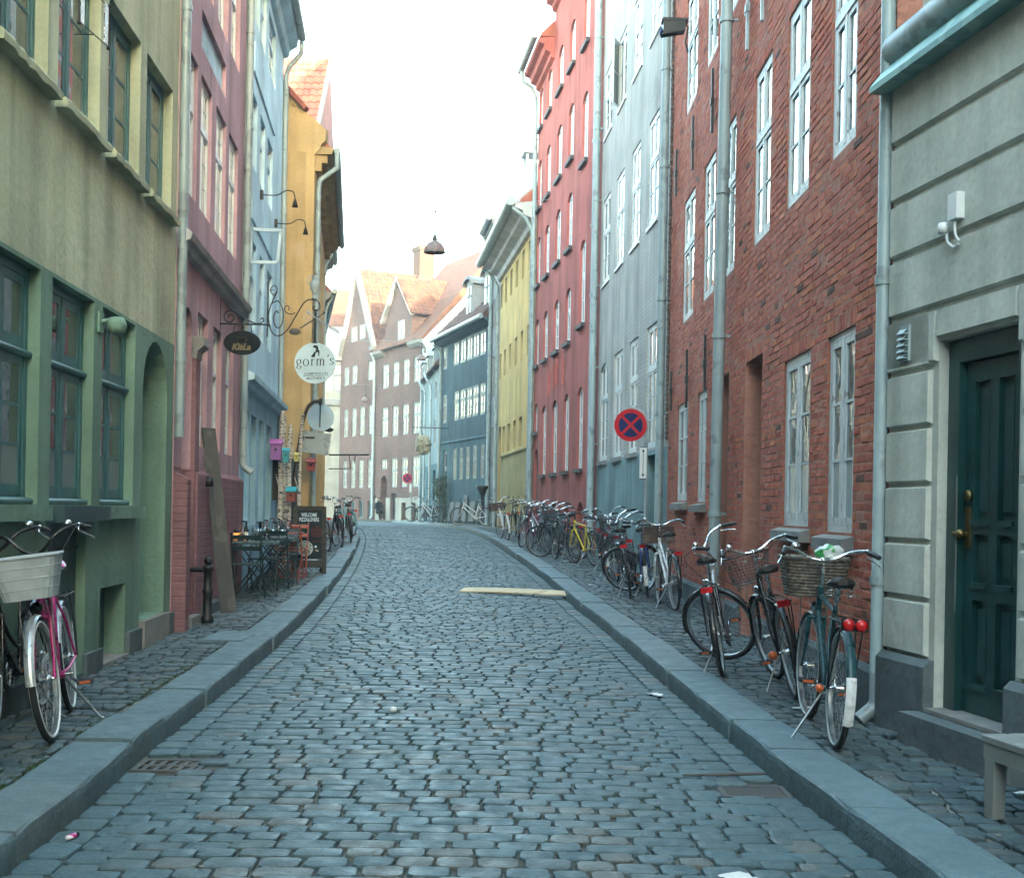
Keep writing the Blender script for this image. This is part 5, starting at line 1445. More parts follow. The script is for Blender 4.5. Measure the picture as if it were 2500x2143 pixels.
    if rack:
        m = MB(); zt = .735
        m.tube([(.20,.05,zt),(-.30,.06,zt),(-.32,0,zt),(-.30,-.06,zt),(.20,-.05,zt),(.23,0,zt+.01),(.20,.05,zt)], .006, 6)
        for yy in (-.02,.02): m.tube([(.2,yy,zt),(-.31,yy,zt)], .004, 4)
        for s in (-1,1): m.tube([(-.02,s*.065,zt),(0,s*.07,WR)], .005, 5); m.tube([(-.26,s*.06,zt),(-.02,s*.07,WR)], .005, 5)
        rk = part('luggage_rack', m, M['iron'])
    if tail:
        m = MB(); m.box(-.345,-.325,-.045,.045,.70,.745) if rack else m.box(.20,.22,-.03,.03,.70,.75); part('rear_light', m, M['red_lens'])
    m = MB(); Tl = Matrix.Translation((1.0,0,.74)) @ Matrix.Rotation(R(90),4,'Y'); m.lathe([(.012,-.05),(.03,-.02),(.034,.02),(.001,.022)], 12, Tl); part('headlight', m, PM['black'] if barcol != 'chrome' else M['chrome'], f=True)
    if stand:
        m = MB(); q = math.tan(R(lean)) if lean > 0 else math.tan(R(8)); m.tube([(.40,.03,.26),(.33,.20,-.20*q+.012),(.325,.215,-.215*q+.008)], [.009,.008,.011], 6); part('kickstand', m, M['steel'])
    if basket:
        o = put('basket', BK.setdefault(basket, None) or basket_mesh(basket), root); BK[basket] = o.data; o.matrix_local = F
        m = MB()
        for s in (-1,1): m.tube([(1.05,s*.09,.80),(1.075,s*.07,WR)], .004, 4); m.tube([(.90,s*.06,.98),(.98,s*.06,.98)], .005, 4)
        m.build('basket_stay', M['steel'], o)
    return root
def yawto(a, b): return math.degrees(math.atan2(b[1]-a[1], b[0]-a[0]))
# right side, from the camera outwards
b1 = bike('dark teal city bicycle with wicker basket and white mudguard tip, nearest on the right', 1.87, 7.2, yawto((1.87,7.2),(1.96,8.3)), -3, 4, 'teal', 'diamond', 'wicker', 'col', 2, 'city', white_tip=True, springs=True, tail=False, guard=None, stand=True)
m = MB()
for s in (-1,1): m.ball((-.335, s*.034, .735), .024, .034, .034, 10)
tl = m.build('rear_light', M['red_lens'], b1)
m = MB(); m.box(-.318,-.305,-.075,.075,.70,.77); m.build('lamp_plate', PM['black'], tl)
m = MB(); m.lathe([(.001,0),(.022,0),(.024,.03),(.001,.034)], 10, Matrix.Translation((-.03,.12,WR)) @ Matrix.Rotation(R(-90),4,'Y')); m.build('hub_light', M['orange_lens'], b1)
b2 = bike('black city bicycle with black wire basket and black saddle, second on the right', 2.06, 9.02, yawto((2.06,9.02),(2.14,10.1)), 12, 10, 'black', 'swan', 'wire', 'col', 0, 'city')
m = MB(); m.lathe([(.001,0),(.03,0),(.032,.03),(.001,.034)], 10, Matrix.Translation((-.03,.11,WR)) @ Matrix.Rotation(R(-90),4,'Y')); m.build('hub_light', M['orange_lens'], b2)
bike('silver grey bicycle with its front wheel turned sharply aside, red reflector at the back', 1.71, 10.05, 78, 10, 66, 'silver', 'step', None, 'black', 0, 'city', guard='black')
bike('white step through bicycle with brown wooden crate on the front', 2.05, 15.6, yawto((2.05,15.6),(1.98,16.7)), 4, -6, 'white', 'step', 'crate', 'black', 2, 'city')
bike('blue framed bicycle with white mudguard tip, leaning near the sign post', 1.90, 17.4, 84, 7, -32, 'blue', 'diamond', None, 'black', 0, 'flat', 'black', white_tip=True)
bike('black bicycle with wide chrome handlebar and turned front wheel, by the sign post', 1.66, 17.35, 86, 10, 60, 'black', 'swan', 'wire', 'col', 0, 'city', guard='black')
bike('black and red bicycle with white rear mudguard tip, behind the chrome handlebar bicycle', 1.66, 21.2, 82, 5, 12, 'red', 'step', None, 'black', 0, 'high', white_tip=True)
bike('bright yellow bicycle standing before the grey and salmon house joint', 1.60, 24.1, yawto((1.6,24.1),(1.25,25.1)), 5, 8, 'yellow', 'diamond', None, None, 0, 'flat', 'black', guard=None, rack=True)
bike('dark blue black bicycle side on to the street, left of the yellow one', 1.42, 26.2, 138, 6, 10, 'black', 'diamond', None, None, 0, 'flat', 'black', guard=None, rack=False)
bike('black bicycle half hidden between the yellow one and the grey cabinet', 1.45, 27.2, 120, 4, 20, 'grey', 'diamond', None, 'black', 0, 'city')
bike('silver bicycle with black wire basket beside the magenta one', .86, 29.4, yawto((.86,29.4),(.5,30.4)), 5, -12, 'silver', 'step', 'wire', 'chrome', 0, 'city')
bike('plum magenta bicycle turned towards the street, far right row', .72, 31.2, yawto((.72,31.2),(.3,30.35)), 6, 10, 'plum', 'step', None, 'black', 0, 'city')
bike('grey bicycle with chrome handlebar behind the magenta one', .55, 34.2, 105, 5, -20, 'grey', 'diamond', None, 'black', 0, 'city')
bike('aqua grey bicycle behind the silver one with basket', .95, 32.4, 100, 4, 15, 'aqua', 'step', None, 'black', 0, 'city')
bike('white bicycle with brown front basket before the yellow house', -.10, 34.8, yawto((-.1,34.8),(-.32,35.9)), 6, 6, 'white', 'step', 'crate', 'white', 0, 'high')
bike('white bicycle side on before the slate blue house', -.95, 47.6, 168, 5, 8, 'white', 'step', None, None, 0, 'flat', 'black', guard=None, rack=False)
bike('dark bicycle before the small pale house at the bend', -3.62, 56.6, 150, 5, 15, 'grey', 'step', None, 'black', 0, 'city')
bike('white framed bicycle beside the dark one at the bend', -3.2, 55.4, 140, 5, 5, 'white', 'step', None, 'black', 0, 'city')
# left side
LG = 'bicycles on the left pavement'
b = bike('magenta bicycle with white mesh basket and pink striped saddle, facing the camera', -2.78, 8.02, yawto((-2.78,8.02),(-2.52,6.95)), -7, -4, 'magenta', 'step', 'plastic', 'silver', 1, 'high', 'black', saddle='saddle_pink', group=LG, guard='white', tail=False)
bike('black bicycle at the left picture edge, next to the magenta one', -3.0, 8.1, yawto((-3.0,8.1),(-2.86,7.0)), -5, 8, 'black', 'swan', None, 'black', 2, 'high', 'black', group=LG)
bike('teal ladies bicycle side on beyond the pizza board', -4.45, 35.3, 118, 4, 5, 'aqua', 'step', None, 'col', 0, 'city', group=LG)
bike('black bicycle just behind the pizza board', -3.98, 27.4, 112, 6, 15, 'black', 'diamond', 'wire', 'black', 0, 'city', group=LG)
bike('black bicycle second behind the pizza board, chrome handlebar', -3.92, 29.2, 104, 6, -25, 'black', 'swan', None, 'black', 0, 'high', group=LG)
bike('grey bicycle third behind the pizza board', -4.0, 31.4, 98, 5, 10, 'grey', 'step', None, 'black', 0, 'city', group=LG)

for i, (x, y, yw, ln, st, cl, sy, bk, ba, lab) in enumerate((
    (1.82,18.9,88,6,20,'black','step',None,'city','black step through bicycle squeezed behind the blue framed one'),
    (1.72,20.3,92,6,-15,'grey','diamond','wire','flat','grey bicycle with black wire basket near the teal base of the grey house'),
    (1.66,22.6,84,5,10,'black','diamond',None,'flat','black bicycle just before the yellow one'),
    (1.30,25.3,110,4,-10,'black','step','wire','city','black bicycle with wire basket behind the yellow one'),
    (1.12,28.1,104,5,25,'teal','step',None,'city','dark teal bicycle just before the grey cabinet'),
    (.62,32.9,100,5,-15,'black','swan',None,'city','black bicycle between the magenta and grey ones'),
    (.22,36.4,98,5,10,'black','diamond',None,'flat','black bicycle at the far end of the long row'))):
    bike(lab, x, y, yw, ln, st, cl, sy, bk, 'black' if sy != 'diamond' else None, 0, ba, 'black' if ba == 'flat' else 'chrome', guard='black' if sy != 'diamond' else None)
# ---------------------------------------------------------------- street things
def text_mesh(body, size, mats, bold=0, shear=0, align='CENTER', xs=1.0, extrude=.0008):
    cu = bpy.data.curves.new('lettering', 'FONT'); cu.body = body; cu.size = size; cu.align_x = align; cu.offset = bold; cu.shear = shear; cu.extrude = extrude; cu.resolution_u = 3
    o = bpy.data.objects.new('lettering', cu); COL.objects.link(o)
    me = bpy.data.meshes.new_from_object(o.evaluated_get(bpy.context.evaluated_depsgraph_get()))
    bpy.data.objects.remove(o); bpy.data.curves.remove(cu)
    me.name = 'lettering'; me.materials.clear(); me.materials.append(mats)
    me.transform(Matrix.Diagonal((xs,1,1,1)) ); me.transform(Matrix.Rotation(R(90),4,'X'))
    return me
def at(th, x, y, z, rz=0):
    th.location = (x, y, z); th.rotation_euler = (0, 0, R(rz)); return th
def circ(r, n=20, cx=0, cz=0, a0=0, a1=360): return [(cx+r*math.cos(R(a0+(a1-a0)*i/n)), cz+r*math.sin(R(a0+(a1-a0)*i/n))) for i in range(n+(0 if a1-a0 == 360 else 1))]
M['sign_red'] = plain('sign_red', (.46,.010,.018), .6, spec=.15, var=.05, bdist=0); M['sign_blue'] = plain('sign_blue', (.006,.016,.085), .6, spec=.15, var=.05, bdist=0)
M['sign_white'] = plain('sign_white', (.62,.64,.63), .5, var=.06, bdist=0); M['sign_pale'] = worn('pale_sign', (.42,.55,.60), (.36,.45,.48), .6, .5, 4, 0)
M['ink'] = plain('ink', (.012,.016,.018), .8, bdist=0, spec=.12); M['gold'] = plain('gold_letters', (.16,.13,.06), .5, bdist=0)
M['galv'] = worn('galvanised', (.30,.35,.36), (.2,.24,.25), .55, .45, 6); M['dark_board'] = plain('dark_board', (.012,.02,.024), .8, bdist=0, spec=.1)
M['brown_wood'] = plain('brown_board_frame', (.045,.04,.034), .85, var=.35, scale=12, spec=.12); M['plank'] = worn('pale_plank', (.56,.45,.26), (.42,.34,.22), .6, .7, 4)
M['bench_wood'] = worn('bench_wood', (.20,.215,.20), (.28,.295,.28), .55, .75, 5)
M['cast_iron'] = worn('cast_iron', (.06,.062,.06), (.09,.065,.05), .58, .7, 12)
M['grey_plank'] = worn('weathered_plank', (.08,.078,.07), (.12,.115,.10), .55, .8, 4); M['lampshade'] = worn('rusty_lamp', (.10,.075,.07), (.17,.11,.09), .55, .6, 8)
M['drink_glass'], _nt, _b = mnew('drinking_glass'); _b.inputs['Transmission Weight'].default_value = 1; _b.inputs['Roughness'].default_value = .02; _b.inputs['IOR'].default_value = 1.3; _b.inputs['Base Color'].default_value = (.95,1,1,1)
# no stopping sign on a bent post
def stop_sign(x, y, zc, r, label, hgt, ex, ztop, plate):
    t = thing('no_stopping_sign', label, 'road sign', (x, y, pave(y)))
    g = pave(y)
    m = MB(); m.tube([(ex,.03,0),(ex,.03,zc-g+.05)] + [(ex-.0-(ex)*(1-math.cos(R(a)))*1.0,.03,zc-g+.05+(ztop-.05)*math.sin(R(a))) for a in (25,45,65,90)], .024, 10); m.build('post', M['galv'], t)
    m = MB(); m.ext(circ(r,28,0,zc-g), -.010, .004, 0); d = m.build('disc', M['sign_red'], t)
    m = MB(); m.ext(circ(r*.965,28,0,zc-g), .0042, .008); m.build('disc_back', M['galv'], d)
    m = MB(); m.ext(circ(r*.74,28,0,zc-g), -.013, -.0102, 0); m.build('blue_field', M['sign_blue'], d)
    m = MB()
    for a in (45,-45): m.obox((0,-.0145,zc-g), (r*.74*math.cos(R(a)),0,r*.74*math.sin(R(a))), (0,.001 if a > 0 else .0015,0), (-r*.085*math.sin(R(a)),0,r*.085*math.cos(R(a))))
    m.build('red_cross', M['sign_red'], d)
    m = MB(); m.box(-.01,.01,.004,.03,zc-g+r*.7,zc-g+r*1.22); m.box(ex-.035,ex+.035,-.005,.06,zc-g-r*.9,zc-g-r*.9+.03); m.build('clamp', M['galv'], t)
    if plate:
        zp = plate
        m = MB(); m.box(ex-.095,ex+.005,-.012,.0,zp-.235,zp+.235); p = m.build('arrow_plate', M['sign_white'], t)
        m = MB(); c = ex-.045; m.box(c-.004,c+.004,-.0145,-.0122,zp-.17,zp+.17)
        for s in (-1,1): m.ext([(c,zp+s*.205),(c-.02,zp+s*.16),(c+.02,zp+s*.16)] if s > 0 else [(c,zp-.205),(c+.02,zp-.16),(c-.02,zp-.16)], -.0145, -.0122)
        m.box(ex-.095,ex+.005,-.0143,-.0122,zp+.225,zp+.235); m.box(ex-.095,ex+.005,-.0143,-.0122,zp-.235,zp-.225); m.build('arrow', M['ink'], p)
        for z in (.19,-.19): m = MB(); m.box(ex-.03,ex+.035,0,.055,zp+z-.012,zp+z+.012); m.build('clamp', M['galv'], t)
    return t
stop_sign(1.70, 18.3, 2.715, .237, 'round red and blue no stopping sign with white arrow plate on bent post', 2.9, .235, .24, 1.82-.14+.2)
stop_sign(-5.62, 67.3, 3.05, .26, 'small distant no stopping sign before the brick house', 3, .22, .2, 1.75)
# hanging street lamps over the middle of the street
for (x, y, z, d, a, b, lab) in ((-2.28,35,8.55,.25,(-5.0,35,9.4),(.95,35,9.9),'brown dome street lamp hanging over the street, highest and nearest'),
                                (-4.6,62,8.75,.25,(-9.2,62,9.6),(-4.0,62,9.4),'brown dome street lamp hanging before the brick house dormer'),
                                (-8.6,73,7.6,.24,(-13,73,8.5),(-7.4,74.2,8.4),'brown dome street lamp low before the brick gable house')):
    t = thing('street_lamp', lab, 'street lamp', (x,y,z), 0, 'lamps hung across the street')
    m = MB(); m.lathe([(d,0),(d*.98,.04),(d*.9,.12),(d*.68,.21),(d*.36,.265),(d*.2,.28),(.001,.285)], 20); m.lathe([(d*.97,.002),(d*.88,.11),(d*.6,.2),(.001,.25)], 20); m.build('lamp_shade', M['lampshade'], t)
    m = MB(); m.lathe([(.055,.28),(.06,.33),(.035,.40),(.02,.42)], 10); m.tube([(0,0,.42),(0,0,.62),(.01,0,.64),(-.01,0,.7),(0,0,.95)], .011, 5)
    for q in (.45,.62,.72,.95): m.ball((0,0,q), .028, n=8)
    m.build('hanger', M['iron'], t)
    m = MB(); m.tube([(a[0]-x,a[1]-y,a[2]-z),(0,0,.97),(b[0]-x,b[1]-y,b[2]-z)], .006, 4); m.build('span_wire', M['galv'], t); t.scale = (1.2, 1.2, 1.2) if y < 40 else (1, 1, 1)
    m = MB(); m.ball((0,0,.1), .07, n=10); m.build('bulb', M['clear_lens'], t)
# flood lamp high on the red house
P0 = RED.w(9.35, .1, 8.2)
t = thing('flood_lamp', 'dark boxy flood lamp on an arm, high on the red brick house', 'flood lamp', P0)
m = MB(); m.ext([(-.62,.06),(-.02,.06),(.0,.12),(-.60,.13)], -.14, .14); m.box(-.58,-.08,-.13,.13,-.16,.06); m.add([(-.58,-.13,-.16),(-.58,.13,-.16),(-.08,.13,-.16),(-.08,-.13,-.16),(-.62,-.12,-.26),(-.62,.12,-.26)], [(0,1,5,4),(0,4,3),(1,2,5)]); m.build('housing', M['iron'], t)
m = MB(); m.ball((-.62,0,-.17), .04, .1, .1, 12); m.build('lens', M['sign_blue'], t)
m = MB(); m.tube([(-.1,0,.05),(.0,0,-.05),(-.06,-.02,-.4),(.0,0,-.62)], .022, 6); m.tube([(-.02,0,.05),(.3,-.5,.12)], .006, 4); m.tube([(-.02,0,-.2),(.3,-.6,-.15)], .006, 4); m.build('arm', M['iron'], t)
t.scale = (.6, .6, .6)
# leaves growing on the copper ledge
t = thing('ledge_plant', 'small green weed growing from the gutter above the copper ledge', 'plant', BEIGE.w(2.95, .02, 4.6))
M['leaf'] = plain('leaf', (.05,.085,.035), .6, var=.4, bdist=0)
m = MB(); lv = MB(); rr = random.Random(4)
for i in range(7):
    tip = Vector((rr.uniform(-.28,.05), rr.uniform(-.5,.5), rr.uniform(.1,.34))); pts = smooth_curve([(0,0,-.05), tuple(tip*.5+Vector((0,0,.03))), tuple(tip)], 4)
    m.tube(pts, .004, 4)
    for j in range(3, len(pts)):
        for k in range(3):
            d = Vector((rr.uniform(-1,1), rr.uniform(-1,1), rr.uniform(-.4,.8))).normalized(); s = Vector((rr.uniform(-1,1), rr.uniform(-1,1), rr.uniform(-1,1))).cross(d).normalized(); p = Vector(pts[j])
            lv.add([tuple(p), tuple(p+d*.03+s*.013), tuple(p+d*.06), tuple(p+d*.03-s*.013)], [(0,1,2,3)])
m.build('stem', M['leaf'], t); lv.build('leaves', M['leaf'], t, kind='stuff')
# window mirror on the green house
t = thing('window_mirror', 'small double glass spy mirror on iron frame outside an upper teal window', 'mirror', GREEN.w(5.05, .04, 5.05))
m = MB()
for u in (0,.5): m.tube([(0+u*.1,u,-.16),(u*.1,u,.16)], .008, 5); m.ball((u*.1,u,-.16),.016,n=6); m.ball((u*.1,u,.16),.016,n=6)
for z in (-.15,.15): m.tube([(0,0,z),(.05,.5,z)], .005, 4); m.tube([(-.12,.25,z),(.02,.25,z)], .005, 4)
m.build('frame', M['iron'], t); m = MB(); m.box(-.004,.004,.02,.1,-.15,.15); m.box(.046,.054,.40,.48,-.15,.15); m.build('mirror_glass', M['chrome'], t)
# porch lamp on the green house
t = thing('porch_lamp', 'small green painted globe lamp on the green house between windows', 'wall lamp', GREEN.w(5.86, .0, 2.86))
m = MB(); m.tube([(0,0,0),(.10,-.0,.02),(.14,0,-.02)], .02, 8); m.box(-.0,.02,-.05,.05,-.08,.08); m.build('bracket', M['green_low'], t)
m = MB(); m.lathe([(.001,.075),(.05,.07),(.075,.03),(.078,.0),(.06,-.05),(.001,-.06)], 12, Matrix.Translation((.14,0,-.03))); m.build('globe', M['green_low'], t)
# KisLa sign
bx, by = -3.62, 15.45
t = thing('oval_hanging_sign', 'dark oval hanging sign with gold KisLa lettering and cup on scrolled bracket', 'sign', (bx, by, 3.67))
def spiral(cx, cz, r0, r1, a0, a1, n=22): return [(cx+(r0+(r1-r0)*i/n)*math.cos(R(a0+(a1-a0)*i/n)), 0, cz+(r0+(r1-r0)*i/n)*math.sin(R(a0+(a1-a0)*i/n))) for i in range(n+1)]
m = MB(); m.tube([(0,0,.30),(0,0,-.22)], .008, 6); m.tube([(0,0,.0),(.58,0,.0),(.615,0,-.02)], .010, 6)
m.tube(smooth_curve([(.44,0,.01),(.35,0,.045),(.22,0,.13),(.12,0,.165)] + spiral(.12,.08,.085,.015,90,570)[1:], 2), .008, 6); m.tube(smooth_curve([(.44,0,.01),(.50,0,.015),(.535,0,.05),(.52,0,.08),(.495,0,.06)],4), .007, 6); m.ball((.6,0,-.01), .018, n=8)
m.tube([(.18,0,0),(.16,0,-.10)], .006, 5); m.tube([(.38,0,0),(.385,0,-.10)], .006, 5); m.build('bracket', M['iron'], t)
m = MB(); m.ext([(.275+.225*math.cos(R(10*i)), -.23+.148*math.sin(R(10*i))) for i in range(36)], -.012, .012); sg = m.build('sign_panel', M['ink'], t)
put('lettering', text_mesh('KisLa', .105, M['gold'], .004, .25), sg, (.265,-.0135,-.315))
m = MB(); c = .27; 
for pts in (smooth_curve([(c-.05,0,-.165),(c-.042,0,-.23),(c+.042,0,-.23),(c+.05,0,-.165)],4), smooth_curve([(c-.075,0,-.235),(c,0,-.255),(c+.075,0,-.235)],4), [(c-.05,0,-.165),(c+.05,0,-.165)], smooth_curve([(c+.05,0,-.18),(c+.075,0,-.19),(c+.05,0,-.215)],4)): m.tube([(p[0],-.0135,p[2]) for p in pts], .0022, 4)
m.build('cup_emblem', M['gold'], sg)
# gorm's sign
bx, by = -4.06, 20.7
t = thing('round_hanging_sign', "pale round hanging sign reading gorm's, crossed spoon and fork above", 'sign', (bx, by, 4.57))
Z0 = 4.3
m = MB()
m.tube([(-.01,0,.55),(-.01,0,-.35)], .009, 6)
m.tube(smooth_curve([(.02,0,.42),(.08,0,.50),(.14,0,.44),(.09,0,.34),(.03,0,.40),(.07,0,.43)],5), .009, 6)
m.tube(smooth_curve([(.14,0,.40),(.05,0,.20),(-.0,0,-.02),(.06,0,-.26),(.18,0,-.33),(.32,0,-.22),(.46,0,.02),(.58,0,.22),(.70,0,.28),(.82,0,.24),(.84,0,.14),(.78,0,.09),(.73,0,.13),(.77,0,.17)],5), .0105, 6)
m.tube(smooth_curve([(.05,0,.20),(.16,0,.24),(.235,0,.10),(.235,0,-.10),(.17,0,-.2),(.10,0,-.13),(.09,0,.0),(.13,0,.08),(.165,0,.04)],5), .0095, 6)
m.tube(smooth_curve([(.44,0,.06),(.38,0,.03),(.29,0,.06),(.265,0,.13),(.31,0,.17),(.345,0,.13),(.32,0,.10)],5), .008, 6)
m.build('bracket', M['iron'], t)
m = MB(); m.tube([(.775,0,.12),(.775,0,-.42)], .02, 8); m.box(.735,.815,-.02,.02,-.44,-.42); m.build('hanging_rod', M['iron'], t)
m = MB(); m.lathe([(.001,-.0),(.05,.0),(.03,.05),(.035,.09),(.075,.17),(.085,.24),(.06,.30),(.04,.33),(.06,.38),(.001,.38)], 14, Matrix.Translation((.755,0,.285))); m.tube(smooth_curve([(.69,0,.50),(.64,0,.56),(.65,0,.64),(.71,0,.66)],4), .009, 6); m.build('jug', M['galv'], t)
m = MB(); m.tube([(.93,0,.08),(.90,0,.05)], .022, 6); m.tube([(.90,0,.05),(.52,0,-.20)], .011, 6); m.ball((.44,0,-.255), .10, .02, .055, 12); sp = m.build('spoon', M['grey_plank'], t); sp.rotation_euler = (0,0,0)
m = MB(); m.tube([(.64,-.015,.08),(.68,-.015,.05)], .022, 6); m.tube([(.68,-.015,.05),(.98,-.015,-.16)], .010, 6)
for k in range(4): m.tube([(.97+.01*k,-.015,-.13-.018*k),(1.16+.008*k,-.015,-.22-.02*k)], .005, 4)
m.build('fork', M['galv'], t)
cx, cz, rr_ = .78, -.765, .335
m = MB(); m.ext(circ(rr_,40,cx,cz), -.012, .012); disc = m.build('sign_panel', M['sign_pale'], t)
def pen(mb, paths, ox, oz, k, y=-.0135):
    nib = Vector((.35,.94)).normalized()
    for path in paths:
        P = [Vector((p[0],p[1])) for p in path]; Lh, Rh = [], []
        for i in range(len(P)):
            d = (P[min(i+1,len(P)-1)]-P[max(i-1,0)]).normalized(); w = .026 + .055*abs(d.x*nib.x*0+d.y)**1.5
            n = Vector((-d.y,d.x)); Lh.append((ox+(P[i].x+n.x*w)*k, y, oz+(P[i].y+n.y*w)*k)); Rh.append((ox+(P[i].x-n.x*w)*k, y, oz+(P[i].y-n.y*w)*k))
        mb.strip(Lh, Rh)
el = lambda cx,cy,rx,ry,a0=0,a1=360,n=24: [(cx+rx*math.cos(R(a0+(a1-a0)*i/n)), cy+ry*math.sin(R(a0+(a1-a0)*i/n))) for i in range(n+1)]
crv = lambda pts: [(p.x,p.y) for p in smooth_curve([(a,b,0) for a,b in pts],6)]
G = [el(.38,.66,.30,.33), crv([(.55,.92),(.68,.99),(.80,.96)]), crv([(.28,.36),(.17,.24),(.28,.12),(.55,.08),(.74,-.06),(.66,-.30),(.36,-.36),(.10,-.24),(.18,-.02),(.3,.08)])]
O = [el(.45,.5,.40,.50)]
Rr = [[(.2,.0),(.2,.97)], [(.02,.0),(.40,.0)], [(.04,.95),(.2,.97)], crv([(.2,.70),(.32,.90),(.50,.97),(.60,.90)])]
Mm = [[(.2,.0),(.2,.97)], [(.03,.0),(.38,.0)], [(.04,.95),(.2,.97)], crv([(.2,.74),(.36,.93),(.55,.95),(.68,.80),(.69,.55),(.69,.0)]), [(.54,.0),(.86,.0)], crv([(.69,.74),(.86,.93),(1.05,.95),(1.17,.80),(1.18,.55),(1.18,.0)]), [(1.03,.0),(1.36,.0)]]
Ap = [crv([(.14,1.55),(.20,1.40),(.08,1.22)])]
Ss = [crv([(.56,.80),(.50,.94),(.32,.98),(.14,.86),(.16,.66),(.36,.52),(.55,.38),(.56,.16),(.36,.02),(.16,.06),(.08,.22)])]
m = MB(); k = .108; ox = cx-.305; tilt = .022
for gl, adv in ((G,.9),(O,1.02),(Rr,.72),(Mm,1.48),(Ap,.34),(Ss,.6)):
    pen(m, gl, ox, cz-.055+(ox-cx+.3)*.06, k); ox += adv*k*1.13
m.build('lettering', M['ink'], disc)
l1 = put('lettering', text_mesh('GOURMETPIZZE & VIN', .052, M['ink'], .0005, xs=.74), disc, (cx+.02,-.0125,cz-.19)); l1.rotation_euler = (0,R(-3),0)
l2 = put('lettering', text_mesh('MAGSTRÆDE 16', .054, M['ink'], .0008, xs=.76), disc, (cx+.02,-.0125,cz-.265)); l2.rotation_euler = (0,R(-3),0)
m = MB(); m.obox((cx+.02,-.0130,cz-.206),(.205,0,.0105),(0,.0006,0),(0,0,.0035)); m.build('rule', M['ink'], disc)
m = MB(); s_ = .00158; q = lambda pts: [(cx+(a-8)*s_, cz+.098+b*s_) for a,b in pts]     # bearded head emblem
for poly in ([(-5,120),(12,124),(34,116),(42,96),(40,84),(22,78),(14,92),(-8,100),(-18,104)], [(22,78),(40,84),(52,70),(56,50),(50,28),(38,48),(30,54),(16,58),(10,70)], [(16,58),(30,54),(24,44),(14,42),(-2,52)], [(50,28),(56,50),(52,16),(52,2),(40,20),(36,36)], [(-2,52),(14,42),(12,18),(6,2),(-14,-4),(-34,4),(-22,22),(-12,34)]): m.ext(q(poly), -.0135, -.0122)
m.build('head_emblem', M['ink'], disc)
# gooseneck lamps and pale frame on the blue house
for s, z, lab in ((1.5,6.23,'black gooseneck sign lamp on pale blue house, nearer one'),(3.9,6.33,'black gooseneck sign lamp on pale blue house, further one')):
    p = BLUE.w(s, 0, z); t = thing('gooseneck_lamp', lab, 'sign lamp', p, 0, 'gooseneck lamps')
    m = MB(); m.box(0,.05,-.03,.03,-.07,.07); m.tube(smooth_curve([(.03,0,0),(.26,0,0),(.40,0,.07),(.51,0,.05),(.54,0,-.06)],5), .009, 6); m.build('arm', M['iron'], t)
    m = MB(); m.lathe([(.015,.03),(.025,0),(.048,-.09),(.042,-.09),(.016,.0)], 12, Matrix.Translation((.54,0,-.09))); m.build('lamp_shade', M['iron'], t)
p = BLUE.w(.4, 0, 5.22); t = thing('sign_frame', 'empty pale blue sign frame standing out from the pale blue house', 'sign frame', p)
m = MB()
for a, b in (((0,.24),(.44,.22)),((.44,.22),(.38,-.24)),((.38,-.24),(0,-.24)),((0,-.24),(0,.24))): m.obox(((a[0]+b[0])/2,0,(a[1]+b[1])/2), ((b[0]-a[0])/2+.01,0,(b[1]-a[1])/2), (0,.02,0), ((.022,0,0) if abs(b[0]-a[0]) < .2 else (0,0,.022)))
m.build('frame', M['blue_frame'], t); m = MB(); m.box(.02,.38,-.003,.003,-.22,.21); m.build('clear_panel', M['drink_glass'], t)
# crooked sign post with the backs of two signs
t = thing('crooked_sign_post', 'leaning sign post with back of round and square plates, by the birch trunks', 'sign post', (-4.08, 22.6, pave(22.6)))
m = MB(); m.tube(smooth_curve([(.0,0,0),(.12,0,1.2),(.26,0,2.35),(.36,0,2.8),(.48,0,2.95),(.60,0,2.97)],6), .03, 10); m.build('post', M['wood_dark'], t)
m = MB(); m.ext(circ(.245,28,.62,2.68), -.006, .006); m.build('round_plate', M['sign_pale'], t)
m = MB(); m.obox((.54,0,2.22), (.25,0,-.03), (0,.006,0), (.025,0,.19)); m.build('square_plate', M['galv'], t)
m = MB(); m.box(.58,.64,-.03,.03,2.9,3.02); m.box(.6,.62,-.02,-.006,2.5,2.92); m.box(.30,.52,-.02,-.006,2.3,2.33); m.build('clamp', M['iron'], t)
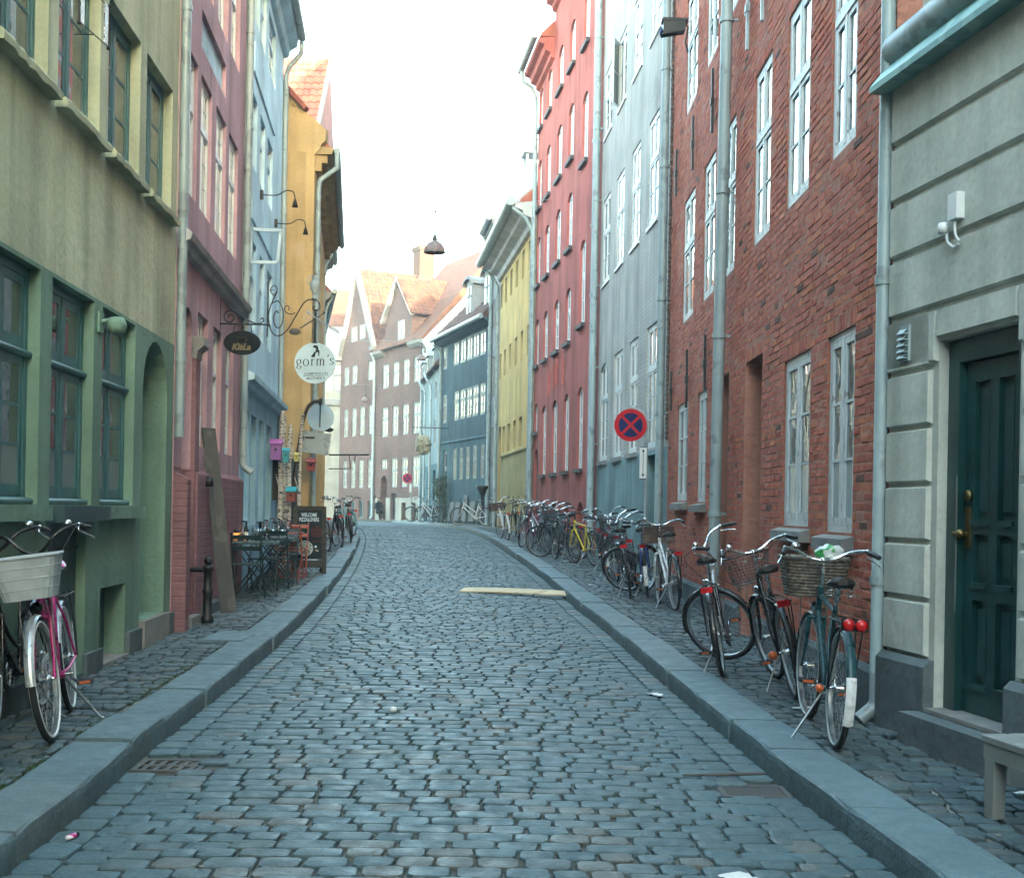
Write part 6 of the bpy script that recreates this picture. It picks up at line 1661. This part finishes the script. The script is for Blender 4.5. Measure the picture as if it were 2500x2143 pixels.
# birch trunks with bird houses
M['birch'], _nt, _b = mnew('birch_bark'); _co = nd(_nt,'ShaderNodeTexCoord').outputs['Object']; _n = noisetex(_nt,_co,14,4,(1,1,3)); _r = ramp(_nt,(.025,.022,.02),(.46,.43,.38),.38,.46); _nt.links.new(_n.outputs[0],_r.inputs[0]); _nt.links.new(_r.outputs[0],_b.inputs['Base Color']); _b.inputs['Roughness'].default_value=.8
TR = []
for i, (x, y, h_, r, lx) in enumerate(((-4.07,21.9,2.75,.055,.06),(-3.98,22.1,2.65,.045,-.03),(-3.90,21.8,2.5,.05,.05),(-3.78,22.0,2.7,.04,.10))):
    t = thing('birch_trunk', ['bare white birch trunk at the left of the cafe row, tallest','bare white birch trunk behind the teal bird house','thick bare birch trunk at the leaning post','slim bare birch trunk right of the leaning post'][i], 'tree trunk', (x,y,pave(y)), 0, 'birch trunks behind the tables')
    m = MB(); pts = smooth_curve([(0,0,0),(lx*.4+.02,0,h_*.4),(lx*.7-.01,.01,h_*.75),(lx,0,h_)],5); m.tube(pts, [r*(1-.35*k/(len(pts)-1)) for k in range(len(pts))], 10); tk = m.build('trunk', M['birch'], t)
    m = MB(); m.tube([(lx*.7,0,h_*.72),(lx*.7+.07,-.03,h_*.85)], [r*.4,r*.2], 6); m.tube([(lx*.5,0,h_*.5),(lx*.5-.08,0,h_*.6)], [r*.35,r*.15], 6); m.build('branch_stub', M['birch'], tk)
for x, y, z, w, hh, c1, c2, lab in ((-4.06,21.6,2.38,.17,.28,(.28,.12,.36),(.42,.13,.42),'purple bird house on the birch trunks, largest'),(-3.90,21.65,2.30,.10,.20,(.02,.24,.28),(.04,.36,.42),'teal bird house with turquoise roof, right of the purple one'),
        (-3.72,21.7,2.28,.08,.12,(.42,.40,.10),(.46,.44,.16),'small yellow bird house behind the leaning post'),(-3.76,23.5,2.20,.155,.17,(.52,.10,.075),(.62,.14,.10),'coral red bird house before the ochre house front'),(-3.78,21.6,1.62,.15,.19,(.20,.045,.03),(.03,.34,.44),'red brown bird house with turquoise roof, lowest')):
    t = thing('bird_house', lab, 'bird house', (x,y,z), R(random.uniform(-8,12)), 'painted bird houses')
    a = paint('birdhouse_paint', c1, .6); b_ = paint('birdhouse_roof_paint', c2, .6)
    m = MB(); m.ext([(-w/2,-hh/2),(w/2,-hh/2),(w/2,hh/2),(-w/2,hh/2)], -w*.4, w*.4); bd = m.build('box', a, t)
    m = MB(); m.obox((0,-w*.25,hh/2+w*.17), (w*.62,0,0), (0,w*.36,w*.25), (0,-.004,.008)); m.obox((0,w*.25,hh/2+w*.17), (w*.62,0,0), (0,-w*.36,w*.25), (0,.004,.008)); m.ext([(-w*.5,hh/2),(w*.5,hh/2),(w*.5,hh/2+w*.25),(-w*.5,hh/2+w*.25)],-w*.3,w*.3); m.build('roof', b_, t)
    m = MB(); m.ext(circ(w*.14,12,0,hh*.12), -w*.4-.002, -w*.4+.002); m.build('hole', M['dark'], bd)
# plank leaning on the mauve house
t = thing('leaning_plank', 'long grey weathered plank leaning against the mauve house', 'plank', (-3.27,14.3,pave(14.4)))
m = MB(); a = Vector((-.30,.12,2.12)); w_ = Vector((.11,.27,0)); n_ = a.cross(w_).normalized()*.02
m.add([tuple(v) for v in (Vector((0,0,0)), w_, w_+a-Vector((0,.06,.0)), a+Vector((0,.06,0)), n_, w_+n_, w_+a+n_-Vector((0,.06,0)), a+n_+Vector((0,.06,0)))], [(3,2,1,0),(4,5,6,7),(0,1,5,4),(1,2,6,5),(2,3,7,6),(3,0,4,7)]); m.build('board', M['grey_plank'], t)
# bollard
t = thing('iron_bollard', 'black iron bollard with ball top and rail to the mauve house', 'bollard', (-3.22,13.4,pave(13.4)))
m = MB(); m.lathe([(.001,0),(.07,0),(.07,.05),(.05,.08),(.048,.30),(.056,.32),(.056,.35),(.046,.37),(.044,.55),(.058,.57),(.058,.60),(.03,.62),(.001,.62)], 12); m.build('post', M['iron'], t)
m = MB(); m.ball((0,0,.655), .045, n=12); m.build('ball', M['iron'], t); m = MB(); m.tube([(0,0,.56),(-.26,.02,.56)], .025, 8); m.build('rail', M['iron'], t)
# pizza board
t = thing('pavement_board', 'brown framed pavement board reading WELCOME PIZZALOVERS with pizza pictures', 'pavement sign', (-3.34,20.9,pave(20.9)), R(14))
LEAN = Matrix.Rotation(R(-9),4,'X')
def brd(name, mb, mat, par=t): o = mb.build(name, mat, par); 
m = MB(T=LEAN); 
m.box(-.275,-.20,-.02,.02,0,1.13); m.box(.20,.275,-.02,.02,0,1.13); m.box(-.20,.20,-.02,.02,1.06,1.13); m.box(-.20,.20,-.02,.02,.10,.20); fr = m.build('frame', M['brown_wood'], t)
m = MB(T=Matrix.Translation((0,.36,0)) @ Matrix.Rotation(R(9),4,'X')); m.box(-.275,-.20,-.02,.02,0,1.13); m.box(.20,.275,-.02,.02,0,1.13); m.box(-.20,.20,-.02,.02,1.06,1.13); m.box(-.2,.2,-.015,.01,.2,1.06); m.build('back_frame', M['brown_wood'], t)
m = MB(T=LEAN); m.box(-.20,.20,-.012,.012,.20,1.06); pn = m.build('panel', M['dark_board'], t)
M['print_pale'] = plain('print_pale', (.36,.44,.42), .8, spec=.1, var=.3, scale=60, bdist=0); M['print_brown'] = plain('print_brown', (.06,.025,.022), .8, spec=.1, var=.7, scale=50, bdist=0); M['print_green'] = plain('print_green', (.02,.06,.05), .8, spec=.1, var=.6, scale=50, bdist=0)
M['pizza'], _nt, _b = mnew('printed_pizza'); _co = nd(_nt,'ShaderNodeTexCoord').outputs['Object']; _n = nd(_nt,'ShaderNodeTexVoronoi'); _n.inputs['Scale'].default_value=42; _nt.links.new(_co,_n.inputs['Vector']); _r = ramp(_nt,(.40,.47,.42),(.03,.06,.05),.28,.55); _nt.links.new(_n.outputs[0],_r.inputs[0]); _nt.links.new(_r.outputs[0],_b.inputs['Base Color'])
def pprint(name, poly, mat, y=-.0135):
    m = MB(T=LEAN); m.ext(poly, y, -.0122); return m.build(name, mat, pn)
pprint('pizza_picture', circ(.118,26,-.075,.42), M['pizza']); pprint('pizza_rim', circ(.128,26,-.075,.42), M['print_pale'], -.0130)
pprint('pizza_picture', circ(.10,22,.115,.70), M['print_brown']); pprint('pizza_picture', [p for p in circ(.12,26,-.12,.72,-100,100)] + [(-.198,.6),(-.198,.84)], M['print_green'])
pprint('table_picture', [(.02,.545),(.198,.56),(.198,.52),(.06,.525)], M['print_brown']); pprint('drop_picture', circ(.02,10,.10,.45), M['sign_pale']); pprint('slice_picture', [(.09,.385),(.14,.37),(.15,.385),(.11,.40)], M['plank'])
for body, z, sz in (('WELCOME',.955,.085),('PIZZALOVERS',.875,.085)):
    o = put('lettering', text_mesh(body, sz, M['sign_pale'], .0022, xs=.62), pn); o.matrix_local = LEAN @ Matrix.Translation((-.01,-.0135,z))
pprint('footer_print', [(-.13,.225),(.13,.225),(.13,.238),(-.13,.238)], M['sign_pale']); pprint('footer_band', [(-.19,.214),(.19,.214),(.19,.25),(-.19,.25)], M['teal_dark'], -.0128)
# tables, chairs, glasses
M['cafe_green'] = paint('dark_green_enamel', (.012,.034,.036), .45); M['cafe_orange'] = paint('orange_enamel', (.28,.05,.018), .4); M['cafe_top'] = paint('table_enamel', (.06,.10,.105), .25); M['cafe_red'] = paint('pale_red_enamel', (.32,.09,.085), .4)
def table(x, y, rz, top, leg, label):
    t = thing('folding_table', label, 'table', (x,y,pave(y)), R(rz), 'folding cafe tables')
    m = MB(); m.cbox(-.29,.29,-.29,.29,.70,.722,.006); m.box(-.285,.285,-.285,.285,.685,.70); m.build('table_top', top, t)
    for s in (-1,1):
        for a in (-1,1):
            m = MB(); m.tube([(a*.26,s*.25,0),(-a*.24,s*.25,.69)], .011, 6); m.build('leg', leg, t)
        m = MB(); m.tube([(s*.25,-.25,.03),(s*.25,.25,.03)], .009, 5); m.build('crossbar', leg, t)
    return t
def chair(x, y, rz, mat, label):
    t = thing('folding_chair', label, 'chair', (x,y,pave(y)), R(rz), 'folding cafe chairs')
    for s in (-1,1):
        m = MB(); m.tube([(.20,s*.19,0),(-.02,s*.19,.45),(-.20,s*.185,.86)], .011, 6); m.build('back_leg', mat, t)
        m = MB(); m.tube([(-.22,s*.17,0),(.19,s*.17,.45)], .011, 6); m.build('front_leg', mat, t)
    for i in range(6): m = MB(); m.box(-.17+.062*i,-.12+.062*i,-.19,.19,.445,.46); m.build('seat_slat', mat, t)
    for z in (.66,.80): m = MB(); m.obox((-.165-.16*(z-.72),0,z),(.006,0,-.0),(0,.19,0),(-.01,0,.028)); m.build('back_slat', mat, t)
    m = MB(); m.tube([(-.19,-.17,.05),(-.19,.17,.05)], .008, 5); m.tube([(.17,-.19,.05),(.17,.19,.05)], .008, 5); m.build('crossbar', mat, t)
    return t
TB = [(-3.38,16.6,3,M['cafe_top'],M['cafe_green'],'dark green folding table with candle and tumblers, nearest of the cafe row'),(-3.42,18.0,2,M['cafe_top'],M['cafe_green'],'green folding table crowded with wine glasses, middle of the cafe row'),
      (-3.52,19.0,4,M['cafe_top'],M['cafe_green'],'green folding table behind the middle one'),(-3.60,19.9,3,M['cafe_red'],M['cafe_orange'],'pale red folding table with orange legs beside the pizza board')]
for a in TB: table(*a)
for a in ((-3.35,16.05,92,M['cafe_green'],'dark green folding chair at the near end of the cafe row'),(-3.40,17.3,-88,M['cafe_green'],'dark green folding chair between the first two cafe tables'),(-3.30,17.55,95,M['cafe_green'],'dark green folding chair back to back with the one between tables'),
          (-3.35,18.55,-92,M['cafe_green'],'teal green folding chair beyond the middle table'),(-3.42,19.45,90,M['cafe_orange'],'orange folding chair before the pale red table'),(-3.48,20.3,-86,M['cafe_orange'],'orange folding chair beside the pizza board')): chair(*a)
gp = MB(); gp.lathe([(.001,0),(.032,0),(.034,.004),(.037,.10),(.034,.10),(.031,.01),(.001,.008)], 10); tumbler = gp.mesh('tumbler', M['drink_glass'])
gp = MB(); gp.lathe([(.001,0),(.033,0),(.033,.003),(.005,.008),(.004,.085),(.02,.10),(.042,.14),(.041,.175),(.030,.22),(.027,.22),(.038,.175),(.038,.14),(.001,.105)], 10); wine = gp.mesh('wine_glass', M['drink_glass'])
gp = MB(); gp.lathe([(.001,0),(.045,0),(.05,.06),(.042,.13),(.018,.19),(.016,.24),(.026,.27),(.023,.27),(.013,.24),(.014,.19),(.038,.13),(.045,.06),(.001,.005)], 12); carafe = gp.mesh('carafe', M['drink_glass'])
rr = random.Random(8)
for ti, (x, y, rz, *_r) in enumerate(TB):
    kinds = [['tumbler']*3+['carafe'], ['wine_glass']*4+['tumbler']*3+['carafe'], ['wine_glass']*3+['tumbler']*2, ['wine_glass']*2+['tumbler']][ti]
    spots = [(-.22+.44*((i*.37+.13) % 1), -.22+.44*((i*.61+.2) % 1)) for i in range(len(kinds))]
    for i, kd in enumerate(kinds):
        px, py = spots[i]; same = sorted(spots[j][0] for j in range(len(kinds)) if kinds[j] == kd); k_ = same.index(px); nth = '' if len(same) == 1 else 'leftmost ' if k_ == 0 else 'rightmost ' if k_ == len(same)-1 else 'middle ' if len(same) == 3 else ['', 'second from left ', 'third from left '][k_]
        put(kd, dict(tumbler=tumbler,wine_glass=wine,carafe=carafe)[kd], None, (x+px, y+py, pave(y)+.7225), label=nth + 'clear %s standing on the %s' % (kd.replace('_',' '), ['nearest green cafe table','crowded middle cafe table','cafe table behind the middle one','pale red cafe table'][ti]), cat='glass' if kd != 'carafe' else 'carafe', group='%ss on the %s' % (kd.replace('_',' ').replace('glass','glasse'), ['nearest table','middle table','back table','red table'][ti]))
t = thing('candle_lantern', 'small glowing candle lantern at the wall end of the nearest table', 'lantern', (-3.60,16.5,pave(16.5)+.7225))
m = MB(); m.lathe([(.001,0),(.05,0),(.05,.01),(.045,.012),(.045,.12),(.05,.125),(.05,.13),(.001,.17)], 10); m.build('body', M['iron'], t); m = MB(); m.lathe([(.0455,.02),(.0465,.05),(.0465,.09),(.0455,.11)], 10); m.build('flame_glow', lamp_mat('candle_glow', (1.0,.42,.10), .045), t)
t = thing('sauce_bottle', 'dark bottle standing beside the candle lantern', 'bottle', (-3.50,16.62,pave(16.6)+.7225)); m = MB(); m.lathe([(.001,0),(.034,0),(.036,.14),(.014,.19),(.012,.26),(.016,.262),(.001,.27)], 10); m.build('body', M['ink'], t); m = MB(); m.lathe([(.0355,.04),(.0365,.07),(.0365,.11),(.0355,.12)], 10); m.build('paper_label', M['sign_white'], t)
# lamps and bracket on the ochre front
M['lamp_on'] = lamp_mat('lit_yellow_lamp', (1.0,.55,.05), .03)
for s, z, mt, lab in ((3.0,3.25,'lamp_on','yellow lit disc lamp on the ochre front'),(3.7,3.15,'iron','dark disc lamp beside the yellow one')):
    p = Vector((-3.88,24.02,0)) + Vector((-.124,.992,0))*s + Vector((0,0,z)); t = thing('front_lamp', lab, 'wall lamp', p, 0, 'disc lamps on the ochre front')
    m = MB(); m.tube([(0,0,0),(.22,0,.03)], .012, 6); m.build('arm', M['iron'], t); m = MB(); m.lathe([(.001,.06),(.05,.04),(.12,.0),(.11,-.006),(.001,.0)], 14, Matrix.Translation((.28,0,0))); m.build('lamp_shade', M['iron'], t); m = MB(); m.lathe([(.11,-.008),(.08,-.04),(.001,-.06)], 14, Matrix.Translation((.28,0,0))); m.build('lamp_bowl', M[mt], t)
t = thing('iron_bracket', 'thin black iron sign bracket without a sign, on the ochre front', 'bracket', (-4.6,31.5,2.75)); m = MB(); m.tube([(0,0,0),(1.0,0,.02)], .02, 6); m.tube([(0,0,-.35),(.55,0,-.33)], .012, 6); m.tube([(.55,0,-.33),(.5,0,.0)], .01, 6); m.tube([(.65,0,.0),(.65,0,-.2)], .012, 6); m.build('arm', M['iron'], t)
# hanging bee skep and vine on the slate house
p = SLATE.w(6.6, 0, 5.05); t = thing('hanging_basket_sign', 'straw coloured lumpy hanging basket on an iron bar from the slate blue house', 'hanging sign', p)
m = MB(); m.tube([(.05,0,0),(-1.6,-.3,0)], .018, 6); m.tube([(.0,0,.35),(.0,0,-.4)], .018, 6); m.tube([(-1.1,-.2,0),(-1.1,-.2,-.35)], .01, 5); m.build('bar', M['iron'], t)
m = MB(); c0 = Vector((-1.1,-.2,-.75)); prof = [(.02,.42),(.22,.38),(.33,.2),(.34,.0),(.27,-.25),(.17,-.42),(.02,-.48)]
m.lathe(prof, 12, Matrix.Translation(c0))
for i in range(40):
    a = random.uniform(0,6.28); zz = random.uniform(-.42,.38); r_ = .3*(1-abs(zz)*.9)+.02; m.ball(tuple(c0+Vector((r_*math.cos(a),r_*math.sin(a),zz))), .085, n=6)
m.build('basket', M['print_pale'] if False else plain('straw', (.30,.28,.20), .9, var=.4, scale=9, bdist=.02), t)
def leafy(label, pos, w, d, h_, n, seed, name='vine'):
    rr = random.Random(seed); t = thing(name, label, 'plant', pos); m = MB(); st = MB()
    for q in range(5): x = rr.uniform(-w/3,w/3); st.tube([(x,0,0),(x*1.2,rr.uniform(-d,d)*.3,h_*.5),(x*.8+rr.uniform(-.1,.1),0,h_*.95)], [.02,.014,.006], 5)
    st.build('stem', M['wood_dark'], t)
    for i in range(n):
        zz = h_*rr.random()**.8; k = (1-.45*abs(zz/h_-.45)*2)*(.6+.4*math.sin(zz*7+seed)**2); c = Vector((rr.gauss(0,w*.33)*k, rr.gauss(0,d*.35)*k, zz)); a = Vector((rr.uniform(-1,1),rr.uniform(-1,1),rr.uniform(-1,.4))).normalized(); b_ = a.orthogonal().normalized(); s = rr.uniform(.03,.06)
        m.add([tuple(c), tuple(c+a*s+b_*s*.5), tuple(c+a*s*2), tuple(c+a*s-b_*s*.5)], [(0,1,2,3)])
    m.build('leaves', M['leaf'], t, kind='stuff'); return t
leafy('green climbing vine beside the white door of the slate blue house', SLATE.w(6.35,.25,pave(55.5)), .7, .35, 2.1, 900, 3)
leafy('small green shoot beside the white door of the slate blue house', SLATE.w(7.65,.2,pave(57)+1.2), .6, .3, .8, 260, 9, 'climbing_plant')
p = SLATE.w(.0, .3, 2.3); t = thing('wall_hopper', 'dark bucket shaped rain hopper at the corner of slate blue house', 'rain hopper', p); m = MB(); m.lathe([(.05,-.7),(.06,-.35),(.2,-.05),(.24,.0),(.24,.1),(.001,.1)], 10); m.build('body', M['iron'], t)
t = thing('utility_cabinet', 'grey blue utility cabinet behind the row of bicycles', 'cabinet', (1.02,30.2,pave(30.2)), R(98)); m = MB(); m.cbox(-.4,.4,-.2,.2,0,.85,.03); m.box(-.43,.43,-.23,.23,.80,.86); m.build('body', M['slate_low'], t); m = MB(); m.box(-.37,-.01,.2,.212,.08,.77); m.box(.01,.37,.2,.212,.08,.77); m.build('door', M['teal_low'], t)
# person sitting far off in the niche of the brick house
pp = BRICK.w(6.05,.30,pave(75)); t = thing('person', 'person in dark clothes sitting low on the step before the brick house', 'person', pp, math.atan2(BRICK.d.y,BRICK.d.x)+R(180))
bm = bmesh.new(); J = {}
def jt(n, p, r, par=None):
    J[n] = (bm.verts.new(p), r)
    if par: bm.edges.new((J[par][0], J[n][0]))
jt('pelvis',(0,0,.42),.15); jt('belly',(-.04,0,.62),.14,'pelvis'); jt('chest',(-.06,0,.86),.155,'belly'); jt('neck',(-.03,0,1.03),.06,'chest'); jt('head0',(0,0,1.12),.085,'neck'); jt('head1',(.02,0,1.24),.095,'head0'); jt('head2',(.01,0,1.31),.06,'head1')
for s in (-1,1):
    jt('hip%d'%s,(.05,s*.1,.42),.1,'pelvis'); jt('knee%d'%s,(.48,s*.14,.52),.075,'hip%d'%s); jt('ankle%d'%s,(.55,s*.13,.09),.05,'knee%d'%s); jt('toe%d'%s,(.72,s*.14,.05),.045,'ankle%d'%s)
    jt('sh%d'%s,(-.05,s*.2,.93),.07,'chest'); jt('elb%d'%s,(.10,s*.26,.68),.05,'sh%d'%s); jt('wri%d'%s,(.36,s*.16,.60),.038,'elb%d'%s); jt('hand%d'%s,(.44,s*.12,.59),.035,'wri%d'%s)
me = bpy.data.meshes.new('body'); bm.verts.index_update(); rad = [None]*len(bm.verts)
for v, r in J.values(): rad[v.index] = r
bm.to_mesh(me); bm.free(); me.materials.append(M['ink']); bo = put('body', me, t); sk = bo.modifiers.new('skin','SKIN')
for i, r in enumerate(rad): me.skin_vertices[0].data[i].radius = (r,r)
me.skin_vertices[0].data[0].use_root = True; bo.modifiers.new('smooth','SUBSURF').render_levels = 1
skin = plain('skin', (.35,.2,.14), .6, bdist=0); m = MB(); m.ball((.025,0,1.2), .085, .078, .11, 12); m.ball((.11,0,1.19), .018, n=6); m.build('face', skin, t); m = MB(); m.ball((.0,0,1.25), .098, .092, .085, 12); m.build('hair', M['wood_dark'], t)
# loose things on the ground
def gset(name, label, cat, x, y, z=0, rz=0, group=None): return thing(name, label, cat, (x,y,road_z(x,y)+z), R(rz), group)
t = gset('loose_board', 'pale yellow board lying across the street against the right kerb', 'board', .1, 18.8, .015, -18)
m = MB(); n = 14
for a, b in zip(range(n), range(1,n+1)):
    xa, xb = -.88+1.76*a/n, -.88+1.76*b/n; za, zb = [.03*(1-(v/.88)**2)*.5 for v in (xa,xb)]
    m.add([(xa,-.13,za),(xb,-.13,zb),(xb,.13,zb+.042),(xa,.13,za+.042),(xa,-.13,za+.018),(xb,-.13,zb+.018),(xb,.13,zb+.06),(xa,.13,za+.06)], [(0,3,2,1),(4,5,6,7),(0,1,5,4),(2,3,7,6)] + ([(3,0,4,7)] if a == 0 else []) + ([(1,2,6,5)] if b == n else []))
m.build('plank', M['plank'], t)
for (x0,x1,y0,y1), lab, kind in ((GRATES[0],'rusty slotted drain grate beside the left kerb','slots'),(GRATES[1],'fine barred drain grate beside the right kerb','bars')):
    cx_, cy_ = (x0+x1)/2, (y0+y1)/2; t = thing('drain_grate', lab, 'drain', (cx_,cy_,road_z(cx_,cy_)-.012)); hw, hl = (x1-x0)/2, (y1-y0)/2
    m = MB(); fm = .03; m.box(-hw,hw,-hl,-hl+fm,-.04,.01); m.box(-hw,hw,hl-fm,hl,-.04,.01); m.box(-hw,-hw+fm,-hl+fm,hl-fm,-.04,.01); m.box(hw-fm,hw,-hl+fm,hl-fm,-.04,.01); g_ = m.build('frame', M['cast_iron'], t)
    k = 5 if kind == 'slots' else 11
    if kind == 'slots':
        for i in range(k): m = MB(); xx = -hw+fm+(2*hw-2*fm)*(i+.5)/k; m.box(xx-.014,xx+.014,-hl+fm,hl-fm,-.03,.006); m.build('bar', M['cast_iron'], t)
        m = MB(); m.box(-hw+fm,hw-fm,-.018,.018,-.03,.007); m.build('bar', M['cast_iron'], t)
    else:
        for i in range(k): m = MB(); yy = -hl+fm+(2*hl-2*fm)*(i+.5)/k; m.box(-hw+fm,hw-fm,yy-.006,yy+.006,-.03,.006); m.build('bar', M['cast_iron'], t)
    m = MB(); m.box(-hw+fm,hw-fm,-hl+fm,hl-fm,-.06,-.045); m.build('drain_pit', M['dark'], t)
t = gset('wooden_stick', 'thin grey wooden stick lying by the right drain grate', 'stick', 1.2, 6.98, .02, 4); m = MB(); m.tube([(-.23,0,0),(.0,.004,.004),(.23,-.004,.012)], [.007,.010,.008], 6); m.build('stick', M['grey_plank'], t)
t = gset('lighter', 'pink and white lighter lying at the left gutter', 'lighter', -1.90, 5.52, .012, 70); m = MB(); m.lathe([(.001,-.035),(.011,-.035),(.0115,.0),(.0115,.02),(.001,.021)], 10, Matrix.Rotation(R(90),4,'Y')); m.build('body', M['saddle_pink'], t); m = MB(); m.lathe([(.001,.0212),(.011,.0212),(.010,.036),(.001,.037)], 10, Matrix.Rotation(R(90),4,'Y')); m.build('cap', M['ink'], t)
def scrap(label, x, y, w, l, rz, on_pave=False, name='paper_scrap'):
    z = (pave(y) if on_pave else road_z(x,y)) + .008; t = thing(name, label, 'litter', (x,y,z), R(rz), 'paper litter on the ground'); m = MB(); rr = random.Random(int(x*97+y*31)); k = 4
    top = [[(-w/2+w*i/k+rr.uniform(-.1,.1)*w/k, -l/2+l*j/k, .003+rr.random()*.014) for i in range(k+1)] for j in range(k+1)]
    for a, b in zip(top, top[1:]): m.strip(a, b)
    m.build('sheet', M['sign_white'], t)
scrap('torn white paper at the bottom right of the road', .92, 4.98, .13, .10, 20); scrap('white scrap near the kerb by the turned wheel bicycle', 1.16, 9.9, .10, .12, 30); scrap('white paper under the second bicycle', 2.0, 8.6, .16, .10, 15, True); scrap('white plastic scrap beneath the yellow bicycle row', 1.12, 25.4, .22, .14, 40, True); scrap('small paper scrap on the pavement before the blue bicycle', 1.25, 19.4, .10, .08, 0, True); scrap('scrap of paper under the grey bench', 2.5, 6.1, .09, .05, 30, True)
t = gset('paper_cone', 'small crumpled white paper lump in the middle of the road', 'litter', -.80, 8.75, .004, 20, 'paper litter on the ground'); m = MB(); m.lathe([(.001,0),(.022,0),(.028,.014),(.02,.03),(.008,.034),(.001,.036)], 7, smooth=False); m.build('lump', M['sign_white'], t)
M['straw_litter'] = plain('pale_litter', (.30,.27,.22), .8, bdist=0); rr = random.Random(5); m = MB()
for i in range(90):
    left = rr.random() < .5; y = rr.uniform(5,14); x = (kl(y)-rr.uniform(.36,.8)) if left else (kr(y)+rr.uniform(.36,.8)); z = pave(y)+.004
    if rr.random() < .4: x = rr.uniform(kl(y),kr(y)); z = road_z(x,y)+.006
    s = rr.uniform(.003,.007); a = rr.uniform(0,3.1); m.obox((x,y,z+.002),(s*math.cos(a)*1.6,s*math.sin(a)*1.6,0),(-s*math.sin(a)*.6,s*math.cos(a)*.6,0),(0,0,.002))
o = m.build('cigarette_litter', M['straw_litter'], None, kind='stuff'); tag(o, 'tiny pale scraps and cigarette ends scattered over the paving', 'litter')
# grass in the pavement joints by the kerb
M['grass'] = plain('grass', (.03,.065,.02), .8, var=.4, bdist=0); m = MB()
for i in range(5200):
    q_ = rr.random(); left = q_ < .75; y = 5.6 + 9*rr.random()**1.3 if left else rr.uniform(6.2,30); x = (kl(y)-.345-abs(rr.gauss(0,.05))) if q_ < .45 else (wl(y)+.05+abs(rr.gauss(0,.04))) if left else (wr(y)-.07-abs(rr.gauss(0,.04)))
    if noise.noise(Vector((x*1.5,y*1.3,9))) < .02: continue
    z = pave(y)-.015; a = rr.uniform(0,6.28); hh = rr.uniform(.012,.032); dx, dy = .004*math.cos(a), .004*math.sin(a)
    m.add([(x-dx,y-dy,z),(x+dx,y+dy,z),(x+rr.uniform(-.015,.015),y+rr.uniform(-.015,.015),z+hh)], [(0,1,2)])
o = m.build('joint_grass', M['grass'], None, kind='stuff'); tag(o, 'thin green grass and moss in the joints along the kerb', 'grass')
# bench at the right edge
t = thing('grey_bench', 'grey weathered wooden bench at the right picture edge', 'bench', (2.44,5.14,pave(5.1)), R(99.6)); 
for i in range(3): m = MB(); m.cbox(-.78,.62,-.20+.135*i,-.075+.135*i,.335,.365,.004); m.build('seat_plank', M['bench_wood'], t)
m = MB(); m.box(-.74,.60,-.19,-.17,.26,.332); m.box(-.74,.60,.17,.19,.26,.332); m.build('apron', M['bench_wood'], t)
for a in (-.68,.55):
    for b_ in (-.17,.16): m = MB(); m.box(a-.035,a+.035,b_-.03,b_+.03,0,.334) if False else m.ext([(a-.03,0),(a+.035,0),(a+.04,.26),(a-.04,.26)], b_-.03, b_+.03); m.build('leg', M['bench_wood'], t)
t = thing('pavement_slab', 'grey stone slab and drain cover set in the left pavement', 'slab', (-2.72,12.3,pave(12.3)+.001)); m = MB(); m.cbox(-.2,.2,-.45,.45,-.05,.006,.006); m.build('slab', M['kerb'][0], t)
# plastic bag lying in the wicker basket of the nearest bicycle
bpy.context.view_layer.update()
c = b1.matrix_world @ Vector((1.09, -.07, 1.05))
t = thing('plastic_bag', 'crumpled white and green plastic bag lying in the wicker basket of the nearest bicycle', 'bag', c, .3)
m = MB(); n1_, n2_ = 14, 9
vs = []
for i in range(n2_+1):
    for j in range(n1_):
        a, b_ = math.pi*i/n2_, 2*math.pi*j/n1_; p = Vector((math.sin(a)*math.cos(b_), math.sin(a)*math.sin(b_), math.cos(a)))
        k = 1 + .55*noise.noise(p*2.3 + Vector((4,1,7))) + .25*noise.noise(p*6)
        vs.append((p.x*.085*k, p.y*.12*k, p.z*.075*k + .02))
fs = [(i*n1_+j, i*n1_+(j+1) % n1_, (i+1)*n1_+(j+1) % n1_, (i+1)*n1_+j) for i in range(n2_) for j in range(n1_)]
m.add(vs, fs, 0, True)
M['bag'], _nt, _b = mnew('printed_bag'); _n = noisetex(_nt, nd(_nt,'ShaderNodeTexCoord').outputs['Object'], 9, 2); _r = ramp(_nt, (.03,.26,.06), (.52,.57,.56), .40, .46); _nt.links.new(_n.outputs[0], _r.inputs[0]); _nt.links.new(_r.outputs[0], _b.inputs['Base Color']); _b.inputs['Roughness'].default_value = .35
m.build('bag_body', M['bag'], t)
# ---------------------------------------------------------------- thin evening haze in the street
m = MB(); m.box(-250, 250, -250, 250, -2.0, 36.0)
hz_, nt_, b_ = mnew('haze'); nt_.nodes.remove(b_)
pv_ = nt_.nodes.new('ShaderNodeVolumePrincipled'); pv_.inputs['Color'].default_value = (.86,.94,.97,1); pv_.inputs['Density'].default_value = .002; pv_.inputs['Anisotropy'].default_value = .2
nt_.links.new(pv_.outputs[0], nt_.nodes['Material Output'].inputs['Volume'])
m.build('haze', hz_, None, kind='stuff')
